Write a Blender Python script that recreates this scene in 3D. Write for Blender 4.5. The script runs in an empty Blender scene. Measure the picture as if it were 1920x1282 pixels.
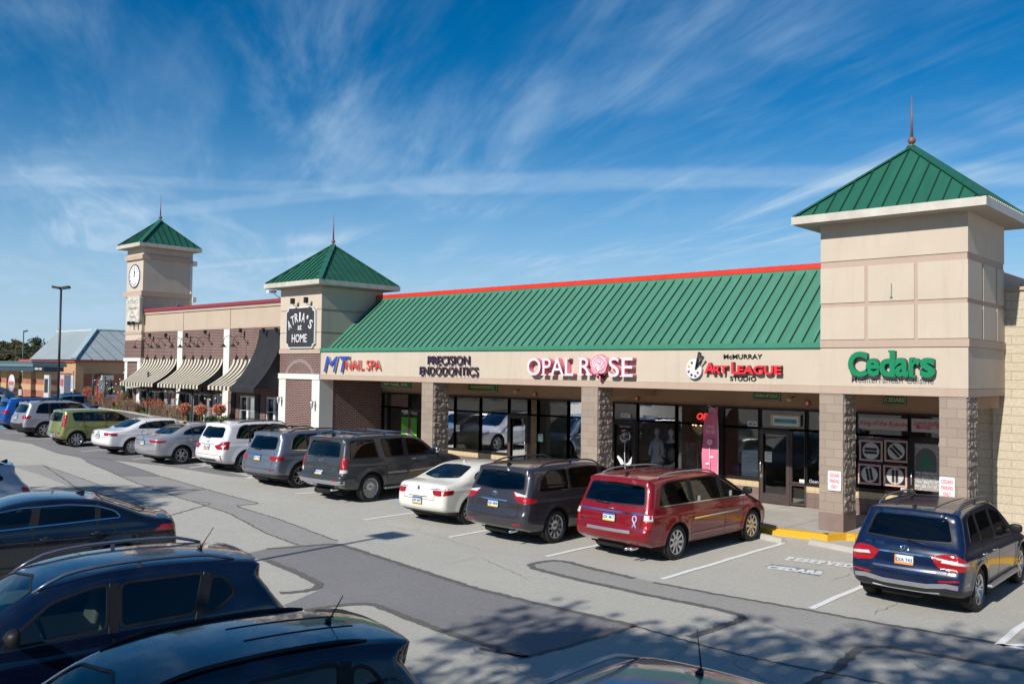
import bpy, bmesh, math, random
import numpy as np
from mathutils import Vector, Matrix, noise as mnoise
R = math.radians
sc = bpy.context.scene
# ---------------------------------------------------------------- camera
CAM = dict(yaw=-0.743, pitch=0.0316, roll=0.0133, f=1685.0, D=20.24, H=3.727)
def _basis():
    v = CAM
    cy, sy = math.cos(v['yaw']), math.sin(v['yaw'])
    f = np.array([sy, cy, 0.]); r = np.array([cy, -sy, 0.]); u = np.array([0, 0, 1.])
    p = v['pitch']; f2 = f*math.cos(p)+u*math.sin(p); u2 = -f*math.sin(p)+u*math.cos(p)
    c, s = math.cos(v['roll']), math.sin(v['roll'])
    return r*c+u2*s, -r*s+u2*c, f2
CR, CU, CF = _basis()
CO = np.array([0, -CAM['D'], CAM['H']])
cam_d = bpy.data.cameras.new('camera'); cam = bpy.data.objects.new('camera', cam_d)
sc.collection.objects.link(cam); sc.camera = cam
cam_d.sensor_width = 36; cam_d.lens = 36*CAM['f']/1920; cam_d.clip_end = 6000; cam_d.clip_start = .1
M4 = Matrix(((CR[0], CU[0], -CF[0], CO[0]), (CR[1], CU[1], -CF[1], CO[1]), (CR[2], CU[2], -CF[2], CO[2]), (0, 0, 0, 1)))
cam.matrix_world = M4
# survey helpers: where a sight line meets a real plane of the place
def ray(px, py): return CF + CR*(px-960)/CAM['f'] + CU*(641-py)/CAM['f']
def atz(px, py, z=0): d = ray(px, py); return CO + d*(z-CO[2])/d[2]
def aty(px, py, y=0): d = ray(px, py); return CO + d*(y-CO[1])/d[1]
def atx(px, py, x=0): d = ray(px, py); return CO + d*(x-CO[0])/d[0]
# ---------------------------------------------------------------- sun, sky, exposure
SUN = Vector((.075, -1, .70)).normalized()          # towards the sun
SUN_EL = math.asin(SUN.z); SUN_ROT = math.atan2(SUN.x, SUN.y)
sd = bpy.data.lights.new('sun', 'SUN'); sun = bpy.data.objects.new('sun', sd); sc.collection.objects.link(sun)
sd.energy = 5.0; sd.angle = R(.5); sd.color = (1, .95, .87)
sun.rotation_euler = SUN.to_track_quat('Z', 'Y').to_euler(); sun.location = (0, -30, 40)
w = bpy.data.worlds.new('World'); sc.world = w; w.use_nodes = True
sc.view_settings.view_transform = 'Standard'; sc.view_settings.look = 'None'
sc.view_settings.gamma = 1; sc.view_settings.exposure = .17
SKY_STRENGTH = .074
def build_world():
    nt = w.node_tree; N = nt.nodes; L = nt.links; N.clear()
    def nd(t, **k):
        n = N.new(t)
        for a, b in k.items(): setattr(n, a, b)
        return n
    def mth(op, a, b=None, c=None, clamp=False):
        n = nd('ShaderNodeMath', operation=op); n.use_clamp = clamp
        for i, q in enumerate((a, b, c)):
            if q is None: continue
            if isinstance(q, (int, float)): n.inputs[i].default_value = q
            else: L.new(q, n.inputs[i])
        return n.outputs[0]
    out = nd('ShaderNodeOutputWorld'); bg = nd('ShaderNodeBackground'); L.new(bg.outputs[0], out.inputs[0])
    sky = nd('ShaderNodeTexSky', sky_type='NISHITA'); sky.sun_disc = False
    sky.sun_elevation = SUN_EL; sky.sun_rotation = SUN_ROT; sky.air_density = 1.0; sky.dust_density = .3; sky.ozone_density = 3.5; sky.altitude = 300
    hs = nd('ShaderNodeHueSaturation'); hs.inputs['Saturation'].default_value = 1.8; hs.inputs['Value'].default_value = 1.12
    L.new(sky.outputs[0], hs.inputs['Color'])
    tc = nd('ShaderNodeTexCoord'); sep = nd('ShaderNodeSeparateXYZ'); L.new(tc.outputs['Generated'], sep.inputs[0])
    z = mth('MAXIMUM', sep.outputs[2], .02)
    zz = mth('ADD', z, .05)
    px = mth('DIVIDE', sep.outputs[0], zz); py = mth('DIVIDE', sep.outputs[1], zz)
    cmb = nd('ShaderNodeCombineXYZ'); L.new(px, cmb.inputs[0]); L.new(py, cmb.inputs[1])
    def cloud(rot, scale, stretch, det, lo, hi, seed, warp=.6, rough=.6):
        mp = nd('ShaderNodeMapping'); mp.inputs['Rotation'].default_value = (0, 0, rot); L.new(cmb.outputs[0], mp.inputs[0])
        mp2 = nd('ShaderNodeMapping'); mp2.inputs['Scale'].default_value = (scale/stretch, scale, 1); mp2.inputs['Location'].default_value = (seed, seed*.37, seed)
        L.new(mp.outputs[0], mp2.inputs[0])
        nz = nd('ShaderNodeTexNoise'); nz.inputs['Scale'].default_value = 1; nz.inputs['Detail'].default_value = det; nz.inputs['Roughness'].default_value = rough
        nz.inputs['Distortion'].default_value = warp
        L.new(mp2.outputs[0], nz.inputs[0])
        mr = nd('ShaderNodeMapRange'); mr.interpolation_type = 'SMOOTHSTEP'; mr.inputs[1].default_value = lo; mr.inputs[2].default_value = hi
        L.new(nz.outputs[0], mr.inputs[0]); return mr.outputs[0]
    def ramp(src, a, b):
        mr = nd('ShaderNodeMapRange'); mr.interpolation_type = 'SMOOTHSTEP'; mr.inputs[1].default_value = a; mr.inputs[2].default_value = b
        L.new(src, mr.inputs[0]); return mr.outputs[0]
    def ang(x_): d = ray(x_, 685); return -math.atan2(d[1], d[0])
    A = cloud(ang(420), 2.0, 5, 8, .42, .84, 3.1, 1.1, .62)         # fine cirrus streaks
    B = cloud(ang(460), 1.1, 2.4, 7, .45, .80, 7.7, 1.4)          # broader veils
    G = cloud(0, .7, 1, 3, .38, .62, 1.3, .4)                 # where veils gather
    C = cloud(ang(200), 4.0, 6, 8, .46, .78, 12.3, .6)
    a = mth('MULTIPLY', A, mth('MULTIPLY_ADD', G, .62, .08)); b = mth('MULTIPLY', B, .24)
    s = mth('ADD', a, b); s = mth('ADD', s, mth('MULTIPLY', mth('MULTIPLY', C, G), .16))
    low = mth('SUBTRACT', 1, ramp(sep.outputs[2], .05, .38))   # more veil towards the horizon
    s = mth('MULTIPLY', s, mth('MULTIPLY_ADD', low, .7, .62))
    s = mth('ADD', s, mth('MULTIPLY', mth('MULTIPLY', low, low), .72))
    # condensation trail: a straight line on the cloud layer
    def trail(p0, p1, width, strength, seed, fade=(.3, .3)):
        d0, d1 = ray(*p0), ray(*p1); q0 = d0/np.linalg.norm(d0); q1 = d1/np.linalg.norm(d1)
        q0 = q0[:2]/(q0[2]+.05); q1 = q1[:2]/(q1[2]+.05)
        t = (q1-q0)/np.linalg.norm(q1-q0); n = np.array([-t[1], t[0]]); c = float(n@q0)
        if n@q0 < 0: n = -n; c = -c
        dv = mth('SUBTRACT', mth('ADD', mth('MULTIPLY', px, float(n[0])), mth('MULTIPLY', py, float(n[1]))), c)
        nz = nd('ShaderNodeTexNoise'); nz.inputs['Scale'].default_value = 2.2; nz.inputs['Detail'].default_value = 6; nz.inputs['Roughness'].default_value = .65
        mp = nd('ShaderNodeMapping'); mp.inputs['Location'].default_value = (seed, 0, 0); L.new(cmb.outputs[0], mp.inputs[0]); L.new(mp.outputs[0], nz.inputs[0])
        dv2 = mth('ADD', dv, mth('MULTIPLY', mth('SUBTRACT', nz.outputs[0], .5), width*1.0))
        e = mth('SUBTRACT', 1, ramp(mth('ABSOLUTE', dv2), width*.35, width), clamp=True)
        u = mth('ADD', mth('MULTIPLY', px, float(t[0])), mth('MULTIPLY', py, float(t[1]))); ua, ub = float(t@q0), float(t@q1); L_ = ub-ua
        e = mth('MULTIPLY', e, mth('MULTIPLY', ramp(u, ua-fade[0]*L_, ua), mth('SUBTRACT', 1, ramp(u, ub, ub+fade[1]*L_))))
        return mth('MULTIPLY', mth('MULTIPLY', e, strength), mth('MULTIPLY_ADD', nz.outputs[0], 1.2, .1))
    s = mth('ADD', s, trail((760, 350), (1750, 330), .24, .30, 2, (.05, .8)))
    s = mth('ADD', s, trail((0, 338), (620, 352), .14, .14, 8, (.4, .2)))
    s = mth('ADD', s, trail((300, 396), (740, 352), .15, .20, 4, (.6, .05)))
    s = mth('ADD', s, trail((360, 502), (560, 484), .10, .25, 5, (.3, .25)))
    s = mth('MINIMUM', mth('MAXIMUM', s, 0), .92)
    mix = nd('ShaderNodeMix', data_type='RGBA'); L.new(s, mix.inputs[0]); L.new(hs.outputs[0], mix.inputs[6])
    mix.inputs[7].default_value = (5.4, 7.6, 10.0, 1)
    L.new(mix.outputs[2], bg.inputs[0]); bg.inputs[1].default_value = SKY_STRENGTH
build_world()
# ---------------------------------------------------------------- helpers
COL = sc.collection
def tag(o, label=None, cat=None, group=None, kind=None):
    if label: o['label'] = label
    if cat: o['category'] = cat
    if group: o['group'] = group
    if kind: o['kind'] = kind
    return o
def empty(name, loc=(0, 0, 0), rz=0, label=None, cat=None, group=None, kind=None):
    o = bpy.data.objects.new(name, None); COL.objects.link(o); o.location = loc; o.rotation_euler = (0, 0, rz)
    o.empty_display_size = .2
    return tag(o, label, cat, group, kind)
def copy_tree(o, parent=None):
    c = o.copy(); COL.objects.link(c); c.parent = parent
    for ch in list(o.children): copy_tree(ch, c)
    return c
class MB:
    """collects faces; built as one mesh object"""
    def __init__(s): s.v = []; s.f = []; s.mi = []; s.sm = []; s.m = 0
    def add(s, vs, fs, smooth=False):
        b = len(s.v); s.v += [tuple(map(float, v)) for v in vs]
        for f in fs: s.f.append([b+i for i in f]); s.mi.append(s.m); s.sm.append(smooth)
        return s
    def box(s, x0, x1, y0, y1, z0, z1, bev=0):
        if bev > 0:
            bm = bmesh.new(); bmesh.ops.create_cube(bm, size=1)
            for v in bm.verts: v.co = Vector(((x0+x1)/2+v.co.x*(x1-x0), (y0+y1)/2+v.co.y*(y1-y0), (z0+z1)/2+v.co.z*(z1-z0)))
            bmesh.ops.bevel(bm, geom=list(bm.edges), offset=bev, segments=2, affect='EDGES', profile=.6)
            bm.verts.index_update(); s.add([v.co for v in bm.verts], [[v.index for v in f.verts] for f in bm.faces]); bm.free(); return s
        v = [(x0,y0,z0),(x1,y0,z0),(x1,y1,z0),(x0,y1,z0),(x0,y0,z1),(x1,y0,z1),(x1,y1,z1),(x0,y1,z1)]
        return s.add(v, [(3,2,1,0),(4,5,6,7),(0,1,5,4),(1,2,6,5),(2,3,7,6),(3,0,4,7)])
    def quad(s, *p): return s.add(p, [tuple(range(len(p)))])
    def bar(s, a, b, w, d=None, up=(0,0,1)):
        d = d or w; a = Vector(a); b = Vector(b); t = (b-a).normalized(); u = Vector(up)
        if abs(t.dot(u)) > .95: u = Vector((0,1,0))
        x = t.cross(u).normalized()*w/2; y = x.cross(t).normalized()*d/2
        v = [a-x-y, a+x-y, a+x+y, a-x+y, b-x-y, b+x-y, b+x+y, b-x+y]
        return s.add(v, [(3,2,1,0),(4,5,6,7),(0,1,5,4),(1,2,6,5),(2,3,7,6),(3,0,4,7)])
    def tube(s, pts, r, n=8, caps=True):
        pts = [Vector(p) for p in pts]; rr = r if isinstance(r, (list, tuple)) else [r]*len(pts)
        vs = []; fs = []; up = None
        for i, p in enumerate(pts):
            t = (pts[min(i+1, len(pts)-1)]-pts[max(i-1, 0)]).normalized()
            if up is None: up = Vector((0,0,1)) if abs(t.z) < .9 else Vector((1,0,0))
            x = t.cross(up).normalized(); up = x.cross(t).normalized()
            for k in range(n):
                a = 2*math.pi*k/n; vs.append(p+(x*math.cos(a)+up*math.sin(a))*rr[i])
        for i in range(len(pts)-1):
            for k in range(n): fs.append((i*n+k, i*n+(k+1)%n, (i+1)*n+(k+1)%n, (i+1)*n+k))
        if caps: fs.append(tuple(range(n-1, -1, -1))); fs.append(tuple((len(pts)-1)*n+k for k in range(n)))
        return s.add(vs, fs, True)
    def lathe(s, prof, n=24, c=(0,0,0), axis='z', closed=False):
        vs = []; fs = []
        for r, h in prof:
            for k in range(n):
                a = 2*math.pi*k/n; x, y = r*math.cos(a), r*math.sin(a)
                p = (x, y, h) if axis == 'z' else (x, h, y)
                vs.append((c[0]+p[0], c[1]+p[1], c[2]+p[2]))
        m = len(prof)
        for i in range(m if closed else m-1):
            j = (i+1) % m
            for k in range(n):
                f = (i*n+k, i*n+(k+1)%n, j*n+(k+1)%n, j*n+k); fs.append(f if axis == 'z' else f[::-1])
        return s.add(vs, fs, True)
    def ball(s, c, r, n=12, sq=(1,1,1)):
        prof = [(max(1e-4, math.sin(math.pi*i/n)), -math.cos(math.pi*i/n)) for i in range(n+1)]
        vs = []; fs = []
        for pr, h in prof:
            for k in range(n): a = 2*math.pi*k/n; vs.append((c[0]+pr*math.cos(a)*r*sq[0], c[1]+pr*math.sin(a)*r*sq[1], c[2]+h*r*sq[2]))
        for i in range(n):
            for k in range(n): fs.append((i*n+k, i*n+(k+1)%n, (i+1)*n+(k+1)%n, (i+1)*n+k))
        return s.add(vs, fs, True)
    def prism(s, poly, d0, d1, plane='xz'):
        """poly extruded from d0 to d1 along the third axis"""
        def P(a, b, d): return {'xz': (a, d, b), 'yz': (d, a, b), 'xy': (a, b, d)}[plane]
        n = len(poly); vs = [P(a, b, d0) for a, b in poly]+[P(a, b, d1) for a, b in poly]
        fs = [tuple(range(n)), tuple(range(2*n-1, n-1, -1))]
        for i in range(n): j = (i+1) % n; fs.append((i, i+n, j+n, j))
        return s.add(vs, fs)
    def build(s, name, mats, parent=None, auto=None):
        me = bpy.data.meshes.new(name); me.from_pydata(s.v, [], s.f)
        if not isinstance(mats, (list, tuple)): mats = [mats]
        for m in mats: me.materials.append(m)
        me.polygons.foreach_set('material_index', s.mi); me.polygons.foreach_set('use_smooth', s.sm)
        bm = bmesh.new(); bm.from_mesh(me); bmesh.ops.recalc_face_normals(bm, faces=bm.faces); bm.to_mesh(me); bm.free()
        me.update()
        o = bpy.data.objects.new(name, me); COL.objects.link(o); o.parent = parent
        return o
# ---------------------------------------------------------------- materials
MATS = {}
class NT:
    def __init__(s, name):
        s.m = bpy.data.materials.new(name); s.m.use_nodes = True; s.nt = s.m.node_tree; s.N = s.nt.nodes; s.L = s.nt.links
        s.b = s.N['Principled BSDF']; s.out = s.N['Material Output']
        s.tc = None
    def n(s, t, ins=None, **k):
        q = s.N.new(t)
        for a, b in k.items(): setattr(q, a, b)
        for a, b in (ins or {}).items(): s.set(q.inputs[a], b)
        return q
    def set(s, sock, v):
        if hasattr(v, 'is_output'): s.L.new(v, sock)
        else:
            try: sock.default_value = v
            except Exception: sock.default_value = (*v, 1) if len(v) == 3 else v
    def obj(s):
        if s.tc is None: s.tc = s.n('ShaderNodeTexCoord')
        return s.tc.outputs['Object']
    def noise(s, scale, det=4, rough=.55, vec=None, dist=0):
        return s.n('ShaderNodeTexNoise', {'Vector': vec or s.obj(), 'Scale': scale, 'Detail': det, 'Roughness': rough, 'Distortion': dist}).outputs[0]
    def mr(s, src, a, b, c=0, d=1):
        return s.n('ShaderNodeMapRange', {0: src, 1: a, 2: b, 3: c, 4: d}).outputs[0]
    def mix(s, f, a, b, mode='MIX'):
        q = s.n('ShaderNodeMix', data_type='RGBA', blend_type=mode)
        s.set(q.inputs[0], f); s.set(q.inputs[6], a if hasattr(a, 'is_output') else (*a[:3], 1)); s.set(q.inputs[7], b if hasattr(b, 'is_output') else (*b[:3], 1))
        return q.outputs[2]
    def math(s, op, a, b=0):
        q = s.n('ShaderNodeMath', operation=op); s.set(q.inputs[0], a); s.set(q.inputs[1], b); return q.outputs[0]
    def bump(s, h, strength=.3, dist=.01, nrm=None):
        q = s.n('ShaderNodeBump', {'Height': h, 'Strength': strength, 'Distance': dist})
        if nrm is not None: s.L.new(nrm, q.inputs['Normal'])
        s.L.new(q.outputs[0], s.b.inputs['Normal']); return q.outputs[0]
    def P(s, **k):
        for a, b in k.items(): s.set(s.b.inputs[a.replace('_', ' ')], (*b, 1) if isinstance(b, tuple) and len(b) == 3 else b)
        return s.m
def plain(name, col, rough=.6, metal=0., var=.06, scale=3., bump=0, coat=0., spec=.5):
    if name in MATS: return MATS[name]
    t = NT(name); nz = t.noise(scale, 5)
    c = t.mix(t.mr(nz, .3, .7), tuple(x*(1-var*1.6) for x in col), tuple(min(1, x*(1+var)) for x in col))
    t.P(Base_Color=c, Roughness=rough, Metallic=metal, Coat_Weight=coat, Specular_IOR_Level=spec)
    if bump: t.bump(t.noise(scale*30, 3), bump, .004)
    MATS[name] = t.m; return t.m
def emis(name, col, strength=2):
    t = NT(name); t.P(Base_Color=col, Emission_Color=col, Emission_Strength=strength, Roughness=.4); return t.m
# ================================================================ vehicles
def chaikin(P, it=2, closed=True, q=.25):
    P = np.array(P, float)
    for _ in range(it):
        A = P; B = np.roll(P, -1, 0)
        Q = np.empty((2*len(P), 2)); Q[0::2] = A*(1-q)+B*q; Q[1::2] = A*q+B*(1-q)
        P = Q
    return P
def round_poly(P, r, n=4):
    P = np.array(P, float); P = P[np.linalg.norm(P-np.roll(P, 1, 0), axis=1) > 1e-5]; out = []
    for i in range(len(P)):
        a, b, c = P[i-1], P[i], P[(i+1) % len(P)]
        la, lc = np.linalg.norm(a-b), np.linalg.norm(c-b)
        t = min(r, la*.45, lc*.45); p0 = b+(a-b)/la*t; p1 = b+(c-b)/lc*t
        for k in range(n+1):
            s = k/n; out.append(p0*(1-s)**2+b*2*s*(1-s)+p1*s*s)
    return np.array(out)
def clip_poly(P, a, b):
    """keep the part of P left of the line a->b"""
    a = np.array(a, float); b = np.array(b, float); d = b-a; n = np.array([-d[1], d[0]]); out = []
    P = np.array(P, float)
    for i in range(len(P)):
        p, q = P[i], P[(i+1) % len(P)]; sp, sq = (p-a)@n, (q-a)@n
        if sp >= 0: out.append(p)
        if sp*sq < 0: out.append(p+(q-p)*sp/(sp-sq))
    return np.array(out)
def sdf_poly(P, V):
    P = np.ascontiguousarray(P, dtype=float); V = np.asarray(V, float); out = np.empty(len(P))
    A = V; E = np.roll(V, -1, 0)-V; ee = np.maximum((E*E).sum(1), 1e-12); B1 = np.roll(V, -1, 0)[:, 1]
    dy = np.where(np.abs(E[:, 1]) < 1e-12, 1e-12, E[:, 1]); sl = E[:, 0]/dy
    for i in range(0, len(P), 2048):
        X = P[i:i+2048, 0][:, None]-A[:, 0]; Y = P[i:i+2048, 1][:, None]-A[:, 1]
        t = X*(E[:, 0]/ee)+Y*(E[:, 1]/ee); np.clip(t, 0, 1, out=t)
        dx = X-t*E[:, 0]; dz = Y-t*E[:, 1]
        d2 = (dx*dx+dz*dz).min(1)
        yy = P[i:i+2048, 1][:, None]
        c = (A[:, 1] > yy) != (B1 > yy)
        ins = (c & (X < sl*Y)).sum(1) & 1
        out[i:i+2048] = np.where(ins, -1, 1)*np.sqrt(d2)
    return out
def smax(a, b, k):
    h = np.maximum(k-np.abs(a-b), 0)/k
    return np.maximum(a, b)+h*h*k*.25
def sstep(a, b, x):
    t = np.clip((x-a)/(b-a), 0, 1); return t*t*(3-2*t)
class Shape:
    def __init__(s, sp):
        s.sp = sp; s.L = sp['L']; s.W = sp['W']/2; s.sil = chaikin(chaikin(sp['sil'], 1)[::1], 1)
        s.zr, s.zf = sp['belt']; s.tum = math.tan(R(sp.get('tumble', 17))); s.k = sp.get('k', .11)
        s.r = sp['wheel_r']; s.xr = sp['ro']; s.xf = sp['ro']+sp['wb']; s.Ra = s.r*sp.get('arch', 1.17)
    def half(s, x, z):
        zb = s.zr+(s.zf-s.zr)*np.clip(x/s.L, 0, 1); t = z-zb
        w_ = s.W-.045*np.clip((zb-.30-z)/.45, 0, 1)**2*s.W/.95
        w_ = w_-.035*sstep(-.26, .02, t)
        w_ = w_-s.tum*(np.sqrt(t*t+.0006)+t)/2
        w_ = w_+.010*np.exp(-((t+.15)/.035)**2)*s.sp.get('crease', 1)
        w_ = w_-.012*sstep(.30, .22, np.abs(z-.42)*1.0)*0
        ar, af = s.sp.get('pr', (.9, .07)), s.sp.get('pf', (1.3, .13))
        w_ = w_*(1-ar[1]*np.clip((ar[0]-x)/ar[0], 0, 1)**2.4-af[1]*np.clip((x-(s.L-af[0]))/af[0], 0, 1)**2.4)
        for xw in (s.xr, s.xf):
            d = np.hypot(x-xw, z-s.r); w_ = w_+s.sp.get('flare', .02)*np.exp(-((d-s.Ra)/.09)**2)*(z < zb)
        return w_
    def F(s, P):
        x, y, z = P[:, 0], np.abs(P[:, 1]), P[:, 2]; yn = y/s.W
        br, bf = s.sp.get('bow', (.10, .30)); h = s.L/2; c = x-h
        xb = h+c+np.where(c < 0, -br*yn**2.2*np.clip(-c/h, 0, 1)**2, bf*yn**2.2*np.clip(c/h, 0, 1)**3)
        zc = z+s.sp.get('crown', .05)*yn**2*sstep(.55, .95, z)
        return smax(sdf_poly(np.stack([xb, zc], 1), s.sil), (y-s.half(x, z))*.96, s.k)
    def trace(s, o, d, t1=3.0, it=15):
        o = np.array(o, float); d = np.array(d, float); lo = np.zeros(len(o)); hi = np.full(len(o), t1)
        for _ in range(it):
            m = (lo+hi)/2; f = s.F(o+d*m[:, None]) < 0
            lo = np.where(f, m, lo); hi = np.where(f, hi, m)
        return o+d*((lo+hi)/2)[:, None]
    def N(s, P, e=.004):
        g = np.stack([s.F(P+np.eye(3)[i]*e)-s.F(P-np.eye(3)[i]*e) for i in range(3)], 1)
        return g/np.maximum(np.linalg.norm(g, axis=1, keepdims=True), 1e-9)
    def side(s, xz, sg):
        xz = np.asarray(xz, float); n = len(xz)
        o = np.stack([xz[:, 0], np.zeros(n), xz[:, 1]], 1); d = np.tile([0, sg, 0], (n, 1))
        return s.trace(o, d, s.W+.3)
    def end(s, yz, sg, x0=None):
        yz = np.asarray(yz, float); n = len(yz); x0 = x0 if x0 is not None else (1.2 if sg < 0 else s.L-1.4)
        o = np.stack([np.full(n, x0), yz[:, 0], yz[:, 1]], 1)
        return s.trace(o, np.tile([sg, 0, 0], (n, 1)), 2.6)
    def top(s, xy, z0=.7):
        xy = np.asarray(xy, float); n = len(xy)
        return s.trace(np.stack([xy[:, 0], xy[:, 1], np.full(n, z0)], 1), np.tile([0, 0, 1.], (n, 1)), 2)
    def shell(s, res):
        L, W, H = s.L, s.W, max(p[1] for p in s.sp['sil'])
        lo = np.array([-.5, -W-.45, -.25]); hi = np.array([L+.5, W+.45, H+.35])
        cl = np.array([.55, -W+.5, .55]); ch = np.array([L-.65, W-.5, .62])
        n = [max(4, int(round((hi[i]-lo[i])/res))) for i in range(3)]
        bm = bmesh.new(); key = {}
        ax = [np.linspace(lo[i], hi[i], n[i]+1) for i in range(3)]
        P = []; faces = []
        def vid(i, j, k):
            q = (i, j, k)
            if q not in key: key[q] = len(P); P.append((ax[0][i], ax[1][j], ax[2][k]))
            return key[q]
        for j in range(n[1]):
            for k in range(n[2]):
                faces.append((vid(0, j, k), vid(0, j, k+1), vid(0, j+1, k+1), vid(0, j+1, k)))
                faces.append((vid(n[0], j, k), vid(n[0], j+1, k), vid(n[0], j+1, k+1), vid(n[0], j, k+1)))
        for i in range(n[0]):
            for k in range(n[2]):
                faces.append((vid(i, 0, k), vid(i+1, 0, k), vid(i+1, 0, k+1), vid(i, 0, k+1)))
                faces.append((vid(i, n[1], k), vid(i, n[1], k+1), vid(i+1, n[1], k+1), vid(i+1, n[1], k)))
            for j in range(n[1]):
                faces.append((vid(i, j, n[2]), vid(i+1, j, n[2]), vid(i+1, j+1, n[2]), vid(i, j+1, n[2])))
                faces.append((vid(i, j, 0), vid(i, j+1, 0), vid(i+1, j+1, 0), vid(i+1, j, 0)))
        P = np.array(P); o = np.clip(P, cl, ch); d = P-o; ln = np.linalg.norm(d, axis=1, keepdims=True); d = d/ln
        Q = s.trace(o, d, 2.6)
        vs = [bm.verts.new(q) for q in Q]
        for f in faces: bm.faces.new([vs[i] for i in f])
        return bm
def cut_field(bm, fn, eps=.003):
    bm.verts.index_update(); bm.verts.ensure_lookup_table()
    P = np.array([v.co for v in bm.verts]); f = fn(P); f = np.where(np.abs(f) < eps, 0, f)
    if not ((f < 0).any() and (f > 0).any()): return
    val = {v: float(x) for v, x in zip(bm.verts, f)}
    for e in list(bm.edges):
        a, b = e.verts; fa, fb = val[a], val[b]
        if fa*fb < 0:
            _, nv = bmesh.utils.edge_split(e, a, fa/(fa-fb)); val[nv] = 0.0
    for fc in list(bm.faces):
        vs = fc.verts[:]; sg = [val[v] for v in vs]
        if min(sg) < 0 < max(sg):
            z = [v for v in vs if val[v] == 0.0]
            if len(z) == 2:
                try: bmesh.utils.face_split(fc, z[0], z[1])
                except ValueError: pass
            elif len(z) == 4:
                try:
                    nf, _ = bmesh.utils.face_split(fc, z[0], z[1])
                    if z[2] in nf.verts and z[3] in nf.verts: bmesh.utils.face_split(nf, z[2], z[3])
                    elif z[2] in fc.verts and z[3] in fc.verts: bmesh.utils.face_split(fc, z[2], z[3])
                except ValueError: pass
def ribbon(mb, sh, P, width, off=.003, closed=False, tall=None):
    """a thin raised strip following the body through surface points P"""
    P = np.asarray(P); n = len(P); N = sh.N(P)
    T = (np.roll(P, -1, 0)-np.roll(P, 1, 0)) if closed else np.gradient(P, axis=0)
    T /= np.maximum(np.linalg.norm(T, axis=1, keepdims=True), 1e-9)
    B = np.cross(N, T); B /= np.maximum(np.linalg.norm(B, axis=1, keepdims=True), 1e-9)
    vs = []; fs = []
    t = tall if tall is not None else off
    for i in range(n):
        vs += [P[i]-B[i]*width/2-N[i]*.004, P[i]-B[i]*width/2*.8+N[i]*t, P[i]+B[i]*width/2*.8+N[i]*t, P[i]+B[i]*width/2-N[i]*.004]
    for i in range(n if closed else n-1):
        j = (i+1) % n
        for k in range(3): fs.append((4*i+k, 4*j+k, 4*j+k+1, 4*i+k+1))
    mb.add(vs, fs, False)
def dens(P, step=.06, closed=False):
    P = np.array(P, float); out = []; m = len(P)
    for i in range(m if closed else m-1):
        a, b = P[i], P[(i+1) % m]; k = max(1, int(math.ceil(np.linalg.norm(b-a)/step)))
        for j in range(k): out.append(a+(b-a)*j/k)
    if not closed: out.append(P[-1])
    return np.array(out)
# ---- car materials
def paint_mat(name, col, metal=.0, rough=.32, coat=1.0, flake=.0):
    if name in MATS: return MATS[name]
    t = NT(name); nz = t.noise(2.2, 4); n2 = t.noise(900, 1)
    c = t.mix(t.mr(nz, .35, .7), col, tuple(min(1, x*.93+.004) for x in col))
    if flake: c = t.mix(t.mr(n2, .62, .75, 0, flake), c, tuple(min(1, x*1.8+.05) for x in col))
    t.P(Base_Color=c, Metallic=metal, Roughness=t.mr(t.noise(9, 4), .3, .7, rough*.9, rough*1.15), Coat_Weight=coat, Coat_Roughness=t.mr(t.noise(5, 5), .35, .75, .02, .07), Coat_IOR=1.5, Specular_IOR_Level=.3)
    b = t.n('ShaderNodeBump', {'Height': t.noise(14, 2), 'Strength': .06, 'Distance': .01}); t.L.new(b.outputs[0], t.b.inputs['Coat Normal'])
    MATS[name] = t.m; return t.m
def glass_mat(name, tint, rough=.01, gloss=1.0):
    if name in MATS: return MATS[name]
    t = NT(name); N, L = t.N, t.L
    tr = t.n('ShaderNodeBsdfTransparent', {0: (*tint, 1)}); gl = t.n('ShaderNodeBsdfGlossy', {0: (gloss, gloss, gloss, 1), 'Roughness': rough})
    b = t.n('ShaderNodeBump', {'Height': t.noise(2.2, 2), 'Strength': .05, 'Distance': .02}); L.new(b.outputs[0], gl.inputs['Normal'])
    fr = t.n('ShaderNodeFresnel', {0: 1.5}); mx = t.n('ShaderNodeMixShader')
    f = t.n('ShaderNodeMath', operation='ADD', use_clamp=True); L.new(fr.outputs[0], f.inputs[0]); f.inputs[1].default_value = .01
    L.new(f.outputs[0], mx.inputs[0]); L.new(tr.outputs[0], mx.inputs[1]); L.new(gl.outputs[0], mx.inputs[2]); L.new(mx.outputs[0], t.out.inputs[0])
    MATS[name] = t.m; return t.m
def lens_mat(name, col, dark):
    # moulded lens: fine ribs and darker reflector cells
    if name in MATS: return MATS[name]
    t = NT(name); wv = t.n('ShaderNodeTexWave', {'Vector': t.obj(), 'Scale': 22., 'Distortion': .6, 'Detail': 1.}, bands_direction='Z')
    t.P(Base_Color=t.mix(t.mr(wv.outputs[0], .2, .8), dark, col), Roughness=.12, Coat_Weight=1.0, Coat_Roughness=.02, Emission_Color=col, Emission_Strength=0.0)
    t.bump(wv.outputs[0], .25, .01)
    MATS[name] = t.m; return t.m
M_TYRE = plain('rubber tyre', (.022, .022, .024), .85, var=.2, scale=20)
M_BLACK = plain('black plastic', (.018, .018, .02), .45, var=.15)
M_TRIM = plain('dark trim', (.010, .010, .012), .5, spec=.3)
M_UNDER = plain('dark underbody', (.008, .008, .008), .95)
M_CHROME = plain('chrome', (.78, .79, .81), .12, 1.0, var=.03)
M_ALLOY = plain('silver alloy', (.62, .63, .65), .28, .85, var=.05, coat=.3)
M_RIMDARK = plain('dark alloy', (.055, .057, .06), .35, .6)
M_SILVER = plain('silver plastic', (.38, .39, .41), .35, .6)
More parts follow.
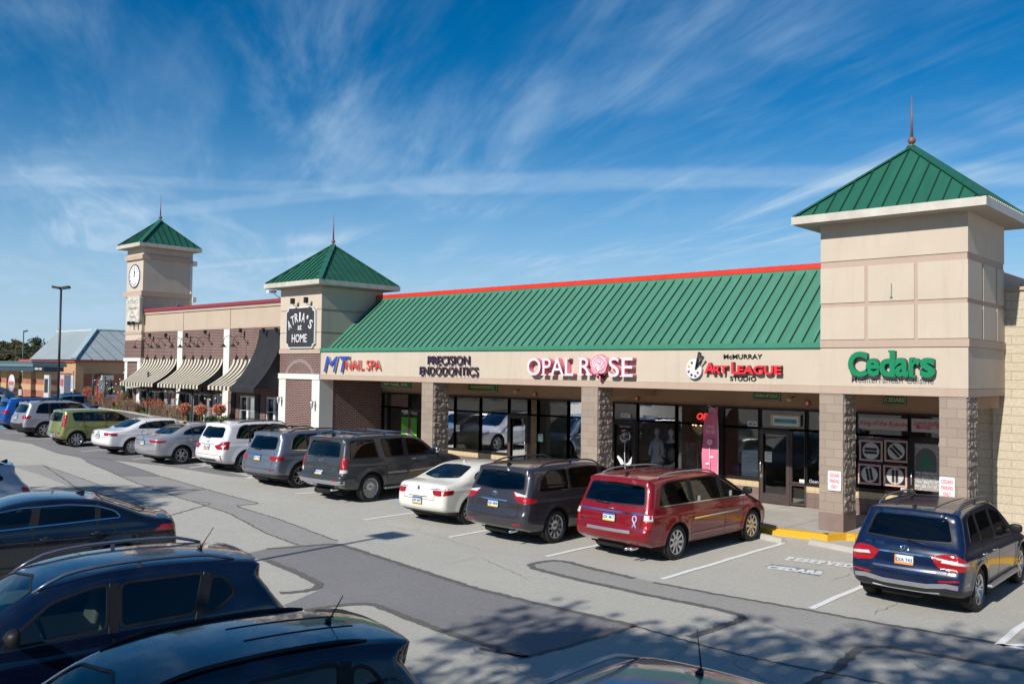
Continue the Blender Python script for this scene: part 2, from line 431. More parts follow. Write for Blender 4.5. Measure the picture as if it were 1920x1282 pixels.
M_RED = lens_mat('red lens', (.48, .008, .010), (.16, .002, .003))
M_CLEAR = lens_mat('clear lens', (.75, .74, .74), (.35, .33, .34))
M_HEAD = lens_mat('headlamp lens', (.55, .57, .6), (.10, .11, .12))
M_GLASS = glass_mat('tinted car glass', (.30, .36, .36))
M_PRIV = glass_mat('privacy glass', (.035, .04, .045))
M_SEATD = plain('dark seat', (.03, .03, .034), .8)
M_SEATB = plain('beige leather seat', (.42, .39, .32), .6)
M_SEATG = plain('grey seat', (.20, .21, .22), .8)
M_PLATEW = plain('plate', (.62, .66, .72), .4)
M_PLATEY = plain('plate yellow', (.70, .45, .03), .4)
M_PLATEB = plain('plate blue', (.06, .13, .35), .4)
M_PLATEO = plain('plate orange', (.75, .28, .08), .4)
M_INK = plain('ink', (.03, .05, .13), .6)
RIMCACHE = {}
def wheel_meshes(r, kind, spokes, tw=.225):
    key = (round(r, 3), kind, spokes)
    if key in RIMCACHE: return RIMCACHE[key]
    h = tw/2; rr = r*.69
    ty = MB(); ty.lathe([(rr, -h*.85), (rr+.01, -h*.96), (r-.05, -h), (r-.018, -h*.93), (r-.004, -h*.72), (r, -h*.35), (r, h*.35), (r-.004, h*.72), (r-.018, h*.93), (r-.05, h), (rr+.01, h*.96), (rr, h*.85)], 40, axis='y', closed=True)
    t = ty.build('tyre', M_TYRE); tm = t.data; bpy.data.objects.remove(t)
    rm = MB(); y0 = h*.80
    rm.m = 0
    rm.lathe([(rr, y0+.012), (rr-.012, y0+.016), (rr-.022, y0+.002), (rr-.028, y0-.05), (rr-.05, -h*.6)], 40, axis='y')
    n, dbl = spokes
    rad_in = .06
    for i in range(n):
        a0 = 2*math.pi*i/n
        for sgn in ((-1, 1) if dbl else (0,)):
            wi, wo = (.020, .016) if dbl else (.030, .040 if n <= 7 else .028)
            if n > 10: wi, wo = .013, .013
            ai = a0+sgn*.16; ao = a0+sgn*(.16 if n > 7 else .26)*(.62 if n > 5 else 1)
            pts = []
            for rad, wd, yy in ((rad_in, wi, y0-.012), (rr*.55, (wi+wo)/2, y0+.002), (rr-.015, wo, y0+.004)):
                a = ai+(ao-ai)*(rad-rad_in)/(rr-rad_in); c, s_ = math.cos(a), math.sin(a)
                pts.append([(c*rad-s_*wd, yy, s_*rad+c*wd), (c*rad+s_*wd, yy, s_*rad-c*wd), (c*rad+s_*wd*.8, yy-.045, s_*rad-c*wd*.8), (c*rad-s_*wd*.8, yy-.045, s_*rad+c*wd*.8)])
            vs = [p for q in pts for p in q]; fs = []
            for k in range(2):
                for j in range(4): fs.append((4*k+j, 4*k+(j+1) % 4, 4*k+4+(j+1) % 4, 4*k+4+j))
            rm.add(vs, fs, False)
    rm.lathe([(.001, y0+.004), (.04, y0+.002), (.07, y0-.008), (.075, y0-.05)], 20, axis='y')
    rm.m = 1; rm.lathe([(rr-.03, y0-.075), (.12, y0-.07), (.001, y0-.07)], 32, axis='y')
    ro = rm.build('rim', [M_ALLOY if kind != 'dark' else M_RIMDARK, M_UNDER if kind != 'plain' else M_RIMDARK])
    rmm = ro.data; bpy.data.objects.remove(ro)
    RIMCACHE[key] = (tm, rmm); return tm, rmm
def text_obj(name, txt, size, mat, parent, M, depth=.002, font_scale_x=1., spacing=1., align='CENTER', bold=0, shear=0):
    cu = bpy.data.curves.new(name, 'FONT'); cu.body = txt; cu.size = size; cu.extrude = depth; cu.align_x = align; cu.align_y = 'CENTER'
    cu.space_character = spacing; cu.offset = bold; cu.shear = shear; cu.resolution_u = 3
    tmp = bpy.data.objects.new(name, cu); COL.objects.link(tmp); bpy.context.view_layer.update()
    me = bpy.data.meshes.new_from_object(tmp.evaluated_get(bpy.context.evaluated_depsgraph_get())); bpy.data.objects.remove(tmp)
    me.materials.clear(); me.materials.append(mat); me.transform(M @ Matrix.Diagonal((font_scale_x, 1, 1, 1))); me.update()
    o = bpy.data.objects.new(name, me); COL.objects.link(o); o.parent = parent; return o
def frame(o, x, y):
    """4x4 with local X along x, local Y along y, origin o"""
    x = Vector(x).normalized(); y = Vector(y); y = (y-x*y.dot(x)).normalized(); z = x.cross(y)
    return Matrix(((x.x, y.x, z.x, o[0]), (x.y, y.y, z.y, o[1]), (x.z, y.z, z.z, o[2]), (0, 0, 0, 1)))
def build_car(sp, label, loc, heading, cat='car', group=None, name='parked_car'):
    sh = Shape(sp); L, W = sh.L, sh.W; res = sp.get('res', .06)
    root = empty(name, (loc[0], loc[1], loc[2] if len(loc) > 2 else 0), heading, label, cat, group); k_ = sp.get('scale', 1); root.scale = (k_, k_, k_)
    pm = sp['paint']; bm = sh.shell(res)
    # openings
    dlo = np.array(sp['dlo'], float); wins = []
    polys = [dlo]
    for (xb, zb_), (xt, zt_), wd in sp.get('pillars', []):
        new = []
        for q in polys:
            a = clip_poly(q, (xb-wd/2, zb_), (xt-wd/2, zt_)); b = clip_poly(q, (xt+wd/2, zt_), (xb+wd/2, zb_))
            new += [p for p in (a, b) if len(p) > 2]
        polys = new
    polys = [round_poly(p, sp.get('wr', .05)) for p in polys]
    polys.sort(key=lambda p: p[:, 0].mean())
    fields = []
    def side_field(poly): return lambda P, poly=poly: np.maximum(sdf_poly(P[:, [0, 2]], poly), .25-np.abs(P[:, 1]))
    def end_field(poly, sg, x0):
        return lambda P, poly=poly: np.maximum(sdf_poly(P[:, [1, 2]], poly), sg*(x0-P[:, 0]))
    for i, p in enumerate(polys):
        nm = 'side_window'; mt = M_PRIV if (i < len(polys)-sp.get('clear_from', 1) and sp.get('priv', True)) else M_GLASS
        fields.append((nm, side_field(p), mt, 'lr'))
    def mirror(P): P = [tuple(p) for p in P]; return P+[(-y, z) for y, z in reversed(P)]
    rw = round_poly(mirror(sp['rearwin']), .07); fields.append(('rear_window', end_field(rw, -1, sp.get('rw_x', 1.7)), M_PRIV if sp.get('priv', True) else M_GLASS, None))
    ws = round_poly(mirror(sp['windshield']), .07); fields.append(('windshield', end_field(ws, 1, L*.45), M_GLASS, None))
    xr0 = sp.get('tl_x', .12)
    def tl_field(poly): return lambda P: np.maximum(sdf_poly(np.stack([np.abs(P[:, 1])+np.maximum(P[:, 0]-xr0, 0), P[:, 2]], 1), poly), P[:, 0]-1.2)
    for poly, mt, nm in sp.get('tail', []): fields.append((nm, tl_field(round_poly(poly, .02, 3)), mt, 'lr'))
    def hl_field(poly): return lambda P: np.maximum(sdf_poly(np.stack([np.abs(P[:, 1])+np.maximum((L-.16)-P[:, 0], 0), P[:, 2]], 1), poly), L-1.3-P[:, 0])
    for poly in sp.get('head', [[(.48, .66), (1.22, .80), (1.25, .90), (.60, .80)]]): fields.append(('headlight', hl_field(round_poly(poly, .02, 3)), M_HEAD, 'lr'))
    clad = sp.get('clad')
    if clad: cf = lambda P: P[:, 2]-np.interp(P[:, 0], [c[0] for c in clad], [c[1] for c in clad])
    arch = lambda P: np.maximum(np.minimum(np.hypot(P[:, 0]-sh.xr, P[:, 2]-sh.r), np.hypot(P[:, 0]-sh.xf, P[:, 2]-sh.r))-sh.Ra, (W-.42)-np.abs(P[:, 1]))
    allf = [f for _, f, _, _ in fields]+[arch]+([cf] if clad else [])
    for f in allf: cut_field(bm, f)
    bm.verts.index_update(); bm.faces.ensure_lookup_table()
    C = np.array([f.calc_center_median() for f in bm.faces])
    reg = np.full(len(C), -1); a = arch(C) < 0
    for i, (_, f, _, _) in enumerate(fields):
        reg = np.where((reg < 0) & (f(C) < 0), i, reg)
    reg = np.where(a, -2, reg)
    cl = (cf(C) < 0) if clad else np.zeros(len(C), bool)
    co = np.array([v.co for v in bm.verts])
    fidx = [[v.index for v in f.verts] for f in bm.faces]
    nz = np.array([f.normal.z for f in bm.faces])
    def extract(sel, name, mats, mi=None, inset=0.):
        ids = np.nonzero(sel)[0]
        if len(ids) == 0: return None
        used = {}; vs = []; fs = []
        for i in ids:
            ff = []
            for v in fidx[i]:
                if v not in used: used[v] = len(vs); vs.append(co[v])
                ff.append(used[v])
            fs.append(ff)
        vs = np.array(vs)
        if inset: vs = vs-sh.N(vs)*inset
        me = bpy.data.meshes.new(name); me.from_pydata(vs.tolist(), [], fs)
        for m in mats: me.materials.append(m)
        if mi is not None: me.polygons.foreach_set('material_index', mi[ids])
        me.polygons.foreach_set('use_smooth', [True]*len(fs)); me.update()
        o = bpy.data.objects.new(name, me); COL.objects.link(o); o.parent = root; return o
    mi = np.where(cl, 1, 0); mi = np.where((nz < -.7) & (C[:, 2] < .5), 2, mi)
    bodysel = reg == -1
    body = extract(bodysel, 'body', [pm, sp.get('clad_mat', M_BLACK), M_UNDER], mi)
    for i, (nm, f, mt, lr) in enumerate(fields):
        ins = .006 if 'wind' in nm else -.004
        if lr: 
            for sgn in (1, -1): extract((reg == i) & (C[:, 1]*sgn > 0), nm, [mt], inset=ins)
        else: extract(reg == i, nm, [mt], inset=ins)
    bm.free()
    # trim ribbons: window surrounds, shut lines
    tr = MB()
    fm = sp.get('frame_mat', M_TRIM)
    for sgn in (1, -1):
        tr.m = 0
        for p in polys: ribbon(tr, sh, sh.side(dens(p, .07, True), sgn), .034, .005, True)
        tr.m = 1
        if sp.get('chrome_belt'):
            q = dens(round_poly(dlo, .07), .07, True)
            if sp['chrome_belt'] == 'low': q = q[q[:, 1] < np.interp(q[:, 0], [dlo[:, 0].min(), dlo[:, 0].max()], [dlo[:, 1].min()+.07]*2)]; q = q[np.argsort(q[:, 0])]
            ribbon(tr, sh, sh.side(q, sgn), .024, .010, sp['chrome_belt'] != 'low')
        tr.m = 2
        for s_ in sp.get('seams', []): ribbon(tr, sh, sh.side(dens(s_, .06), sgn), .014, .0015)
    tr.m = 2
    for s_ in sp.get('rear_seams', []):
        q = dens(s_, .06); ribbon(tr, sh, sh.end(q, -1), .014, .0015)
    for (xb, zb_), (xt, zt_), wd in sp.get('pillars', []):
        if wd > .2: continue
        q = dens([(xb+(xt-xb)*(z-zb_)/(zt_-zb_), z) for z in (dlo[:, 1].min()-.0, np.interp(xt, np.sort(dlo[:, 0]), dlo[np.argsort(dlo[:, 0]), 1]) if False else dlo[:, 1].max()+.0)], .06); tr.m = 0
        for sgn in (1, -1): ribbon(tr, sh, sh.side(q, sgn), wd*.96, .0035)
    tr.m = 0; ribbon(tr, sh, sh.end(dens(rw, .07, True), -1, x0=sp.get('rw_x', 1.7)+.2), .03, .005, True) if sp.get('rw_frame', True) else None
    ribbon(tr, sh, sh.end(dens(ws, .07, True), 1, x0=L*.42), .03, .005, True)
    for kind_, pts, wd, mt in sp.get('strips', []):    # bumper pads, chrome bars, reflectors
        s_mb = MB(); d = dens(pts, .05)
        if kind_ == 'rear': ribbon(s_mb, sh, sh.end(d, -1), wd, .012); s_mb.build('trim_strip', mt, root)
        elif kind_ == 'refl':
            for sgn in (1, -1): s2 = MB(); ribbon(s2, sh, sh.end(d*[sgn, 1], -1), wd, .008); s2.build('reflector', mt, root)
        elif kind_ == 'side':
            for sgn in (1, -1): s2 = MB(); ribbon(s2, sh, sh.side(d, sgn), wd, .014); s2.build('side_trim', mt, root)
        elif kind_ == 'top': ribbon(s_mb, sh, sh.top(d), wd, .006); s_mb.build('roof_strip', mt, root)
    to = tr.build('trim', [fm, M_CHROME, M_UNDER], root)
    # wheels and wells
    tm, rmm = wheel_meshes(sh.r, sp.get('rim', 'silver'), sp.get('spokes', (5, True)))
    for xw in (sh.xr, sh.xf):
        for sgn in (1, -1):
            we = bpy.data.objects.new('wheel', None); COL.objects.link(we); we.parent = root; we.empty_display_size = .1
            yo = sgn*(W-.125-.01)
            we.location = (xw, yo, sh.r); we.rotation_euler = (0, random.uniform(0, 1), 0 if sgn > 0 else math.pi)
            if xw == sh.xf and sp.get('steer'): we.rotation_euler[2] += sp['steer']
            for nm, me in (('tyre', tm), ('rim', rmm)):
                o = bpy.data.objects.new(nm, me); COL.objects.link(o); o.parent = we
    wl = MB()
    for xw in (sh.xr, sh.xf):
        for sgn in (1, -1):
            n = 20; vs = []; fs = []
            for i in range(n+1):
                a_ = math.pi*1.25*i/n-math.pi*.125; x_, z_ = xw+(sh.Ra+.012)*math.cos(a_), sh.r+(sh.Ra+.012)*math.sin(a_)
                z_ = max(z_, .2)
                ys = abs(float(sh.side([(x_, min(max(z_, .36), 1.2))], sgn)[0][1]))
                vs += [(x_, sgn*(ys-.005), z_), (x_, sgn*(W-.5), z_)]
            for i in range(n): fs.append((2*i, 2*i+1, 2*i+3, 2*i+2))
            fs.append(tuple(2*i+1 for i in range(n+1))); wl.add(vs, fs)
    wl.box(.5, L-.5, -(W-.5), W-.5, .2, .34)
    wl.build('wheel_well', M_UNDER, root)
    # cabin
    roof = max(p[1] for p in sp['sil']); xg0, xg1 = dlo[:, 0].min(), dlo[:, 0].max(); zb0 = dlo[:, 1].min()
    ib = MB(); ib.box(max(.45, xg0-.25), xg1+.05, -(W-.16), W-.16, .36, zb0-.14)
    ib.box(xg1+.0, xg1+.45, -(W-.2), W-.2, .5, zb0-.05, .04)
    ib.build('interior', M_SEATD, root)
    sm = sp.get('seat_mat', M_SEATD); rows = sp.get('rows')
    if rows is None: rows = [(xg1-.95, .9), (xg1-1.85, .9)]
    for ri, (x_, s_) in enumerate(rows):
        for sgn in ((1, -1)):
            st = MB(); y_ = sgn*.38; hz = roof-.34 if ri == 0 else roof-.42
            st.box(x_-.1, x_+.5, y_-.25, y_+.25, zb0-.45, zb0-.16, .05)
            vs = []
            bmt = bmesh.new(); bmesh.ops.create_cube(bmt, size=1); bmesh.ops.subdivide_edges(bmt, edges=bmt.edges, cuts=2, use_grid_fill=True)
            for v in bmt.verts:
                p = v.co.copy(); zz = (p.z+.5); p.y *= .5*(1-.35*zz**3); p.x = p.x*.14-zz*.16; p.z = (zb0-.4)+zz*(hz-.12-(zb0-.4)); v.co = (x_-.05+p.x, y_+p.y, p.z)
            bmesh.ops.bevel(bmt, geom=[e for e in bmt.edges if e.calc_face_angle(0) > .8], offset=.03, segments=2, affect='EDGES')
            bmt.verts.index_update(); st.add([v.co for v in bmt.verts], [[v.index for v in f.verts] for f in bmt.faces], True); bmt.free()
            st.box(x_-.30, x_-.20, y_-.12, y_+.12, hz-.08, hz+.10, .035)
            st.box(x_-.26, x_-.24, y_-.06, y_+.06, hz-.2, hz-.05)
            st.build('seat', sm, root)
    stw = MB(); c0 = Vector((xg1-.42, .38, zb0+.02)); pts = [c0+Vector((.10*math.sin(a_)*.5, .18*math.cos(a_), .18*math.sin(a_)*.9)) for a_ in np.linspace(0, 2*math.pi, 25)]
    stw.tube(pts, .014, 6, False); stw.build('steering_wheel', M_BLACK, root)
    # mirrors, handles
    mx, mz = sp.get('mirror', (xg1-.12, zb0+.10))
    for sgn in (1, -1):
        y_ = float(sh.side([(mx, mz)], sgn)[0][1]); m = MB()
        b2 = bmesh.new(); bmesh.ops.create_uvsphere(b2, u_segments=16, v_segments=10, radius=1)
        for v in b2.verts:
            x_ = v.co.x; v.co = Vector((mx+(.10*x_ if x_ > 0 else .035*x_), y_+sgn*(.14+.115*np.sign(v.co.y)*abs(v.co.y)**.7), mz+.02+.085*np.sign(v.co.z)*abs(v.co.z)**.7))
        b2.verts.index_update(); m.add([v.co for v in b2.verts], [[v.index for v in f.verts] for f in b2.faces], True); b2.free()
        m.m = 1; m.bar((mx+.02, y_-sgn*.03, mz-.03), (mx+.02, y_+sgn*.09, mz-.01), .07, .05)
        m.build('side_mirror', [sp.get('mirror_mat', M_TRIM), M_BLACK], root)
        for hx, hz in sp.get('handles', []):
            y_ = float(sh.side([(hx, hz)], sgn)[0][1]); h = MB()
            h.tube([(hx-.10, y_-sgn*.01, hz), (hx-.085, y_+sgn*.028, hz), (hx+.085, y_+sgn*.028, hz), (hx+.10, y_-sgn*.01, hz)], .013, 8)
            h.m = 1; h.ball((hx, y_-sgn*.012, hz), .05, 8, (1.3, .25, .7)); h.build('door_handle', [sp.get('handle_mat', pm), M_BLACK], root)
    # rails
    if sp.get('rails'):
        x0, x1, hgt, mt = sp['rails']
        for sgn in (1, -1):
            rl = MB(); xs = np.linspace(x0, x1, 15); yy = W-.05-sh.tum*(roof-sh.zr)-.06
            P = sh.top([(x_, sgn*yy) for x_ in xs]); pts = []
            for i, p in enumerate(P): e = min(1, min(i, 14-i)/2.2); pts.append((p[0], p[1], p[2]+.005+hgt*e))
            rl.tube(pts, [.012 if i in (0, 14) else .019 for i in range(15)], 8)
            for i in ((7,) if hgt > .03 else ()): rl.box(P[i][0]-.02, P[i][0]+.02, P[i][1]-.012, P[i][1]+.012, P[i][2]-.01, P[i][2]+hgt)
            rl.build('roof_rail', mt, root)
            if sp.get('cross') and sgn == 1:
                for x_ in np.interp([.25, .75], [0, 1], [x0, x1]):
                    P2 = sh.top([(x_, yy)])[0]; P3 = sh.top([(x_, 0)])[0]; cb = MB(); cb.bar((x_, -yy, P2[2]+hgt), (x_, yy, P2[2]+hgt), .06, .03); cb.build('roof_bar', mt, root)
    # rear dressing
    if sp.get('plate'):
        pz, ptxt, style = sp['plate']; P = sh.end([(0, pz-.06), (0, pz+.06), (0, pz)], -1); up = Vector(P[1]-P[0]).normalized(); o = Vector(P[2])
        M = frame(o+Vector((-.014, 0, 0)), (0, -1, 0), up); pl = MB()
        def B(x0, x1, y0, y1, z0, z1): pl.add([M @ Vector(c) for c in ((x0,y0,z0),(x1,y0,z0),(x1,y1,z0),(x0,y1,z0),(x0,y0,z1),(x1,y0,z1),(x1,y1,z1),(x0,y1,z1))], [(3,2,1,0),(4,5,6,7),(0,1,5,4),(1,2,6,5),(2,3,7,6),(3,0,4,7)])
        pl.m = 0; B(-.165, .165, -.085, .085, -.02, .004); pl.m = 1; B(-.152, .152, -.076, .076, .0, .006)
        if style == 'pa': pl.m = 2; B(-.152, .152, .045, .076, .004, .0075); pl.m = 3; B(-.152, .152, -.076, -.048, .004, .0075)
        if style == 'or': pl.m = 4; B(-.152, .152, -.076, -.035, .004, .0075)
        if style == 'or': pl.m = 4; B(-.152, -.12, -.035, .076, .004, .0075)
        po = pl.build('number_plate', [M_BLACK if not sp.get('plate_chrome') else M_CHROME, M_PLATEW, M_PLATEB, M_PLATEY, M_PLATEO], root)
        t_ = text_obj('plate_number', ptxt, .078, M_INK, po, M @ Matrix.Translation((0, -.003, .008)), .001, .92, 1.05, bold=.002)
    for (txt, y_, z_, size, mt) in sp.get('badges', []):
        P = sh.end([(y_, z_-.03), (y_, z_+.03), (y_, z_), (y_-.08, z_), (y_+.08, z_)], -1); up = Vector(P[1]-P[0]); M = frame(Vector(P[2])+Vector((-.008, 0, 0)), Vector(P[3]-P[4]), up)
        text_obj('badge_letters', txt, size, mt, root, M, .003, 1.2, 1.1)
    if sp.get('emblem'):
        z_, ra, rb, style = sp['emblem']; P = sh.end([(0, z_-.03), (0, z_+.03), (0, z_)], -1); M = frame(Vector(P[2])+Vector((-.012, 0, 0)), (0, -1, 0), Vector(P[1]-P[0])); e = MB()
        if style == 'rings':
            for q in (-1.5, -.5, .5, 1.5): e.tube([M @ Vector((q*rb*1.25+rb*math.cos(a_), rb*math.sin(a_), 0)) for a_ in np.linspace(0, 2*math.pi, 17)], .005, 5, False)
        elif style == 'bar':
            e.tube([M @ Vector((-ra, 0, 0)), M @ Vector((-.02, -.015, 0)), M @ Vector((0, -.02, .002)), M @ Vector((.02, -.015, 0)), M @ Vector((ra, 0, 0))], [.004, .011, .014, .011, .004], 6)
        elif style != 'none':
            e.tube([M @ Vector((ra*math.cos(a_), rb*math.sin(a_), 0)) for a_ in np.linspace(0, 2*math.pi, 25)], .007, 6, False)
            if style == 'star':
                for q in (90, 210, 330): e.tube([M @ Vector((0, 0, .002)), M @ Vector((ra*math.cos(R(q)), rb*math.sin(R(q)), 0))], [.010, .003], 6)
            elif style == 'ell': e.tube([M @ Vector((ra*.36*math.cos(a_), rb*.9*math.sin(a_), .002)) for a_ in np.linspace(0, 2*math.pi, 17)], .005, 5, False); e.tube([M @ Vector((ra*.85*math.cos(a_), rb*.3+rb*.28*math.sin(a_), .002)) for a_ in np.linspace(0, 2*math.pi, 17)], .005, 5, False)
            elif style == 'slash':
                for q in (-.35, 0, .35): e.bar(M @ Vector((q*ra-.02, -rb*.6, 0)), M @ Vector((q*ra+.02, rb*.6, 0)), .01)
            elif style == 'oval': e.bar(M @ Vector((-ra*.5, -rb*.1, 0)), M @ Vector((ra*.5, rb*.1, 0)), .014)
        if style != 'none': e.build('emblem', M_CHROME, root)
    if sp.get('wiper'):
        y0, z0, y1, z1 = sp['wiper']; P = sh.end([(y0, z0), (y1, z1)], -1); wp = MB()
        wp.tube([P[0]+[-.03, 0, 0], (P[0]*.5+P[1]*.5)+[-.05, 0, .015], P[1]+[-.02, 0, 0]], [.016, .009, .006], 6); wp.build('rear_wiper', M_BLACK, root)
    if sp.get('stop'):
        z_, hw = sp['stop']; s2 = MB(); ribbon(s2, sh, sh.end(dens([(-hw, z_), (hw, z_)], .05), -1, x0=1.7), .022, .008); s2.build('brake_light', M_RED, root)
    if sp.get('exhaust'):
        for y_, z_ in sp['exhaust']: ex = MB(); ex.tube([(.5, y_, z_), (.07, y_, z_-.01)], .032, 12); ex.build('exhaust_pipe', M_CHROME, root)
    if sp.get('antenna'):
        x_, ln, an = sp['antenna']; P = sh.top([(x_, 0)])[0]; at = MB()
        if ln > .12: at.tube([P, P+[-.03, 0, .03]], [.035, .02], 10); at.tube([P+[-.03, 0, .03], P+[-ln*math.sin(an), 0, ln*math.cos(an)]], [.007, .004], 6)
        else: at.prism([(x_+.10, P[2]-.01), (x_-.05, P[2]+.055), (x_-.09, P[2]+.05), (x_-.09, P[2]-.01)], -.018, .018, 'xz')
        at.build('antenna', sp.get('ant_mat', M_BLACK), root)
    if sp.get('step'):
        for sgn in (1, -1):
            s2 = MB(); yo = W-.03; x0, x1 = sh.xr+sh.Ra+.02, sh.xf-sh.Ra-.02
            s2.box(x0, x1, sgn*yo-.09, sgn*yo+.09, .33, .38, .015); s2.build('running_board', sp['step'], root)
    ud = MB(); ud.tube([(.35, -.2, .3), (.35, .45, .3)], .09, 10); ud.tube([(sh.xr, -W+.2, sh.r), (sh.xr, W-.2, sh.r)], .05, 8); ud.build('muffler', M_UNDER, root)
    return root, sh
P_NAVY = paint_mat('navy paint', (.001, .009, .040), .05, .3)
P_RED = paint_mat('deep red paint', (.19, .0015, .007), .1, .3)
P_PLUM = paint_mat('plum grey paint', (.040, .038, .046), .3, .3, flake=.08)
P_CREAM = paint_mat('cream white paint', (.72, .70, .63), .0, .3)
P_DGREY = paint_mat('slate grey paint', (.052, .058, .062), .35, .33, flake=.12)
P_BSILVER = paint_mat('blue silver paint', (.17, .195, .235), .5, .32, flake=.12)
P_WHITE = paint_mat('white paint', (.70, .70, .71), 0, .3)
P_SILVER = paint_mat('bright silver paint', (.40, .41, .44), .5, .33, flake=.12)
P_OLIVE = paint_mat('olive green paint', (.23, .26, .085), .3, .33, flake=.12)
P_BLUE = paint_mat('bright blue paint', (.008, .085, .36), .15, .3, flake=.12)
P_NAVY2 = paint_mat('midnight blue paint', (.002, .005, .014), .1, .28)
P_NAVY3 = paint_mat('deep blue paint', (.001, .005, .022), .1, .25)
P_BLACK = paint_mat('black paint', (.008, .008, .010), .1, .28)
P_MAROON = paint_mat('dusky plum paint', (.05, .03, .045), .4, .3)
SUV_SIL = lambda L, H, hood=1.05, tail=.0: [(.10,.40),(.02,.50),(.0,.62),(.04,.80),(.07,1.0),(.15,1.10),(.30,1.40),(.40,H-.16),(.30,H-.085),(.38,H-.06),(.9,H-.012),(1.7,H),(2.4,H-.02),(L-2.0,H-.12),(L-1.62,H-.33),(L-1.22,hood+.10),(L-1.0,hood+.02),(L-.55,hood-.05),(L-.15,hood-.22),(L-.02,hood-.42),(L,.52),(L-.05,.36),(L-.2,.25),(.35,.27)]
def suv(**k):
    L, H = k['L'], k['H']; b0, b1 = k.get('belt', (1.08, .98))
    d = dict(belt=(b0, b1), sil=SUV_SIL(L, H, k.get('hood', 1.05)), wheel_r=.37, ro=1.0, tumble=18,
             dlo=[(.62, b0+.10), (L-1.62, b1+.05), (L-2.05, H-.18), (L-2.5, H-.12), (1.0, H-.12), (.80, H-.20)],
             rearwin=[(0, b0+.10), (.66, b0+.12), (.58, H-.20), (0, H-.19)],
             windshield=[(0, k.get('hood', 1.05)+.06), (.72, k.get('hood', 1.05)+.06), (.56, H-.13), (0, H-.09)],
             rails=(.7, L-2.2, .05, M_BLACK), antenna=(.6, .05, 0))
    d.update(k); d.setdefault('pillars', [((L-2.62, b1), (L-2.72, H), .10), ((L-3.55, b0), (L-3.5, H), .07)])
    xB = d['pillars'][0][0][0]; xC = d['pillars'][1][0][0]
    d.setdefault('seams', [[(xB, b1+.02), (xB, .45), (xB, .36)], [(xC-.02, b0), (xC-.10, .95), (d['ro']+.50, .62), (d['ro']+.56, .36)], [(L-1.45, b1+.02), (L-1.42, .7), (L-1.5, .38)], [(xC-.1, .36), (L-1.5, .36)]])
    d.setdefault('handles', [(xB-.22, .93), (xC-.02, .95)])
    d.setdefault('rear_seams', [[(-.66, .62), (.66, .62)], [(-.66, .62), (-.70, .9), (-.68, 1.1)], [(.66, .62), (.70, .9), (.68, 1.1)]])
    return d
# ================================================================ surface materials
def ss(a, b, x): t = max(0., min(1., (x-a)/(b-a))); return t*t*(3-2*t)
def gz(x, y=0.): return .33*ss(-15, -31, x) + .10*ss(-34, -60, x)
def wallvec(t):
    s = t.n('ShaderNodeSeparateXYZ', {0: t.obj()}); a = t.math('ADD', s.outputs[0], s.outputs[1])
    return t.n('ShaderNodeCombineXYZ', {0: a, 1: s.outputs[2]}).outputs[0]
def stucco(name, col, var=.05):
    t = NT(name); v = wallvec(t); n1 = t.noise(.8, 5, .6); n2 = t.noise(60, 3)
    st = t.n('ShaderNodeMapping', {'Vector': t.obj(), 'Scale': (2.5, 2.5, .25)}).outputs[0]; n3 = t.noise(1.6, 5, .65, vec=st)
    c = t.mix(t.mr(n1, .35, .7), tuple(x*(1-var) for x in col), tuple(min(1, x*(1+var*.6)) for x in col))
    c = t.mix(t.mr(n3, .52, .78, 0, .34), c, tuple(x*.70 for x in col)); c = t.mix(t.mr(t.noise(7, 4, .7), .4, .7, 0, .10), c, tuple(x*.75 for x in col))
    t.P(Base_Color=c, Roughness=.9, Specular_IOR_Level=.25); t.bump(n2, .25, .004); return t.m
def brickmat(name, c1, c2, mortar, bw=.205, rh=.068, ms=.010, bump=.5, rough=.9, patch=.15, nscale=45, off=.5):
    t = NT(name); v = wallvec(t)
    b = t.n('ShaderNodeTexBrick', {'Vector': v, 'Color1': (*c1, 1), 'Color2': (*c2, 1), 'Mortar': (*mortar, 1), 'Scale': 1., 'Mortar Size': ms, 'Mortar Smooth': .15, 'Bias': 0., 'Brick Width': bw, 'Row Height': rh})
    b.offset = off
    n1 = t.noise(.7, 5, .65); c = t.mix(t.mr(n1, .4, .75, 0, patch*2), b.outputs[0], tuple(x*.6 for x in c1))
    n2 = t.noise(nscale, 4); c = t.mix(t.mr(n2, .35, .7, 0, .5), c, tuple(x*.55 for x in c1))
    h = t.math('SUBTRACT', t.math('MULTIPLY', n2, .5), b.outputs[1])
    t.P(Base_Color=c, Roughness=rough, Specular_IOR_Level=.2); t.bump(h, bump, .012); return t.m
